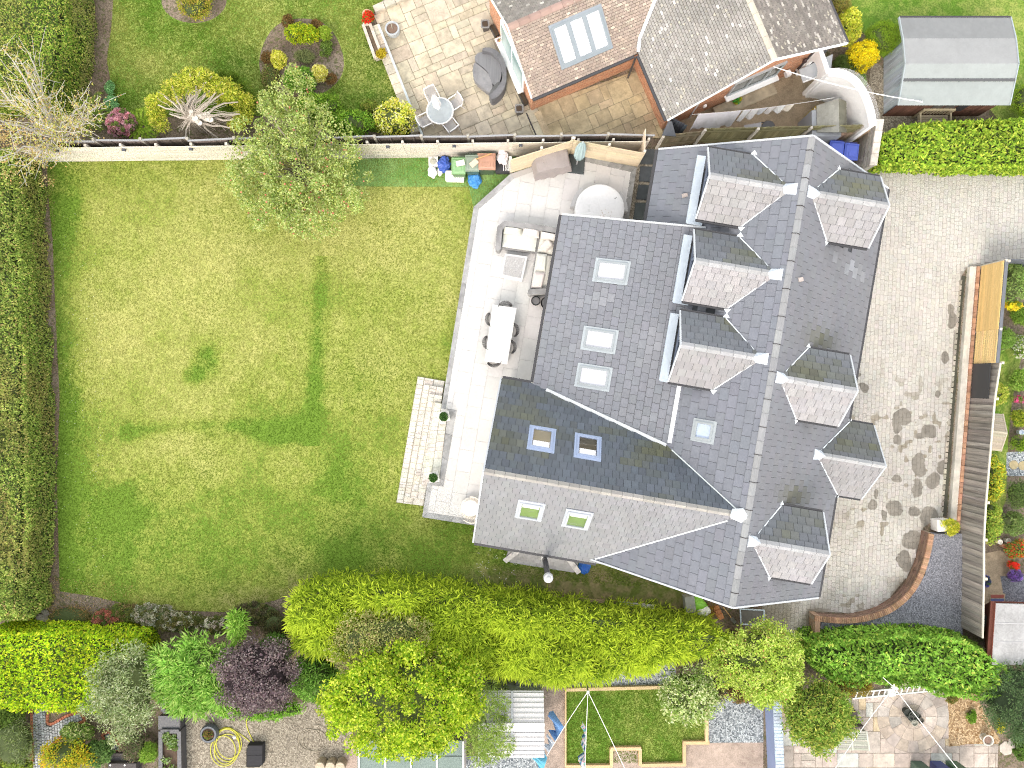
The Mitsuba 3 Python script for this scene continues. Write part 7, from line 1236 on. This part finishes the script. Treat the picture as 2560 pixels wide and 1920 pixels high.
cloth('bedding', 'navy and white patterned bedding on the middle line over the lawn', lp((1461, 1990, 2.0), .36), lp((1461, 1990, 2.0), .80), .8, (.05, .05, .16), 3, (-.16, .05), (.62, .64, .74)); cloth('towel', 'turquoise blue cloth hanging at the bottom edge by the white shed', S(1368, 1895, 1.8), S(1355, 1935, 1.8), .7, (.15, .47, .64), 5, (-.35, .1))
# white sheet-roofed shed
t = thing('white_shed', 'shed with ribbed white sheet roof beside the concrete path', 'shed'); RZ, EZ = 2.45, 2.1; q = {k: S(x, y, z) for k, (x, y, z) in dict(a=(1195, 1726, EZ), b=(1359, 1727, EZ), c=(1361, 1816, RZ), d=(1195, 1816, RZ), e=(1195, 1894, EZ), f=(1361, 1894, EZ)).items()}
part(t, 'wall', hull(*[[x, y, z] for x in (q['a'][0] + .1, q['b'][0] - .08) for y, z in ((q['e'][1] + .1, 0), (q['a'][1] - .1, 0), (q['e'][1] + .1, 2.0), (q['a'][1] - .1, 2.0), (q['c'][1], 2.35))]), (.34, .36, .38), grain=3)
for nm, (p0, p1, p2, p3) in (('up', (q['a'], q['b'], q['c'], q['d'])), ('dn', (q['d'], q['c'], q['f'], q['e']))):
    part(t, 'roof', hexa(np.array([p3, p2, p1, p0]) - [0, 0, .04], np.array([p3, p2, p1, p0])), (.52, .52, .53), 'satin', label='white ribbed roof slope')
    for k in range(7): u = (k + .5) / 7; a, b = p0 + (p3 - p0) * u, p1 + (p2 - p1) * u; part(t, 'rib', beam(a + [0, 0, .02], b + [0, 0, .02], .05, .045), (.46, .46, .47), 'satin')
part(t, 'ridge_cap', beam(q['d'] + [0, 0, .05], q['c'] + [0, 0, .05], .30, .03), (.68, .68, .68), 'satin'); part(t, 'roof_strip', cat(beam(S(1280, 1727, EZ + .06), S(1280, 1816, RZ + .06), .08, .03), beam(S(1280, 1816, RZ + .06), S(1280, 1894, EZ + .06), .08, .03)), (.34, .36, .39), 'satin')
t = thing('lean_to', 'dark ribbed sheet roof behind the white roofed shed', 'shed'); p = [S(1290, 1694, 1.3), S(1352, 1694, 1.3), S(1352, 1727, 1.6), S(1290, 1727, 1.6)]; part(t, 'roof', hexa(np.array(p)[::-1] - [0, 0, .04], np.array(p)[::-1]), (.16, .17, .175), 'satin'); part(t, 'wall', hull(*[np.r_[x[:2], z] for x in p for z in (0, 1.25)]), (.2, .2, .2))
for k in range(9): a, b = p[0] + (p[3] - p[0]) * (k + .5) / 9, p[1] + (p[2] - p[1]) * (k + .5) / 9; part(t, 'rib', beam(a + [0, 0, .02], b + [0, 0, .02], .04, .04), (.19, .2, .205), 'satin')
# glazed lean-to at the bottom
t = thing('glasshouse', 'flat glazed lean-to roof with white bars under the gold tree', 'greenhouse'); gz = 2.2; g0, g1 = S(893, 1852, gz), S(1160, 1990, gz)
part(t, 'roof_panel', hexa(np.array([[g0[0], g1[1], gz - .1], [g1[0], g1[1], gz - .1], [g1[0], g0[1], gz + .0], [g0[0], g0[1], gz + .0]]) - [0, 0, .03], np.array([[g0[0], g1[1], gz - .1], [g1[0], g1[1], gz - .1], [g1[0], g0[1], gz], [g0[0], g0[1], gz]])), (.19, .245, .23), 'rough', label='pale green translucent roofing')
for x in (897, 963, 1027, 1092, 1158): a, b = S(x, 1852, gz + .02), S(x + 3, 1990, gz - .08); part(t, 'glazing_bar', beam([a[0], g0[1], gz + .02], [a[0], g1[1], gz - .08], .07, .05), (.5, .52, .52), 'satin')
part(t, 'cross_bar', beam([g0[0], S(0, 1892, gz)[1], gz - .01], [g1[0], S(0, 1892, gz)[1], gz - .01], .012, .03), (.2, .24, .23)); part(t, 'wall', extrude([(g0[0] + .05, g0[1] - .05), (g1[0] - .05, g0[1] - .05), (g1[0] - .05, g1[1]), (g0[0] + .05, g1[1])], 0, 2.0), (.35, .32, .3))
struct('rear_gravel', sheet(SL([(1160, 1890), (1362, 1885), (1362, 1990), (1160, 1990)]), .013), 0, 'blue_gravel')
# painted block wall
t = thing('painted_wall', 'pale blue painted block wall with ribbed light coping right of the stone chippings', 'wall'); a, b = S(1910, 1720), S(1922, 2000); part(t, 'face', extrude([a[:2], b[:2], b[:2] + [.28, 0], a[:2] + [.28, 0]], 0, 1.02), (.22, .27, .43)); n = 34
for k in range(n): p, q = a + (b - a) * (k + .03) / n, a + (b - a) * (k + .97) / n; part(t, 'coping_block', quadbox([p[:2] + [-.02, 0], q[:2] + [-.02, 0], q[:2] + [.32, 0], p[:2] + [.32, 0]], 1.02, 1.09, .012), tint(rng(620 + k), 1, (.42, .50, .58), .05)[0], grain=3)
# paved patio with the circle
PV = Polygon(SL([(1948, 1735), (2128, 1745), (2368, 1720), (2371, 1866), (2420, 1860), (2495, 1860), (2490, 1990), (1948, 1990)]))
struct('paved_terrace', sheet(PV, .012), (.24, .20, .165), grain=3, label='pinkish paved terrace with a circular pattern at the lower right')
cc_ = S(2282, 1791)[:2]; CIR = Point(cc_).buffer(1.50, 40); r = rng(640)
Q = random_slabs(PV.difference(CIR), 0, .30, r, [(2, 2), (2, 1), (3, 2), (2, 3), (1, 2)], .009); cols = tint(r, len(Q), (.40, .35, .31), .10, .02); alt = r.random(len(Q)); cols[alt < .12] = np.array([.42, .43, .40]); cols[alt > .93] = np.array([.46, .38, .26]); Q = [q for q in Q]
place_tiles('paved_terrace', 'slab', 'slabs', Q, 0, .03, .006, cols, 3)
V = []; C4 = []
for ra, rb, n in ((.05, .50, 6), (.52, 1.00, 12), (1.02, 1.48, 18)):
    for k in range(n):
        a0, a1 = 2 * math.pi * (k + .012 * 6 / n * 3) / n, 2 * math.pi * (k + 1 - .012 * 6 / n * 3) / n; xs = np.linspace(a0, a1, 5); pts_ = [cc_ + rb * np.array([math.cos(x), math.sin(x)]) for x in xs] + [cc_ + ra * np.array([math.cos(x), math.sin(x)]) for x in xs[::-1]]; z = r.random(); part('paved_terrace', 'circle_slab', extrude(pts_, 0, .03), ((.40, .35, .315), (.42, .37, .33), (.395, .365, .335), (.42, .36, .30))[min(3, int(z * 4))] * np.array(.9 + .2 * r.random()), grain=3)
struct('terrace_circle_bed', sheet(CIR, .015), (.36, .315, .28), grain=3)
t = thing('pot_group', 'cluster of black pots and stones at the middle of the paved circle', 'pots')
for i, (x, y, ra) in enumerate(((2268, 1780, .17), (2281, 1788, .2), (2274, 1793, .11), (2284, 1805, .13), (2299, 1799, .12), (2294, 1788, .1))): c = S(x, y, .2); c[2] = .03; part(t, 'pot', lathe([(ra * .75, 0), (ra, .26), (ra * 1.06, .27), (ra * .85, .27), (ra * .8, .2), (.001, .2)], c, 18), ((.05, .055, .05), (.06, .07, .06), (.07, .07, .065), (.30, .30, .26), (.10, .095, .085), (.09, .09, .08))[i], grain=3, smooth=40)
t = thing('wooden_table', 'weathered grey slatted garden table by the drooping green tree', 'table'); q = SL([(2090, 1827), (2168, 1828), (2176, 1877), (2087, 1875)], .7); L3 = lambda u, v: (q[0] * (1 - u) + q[1] * u) * (1 - v) + (q[3] * (1 - u) + q[2] * u) * v
for k in range(9): part(t, 'slat', quadbox([L3(.04, (k + .06) / 9), L3(.96, (k + .06) / 9), L3(.96, (k + .92) / 9), L3(.04, (k + .92) / 9)], .66, .70, .006), tint(rng(660 + k), 1, (.36, .37, .32), .14)[0], grain=1)
for u0, u1 in ((0, .05), (.475, .525), (.95, 1)): part(t, 'cross_rail', quadbox([L3(u0, 0), L3(u1, 0), L3(u1, 1), L3(u0, 1)], .69, .715, .006), (.44, .45, .40), grain=2)
for u, v in ((.05, .08), (.95, .08), (.05, .92), (.95, .92)): part(t, 'leg', box(np.r_[L3(u, v), .02], (.07, .07, .65)), (.3, .3, .26), grain=7)
c = S(2143, 1818, .8); solo('garden_chair', cat(box([c[0], c[1], .4], (.5, .06, .45), 10), box([c[0] - .02, c[1] + .2, .38], (.48, .42, .04), 10), *[box([c[0] + x, c[1] + y, 0], (.04, .04, .4), 10) for x in (-.2, .2) for y in (.02, .38)]), (.10, .085, .08), 'dark chair behind the slatted garden table', 'chair')
t = thing('ladder', 'aluminium ladder lying on edge along the terrace wall', 'ladder'); la, lb = S(2131, 1746, .2), S(2372, 1722, .2); off = np.array([.03, .30, .12]); part(t, 'stile', beam(la, lb, .05, .09), (.70, .71, .71), 'satin'); part(t, 'stile', beam(la + off, lb + off, .05, .09), (.70, .71, .71), 'satin')
for k in range(17): p = la + (lb - la) * (k + .5) / 17; part(t, 'rung', beam(p, p + off, .045, .03), (.66, .67, .67), 'satin')
solo('grey_box', box(S(2218, 1723, .0) + [0, 0, .02], (.28, .3, .35), 8), (.55, .56, .55), 'pale grey box behind the aluminium ladder', 'box', 'satin')
t = thing('line_pole', 'white washing line pole behind the ladder with two long lines', 'pole'); p = S(2235, 1718, 2.2); part(t, 'pole', tube([[p[0], p[1], 0], p], .03, 8), (.6, .6, .58), 'satin'); part(t, 'cross_arm', cat(beam(p - [.12, 0, 0], p + [.12, 0, 0], .03, .03), beam(p - [0, .12, 0], p + [0, .12, 0], .03, .03)), (.8, .8, .79), 'satin')
for e in ((2060, 1966, 2.0), (2425, 1960, 2.0), (2208, 1694, 2.4)): part(t, 'line', tube([p + (S(*e) - p) * u - [0, 0, .12 * 4 * u * (1 - u)] for u in np.linspace(0, 1, 8)], .014, 5), (.80, .79, .77))
for px, col, lab in ((2324, (.06, .12, .09), 'dark green wheelie bin left of the blue one at the bottom edge'), (2374, (.045, .06, .22), 'blue wheelie bin between two green ones at the bottom edge'), (2415, (.07, .15, .085), 'green wheelie bin rightmost at the bottom edge')): wheelie(lab, px, 1950, 0, 178, tuple(np.array(col) * .8), col)
t = thing('stone_urn', 'pale stone urn at the corner of the bark chip bed', 'urn'); c = S(2473, 1853, .4); c[2] = 0; part(t, 'bowl', lathe([(.16, 0), (.13, .1), (.22, .3), (.23, .36), (.18, .36), (.16, .3), (.001, .28)], c, 24), (.50, .48, .43), grain=3, smooth=40); part(t, 'soil', lathe([(.16, .31), (.001, .32)], c, 16), (.22, .15, .12), grain=3)
t = thing('stepping_stones', 'pale stepping slabs leading to the right from the paved terrace', 'paving')
for i, (x, y, ra) in enumerate(((2515, 1870, .30), (2535, 1855, .26), (2555, 1840, .28))): part(t, 'stone', lathe([(ra, 0), (ra, .03), (.001, .032)], S(x, y), 7), (.48, .44, .39), grain=3)
# gravel yard things
t = thing('round_pot', 'dark slate blue round pot with plant on the gravel', 'planter'); c = S(521, 1836, .35); c[2] = 0; part(t, 'pot', lathe([(.28, 0), (.37, .18), (.36, .34), (.33, .38), (.26, .38), (.25, .30)], c, 32), (.085, .10, .125), 'satin', smooth=40); part(t, 'soil', lathe([(.26, .31), (.001, .33)], c, 20), (.10, .07, .05), grain=3); m, cc = clumps(rng(670), on_shell(rng(671), 10, c + [0, 0, .38], (.15, .15, .08)), .08, 24, (.08, .03), [(.1, .18, .03), (.25, .14, .06)]); part(t, 'foliage', m, cc, 'leaf')
t = thing('garden_hose', 'yellow garden hose lying in loops on the gravel', 'hose'); th = np.linspace(0, 2 * math.pi * 4.4, 170); w = meshkit.noise(np.c_[th * .35, th * 0, th * 0], 2); cx, cy = S(566, 1866)[:2]; hp = np.c_[cx + (.42 + .22 * w) * np.cos(th) + .10 * np.sin(th * .33), cy + (.50 + .30 * w) * np.sin(th) + .12 * np.cos(th * .27), .03 + .012 * np.arange(170) / 40]; tail = spline([hp[-1], S(600, 1835, .03), S(640, 1868, .03), S(622, 1830, .03), S(618, 1795, .03), S(640, 1800, .03)], 8); part(t, 'coil', tube(np.vstack([hp, tail]), .017, 5), (.55, .54, .05), 'satin')
th = np.linspace(0, 2 * math.pi * 2.3, 90); w = meshkit.noise(np.c_[th * .4, th * 0, th * 0], 6); solo('hose', tube(np.c_[S(775, 1850)[0] + (.35 + .45 * w) * np.cos(th) + th * .03, S(775, 1850)[1] + (.30 + .4 * w) * np.sin(th), .025 + th * .0015], .012, 5), (.36, .32, .25), 'thin pale brown hose in loose loops on the gravel', 'hose')
t = thing('black_bench', 'black box bench of two lids at the lower gravel edge', 'bench'); 
for k, y in enumerate((1876, 1901)): part(t, 'lid', box(S(637, y, .35) * [1, 1, 0], (.62, .40, .36)), (.035, .036, .04), grain=1)
part(t, 'base', box(S(637, 1889, .0), (.56, .74, .2)), (.03, .03, .03))
t = thing('sprinkler', 'small white sprinkler on the gravel beside the yellow hose', 'sprinkler'); part(t, 'base', lathe([(.07, .0), (.07, .06), (.03, .09), (.001, .1)], S(587, 1841), 12), (.75, .75, .74)); part(t, 'arm', beam(S(584, 1841, .1), S(590, 1841, .1), .02, .02), (.3, .3, .3))
for k, (x, lab) in enumerate(((800, 'left wooden drum stool at the bottom gravel edge'), (826, 'middle wooden drum stool at the bottom gravel edge'), (851, 'right wooden drum stool at the bottom gravel edge'))): t = thing('drum_stool', lab, 'stool', 'drum stools on the gravel'); part(t, 'body', lathe([(.20, 0), (.22, .2), (.2, .42), (.001, .44)], S(x, 1916, .4) * [1, 1, 0], 20), (.38, .32, .23), grain=3, smooth=40); part(t, 'top', lathe([(.19, .44), (.18, .455), (.001, .46)], S(x, 1916, .4) * [1, 1, 0], 20), (.50, .42, .32), grain=1)
DG = (.055, .058, .065)
def raised(label, q, h, soilh, plants, seed):
    t = thing('raised_planter', label, 'planter'); q = SL(q, h); c = q.mean(0)
    for i in range(4): part(t, 'side', beam(np.r_[q[i], h / 2], np.r_[q[(i + 1) % 4], h / 2], .09, h), DG, 'satin', 1); part(t, 'rim', beam(np.r_[q[i], h + .015], np.r_[q[(i + 1) % 4], h + .015], .16, .03 + .003 * i), (.085, .09, .10), 'satin', 1)
    part(t, 'soil', quadbox(q, .02, soilh), (.10, .07, .05), grain=3)
    if plants: m, cc = clumps(rng(seed), np.c_[inside_points(rng(seed), Polygon(q).buffer(-.1), 34), np.full(34, soilh + .08)], .14, 40, (.10, .05), [(.13, .22, .05), (.24, .32, .13), (.09, .15, .03), (.30, .36, .22)]); part(t, 'foliage', m, cc, 'leaf')
raised('black raised planter of bare soil by the gravel yard', [(408, 1735), (446, 1735), (448, 1778), (408, 1778)], .5, .42, False, 680); raised('long black raised planter full of leafy plants at the bottom', [(402, 1828), (448, 1828), (450, 1975), (402, 1975)], .55, .45, True, 681)
solo('black_bench', cat(box(S(430, 1800, .25) * [1, 1, 0], (.85, .52, .45)), box(S(430, 1800, .25) * [1, 1, 0] + [0, 0, .45], (.9, .56, .04))), (.085, .09, .10), 'smooth black seat block between the two raised planters', 'bench', 'satin')
solo('black_fence', beam(S(455, 1780, .25), S(457, 1975, .25), .05, .5), (.05, .052, .06), 'low black board along the left edge of the gravel', 'board', 'satin', 2)
t = thing('deck_steps', 'black decking steps with small white lights at the bottom left', 'steps')
for k, (y0, y1, h) in enumerate(((1884, 1908, .25), (1909, 1960, .45))):
    for j in range(3): a, b = y0 + (y1 - y0) * j / 3, y0 + (y1 - y0) * (j + .94) / 3; part(t, 'deck_board', quadbox(SL([(270, a), (334 + 6 * k, a), (334 + 6 * k, b), (270, b)], h), 0, h, .006), tint(rng(690 + j), 1, (.07, .068, .068), .2)[0], grain=1)
    for x in (276, 312): part(t, 'step_light', lathe([(.035, h + .0), (.035, h + .012), (.001, h + .014)], S(x, y0 + 4, h) * [1, 1, 0], 10), (.85, .85, .85), 'satin')
# cobbled path with brick edging
CP = Polygon(SL([(80, 1740), (140, 1740), (120, 1785), (119, 1808), (130, 1810), (165, 1790), (200, 1778), (215, 1800), (180, 1815), (150, 1845), (115, 1875), (100, 1960), (82, 1960)])).buffer(0).union(Polygon(SL([(256, 1835), (275, 1828), (300, 1860), (304, 1876), (275, 1880), (268, 1865)])))
struct('cobbled_path', sheet(CP, .012), (.08, .08, .08), grain=3, label='curving path of pale grey setts edged with red brick')
Q = fill_rows(CP.buffer(-.05), 4, [.115], [.115, .13, .10], .009, rng(700), .006); V, F = quads_top(Q, 0, .04, .012); pieces('cobbled_path', 'sett', 'setts', V, F, tint(rng(701), len(V), (.42, .44, .46), .16, .02), 3)
for g in CP.geoms if hasattr(CP, 'geoms') else [CP]:
    l = g.exterior; n = int(l.length / .115)
    for k in range(n):
        a, b = np.array(l.interpolate((k + .06) / n, normalized=True).coords[0]), np.array(l.interpolate((k + .94) / n, normalized=True).coords[0]); d = unit(b - a); s = np.array([-d[1], d[0]]) * .055; part('cobbled_path', 'edging_brick', quadbox([a - s, b - s, b + s, a + s], 0, .055, .008), tint(rng(702 + k), 1, (.44, .17, .10), .2)[0], grain=3)
t = thing('rock_pile', 'grey boulders at the lower left lawn corner', 'rocks'); 
for i, (x, y, ra) in enumerate(((104, 1545, .22), (116, 1552, .26), (120, 1538, .18), (92, 1558, .2), (128, 1560, .16), (112, 1530, .14))): part(t, 'rock', ball(S(x, y, .12) + [0, 0, .0], (ra, ra * .75, ra * .6), 3, .35, 2.0, i), tint(rng(710 + i), 1, (.28, .25, .215), .15)[0], grain=3, smooth=True)
solo('white_ornament', ball(S(10, 1862, .5), (.13, .13, .1), 2), (.70, .69, .64), 'pale round lamp among the grasses at the bottom left corner', 'lamp', smooth=True)
# ---- right hand garden
t = thing('garden_store', 'weathered wooden store with slatted pitched lid in the right garden', 'store'); e0, e1, e2 = [S(2475, 1033, .75), S(2507, 1035, .75)], [S(2474, 1078, 1.15), S(2517, 1083, 1.15)], [S(2472, 1125, .75), S(2502, 1128, .75)]
for u, v in ((e0, e1), (e1, e2)):
    for k in range(9): a0, b0 = u[0] + (v[0] - u[0]) * (k + .5) / 9, u[1] + (v[1] - u[1]) * (k + .5) / 9; part(t, 'roof_slat', beam(a0, b0, np.linalg.norm(v[0] - u[0]) / 9 * .9, .02, np.cross(b0 - a0, v[0] - u[0])), tint(rng(720 + k), 1, (.34, .31, .235), .15)[0], grain=1)
    part(t, 'edge_rail', beam(u[1], v[1], .05, .05), (.40, .36, .28), grain=2)
part(t, 'ridge', beam(*e1, .07, .05), (.40, .37, .29), grain=1); part(t, 'box', hull(*[[p[0], p[1], z] for p in (e0[0] + [.05, -.05, 0], e0[1] + [-.05, -.05, 0], e2[0] + [.05, .05, 0], e2[1] + [-.05, .05, 0]) for z in (0, .70)]), (.30, .27, .2), grain=7)
t = thing('red_shed', 'small dark red wooden shed with pale felt roof at the right edge', 'shed'); q = SL([(2489, 1508), (2640, 1512), (2640, 1662), (2478, 1662)], 1.9); qb = SL([(2462, 1512), (2600, 1512), (2600, 1650), (2462, 1618)], 0)
part(t, 'wall', hull(*[np.r_[p, 0] for p in qb], *[np.r_[p * .992, 1.85] for p in q]), (.10, .035, .025), grain=7); part(t, 'roof', quadbox(q, 1.87, 1.93, .01), (.32, .325, .33), grain=3); 
for f_ in (.32, .62): part(t, 'roof_lap', beam(np.r_[q[0] + (q[3] - q[0]) * f_, 1.935], np.r_[q[1] + (q[2] - q[1]) * f_, 1.935], .04, .014), (.36, .365, .37))
part(t, 'window', beam(S(2468, 1540, 1.0), S(2468, 1566, 1.0), .03, .6), (.05, .055, .05), 'gloss'); part(t, 'window_bar', beam(S(2480, 1541, 1.05), S(2480, 1570, 1.05), .04, .06), (.45, .28, .22)); part(t, 'barge_board', beam(np.r_[q[0], 1.86], np.r_[q[3], 1.86], .05, .12), (.15, .05, .035))
t = thing('doormat', 'red and blue striped mat on the slab yard by the red shed', 'mat'); q = SL([(2472, 1484), (2512, 1484), (2510, 1506), (2473, 1506)]); part(t, 'frame', quadbox(q, .014, .035), (.40, .33, .22)); c = q.mean(0); part(t, 'stripe', quadbox(c + (q - c) * [.85, .36] + [0, .08], .036, .045), (.30, .10, .08)); part(t, 'stripe', quadbox(c + (q - c) * [.85, .36] + [0, -.08], .036, .047), (.10, .12, .25))
struct('slate_paving', sheet(SL([(2500, 1440), (2600, 1440), (2600, 1510), (2512, 1510)]), .018), 0, 'slate_chips')
for i, (x, y, lab) in enumerate(((2533, 1162, 'left round yellowish stepping stone in the blue grey chippings'), (2556, 1164, 'right round yellowish stepping stone cut by the photo edge'))): solo('stepping_stone', lathe([(.19, 0), (.19, .04), (.001, .045)], S(x, y), 14), (.44, .37, .22), lab, 'stone', grain=3)
struct('east_chippings', sheet(SL([(2516, 1130), (2600, 1128), (2600, 1190), (2514, 1190)]), .014), 0, 'blue_gravel')
for i, (x, y, ra, col, lab) in enumerate(((2492, 1352, .10, (.66, .64, .60), 'white pot among plants right of the grey fence'), (2502, 1362, .09, (.45, .25, .16), 'terracotta pot among the small pots'), (2512, 1350, .11, (.50, .48, .42), 'beige pot beside the terracotta pot'), (2515, 1382, .12, (.42, .36, .24), 'tan stone ball ornament near the slab yard'), (2540, 1030, .14, (.5, .5, .46), 'round grey bowl planter at the right edge'), (2545, 1080, .11, (.66, .72, .80), 'pale blue ornament left of the clipped dome'), (2488, 795, .11, (.66, .50, .42), 'pale pink ornament by the dark fence cap'))): solo('garden_pot', lathe([(ra * .75, 0), (ra, .2), (ra * 1.05, .22), (ra * .8, .22), (ra * .75, .16), (.001, .16)], S(x, y), 16), col, lab, 'pot', smooth=40)

# fallen leaves and flecks on the ground
def flecks(name, label, poly, n, seed, cols, z=.02, size=.035):
    r = rng(seed); q = inside_points(r, Polygon(SL(poly)), n); P = np.c_[q, np.full(n, z) + .02 * r.random(n)]; D = rand_dirs(r, n) * [1, 1, .2]; m, cc = leafmesh(r, P, D, np.tile([0, 0, 1.0], (n, 1)) + .3 * rand_dirs(r, n), size, size * .7, palette(r, n, cols)); k = numbered(name); labels[k] = {'label': label, 'category': 'leaves', 'kind': 'stuff'}; put(k, m, cc, 'leaf')
flecks('fallen_leaves', 'yellow and brown fallen leaves over the lower left lawn corner', [(120, 1440), (330, 1460), (420, 1530), (330, 1560), (120, 1570)], 900, 800, [(.40, .28, .10), (.30, .19, .08), (.5, .42, .2)])
flecks('fallen_leaves', 'brown leaf litter along the foot of the left hedge', [(112, 405), (135, 405), (150, 1000), (148, 1490), (125, 1490), (130, 1000)], 900, 801, [(.28, .17, .09), (.22, .15, .09), (.38, .3, .18)])
flecks('fallen_leaves', 'white flecks and litter on the dry side strip below the south eaves', [(1190, 1350), (1290, 1380), (1300, 1470), (1190, 1450)], 60, 802, [(.6, .58, .52)], size=.05)
flecks('daisies', 'scattered white daisies along the left side of the lawn', [(150, 520), (260, 560), (260, 1500), (160, 1480)], 160, 803, [(.6, .6, .55)], z=.05, size=.03)
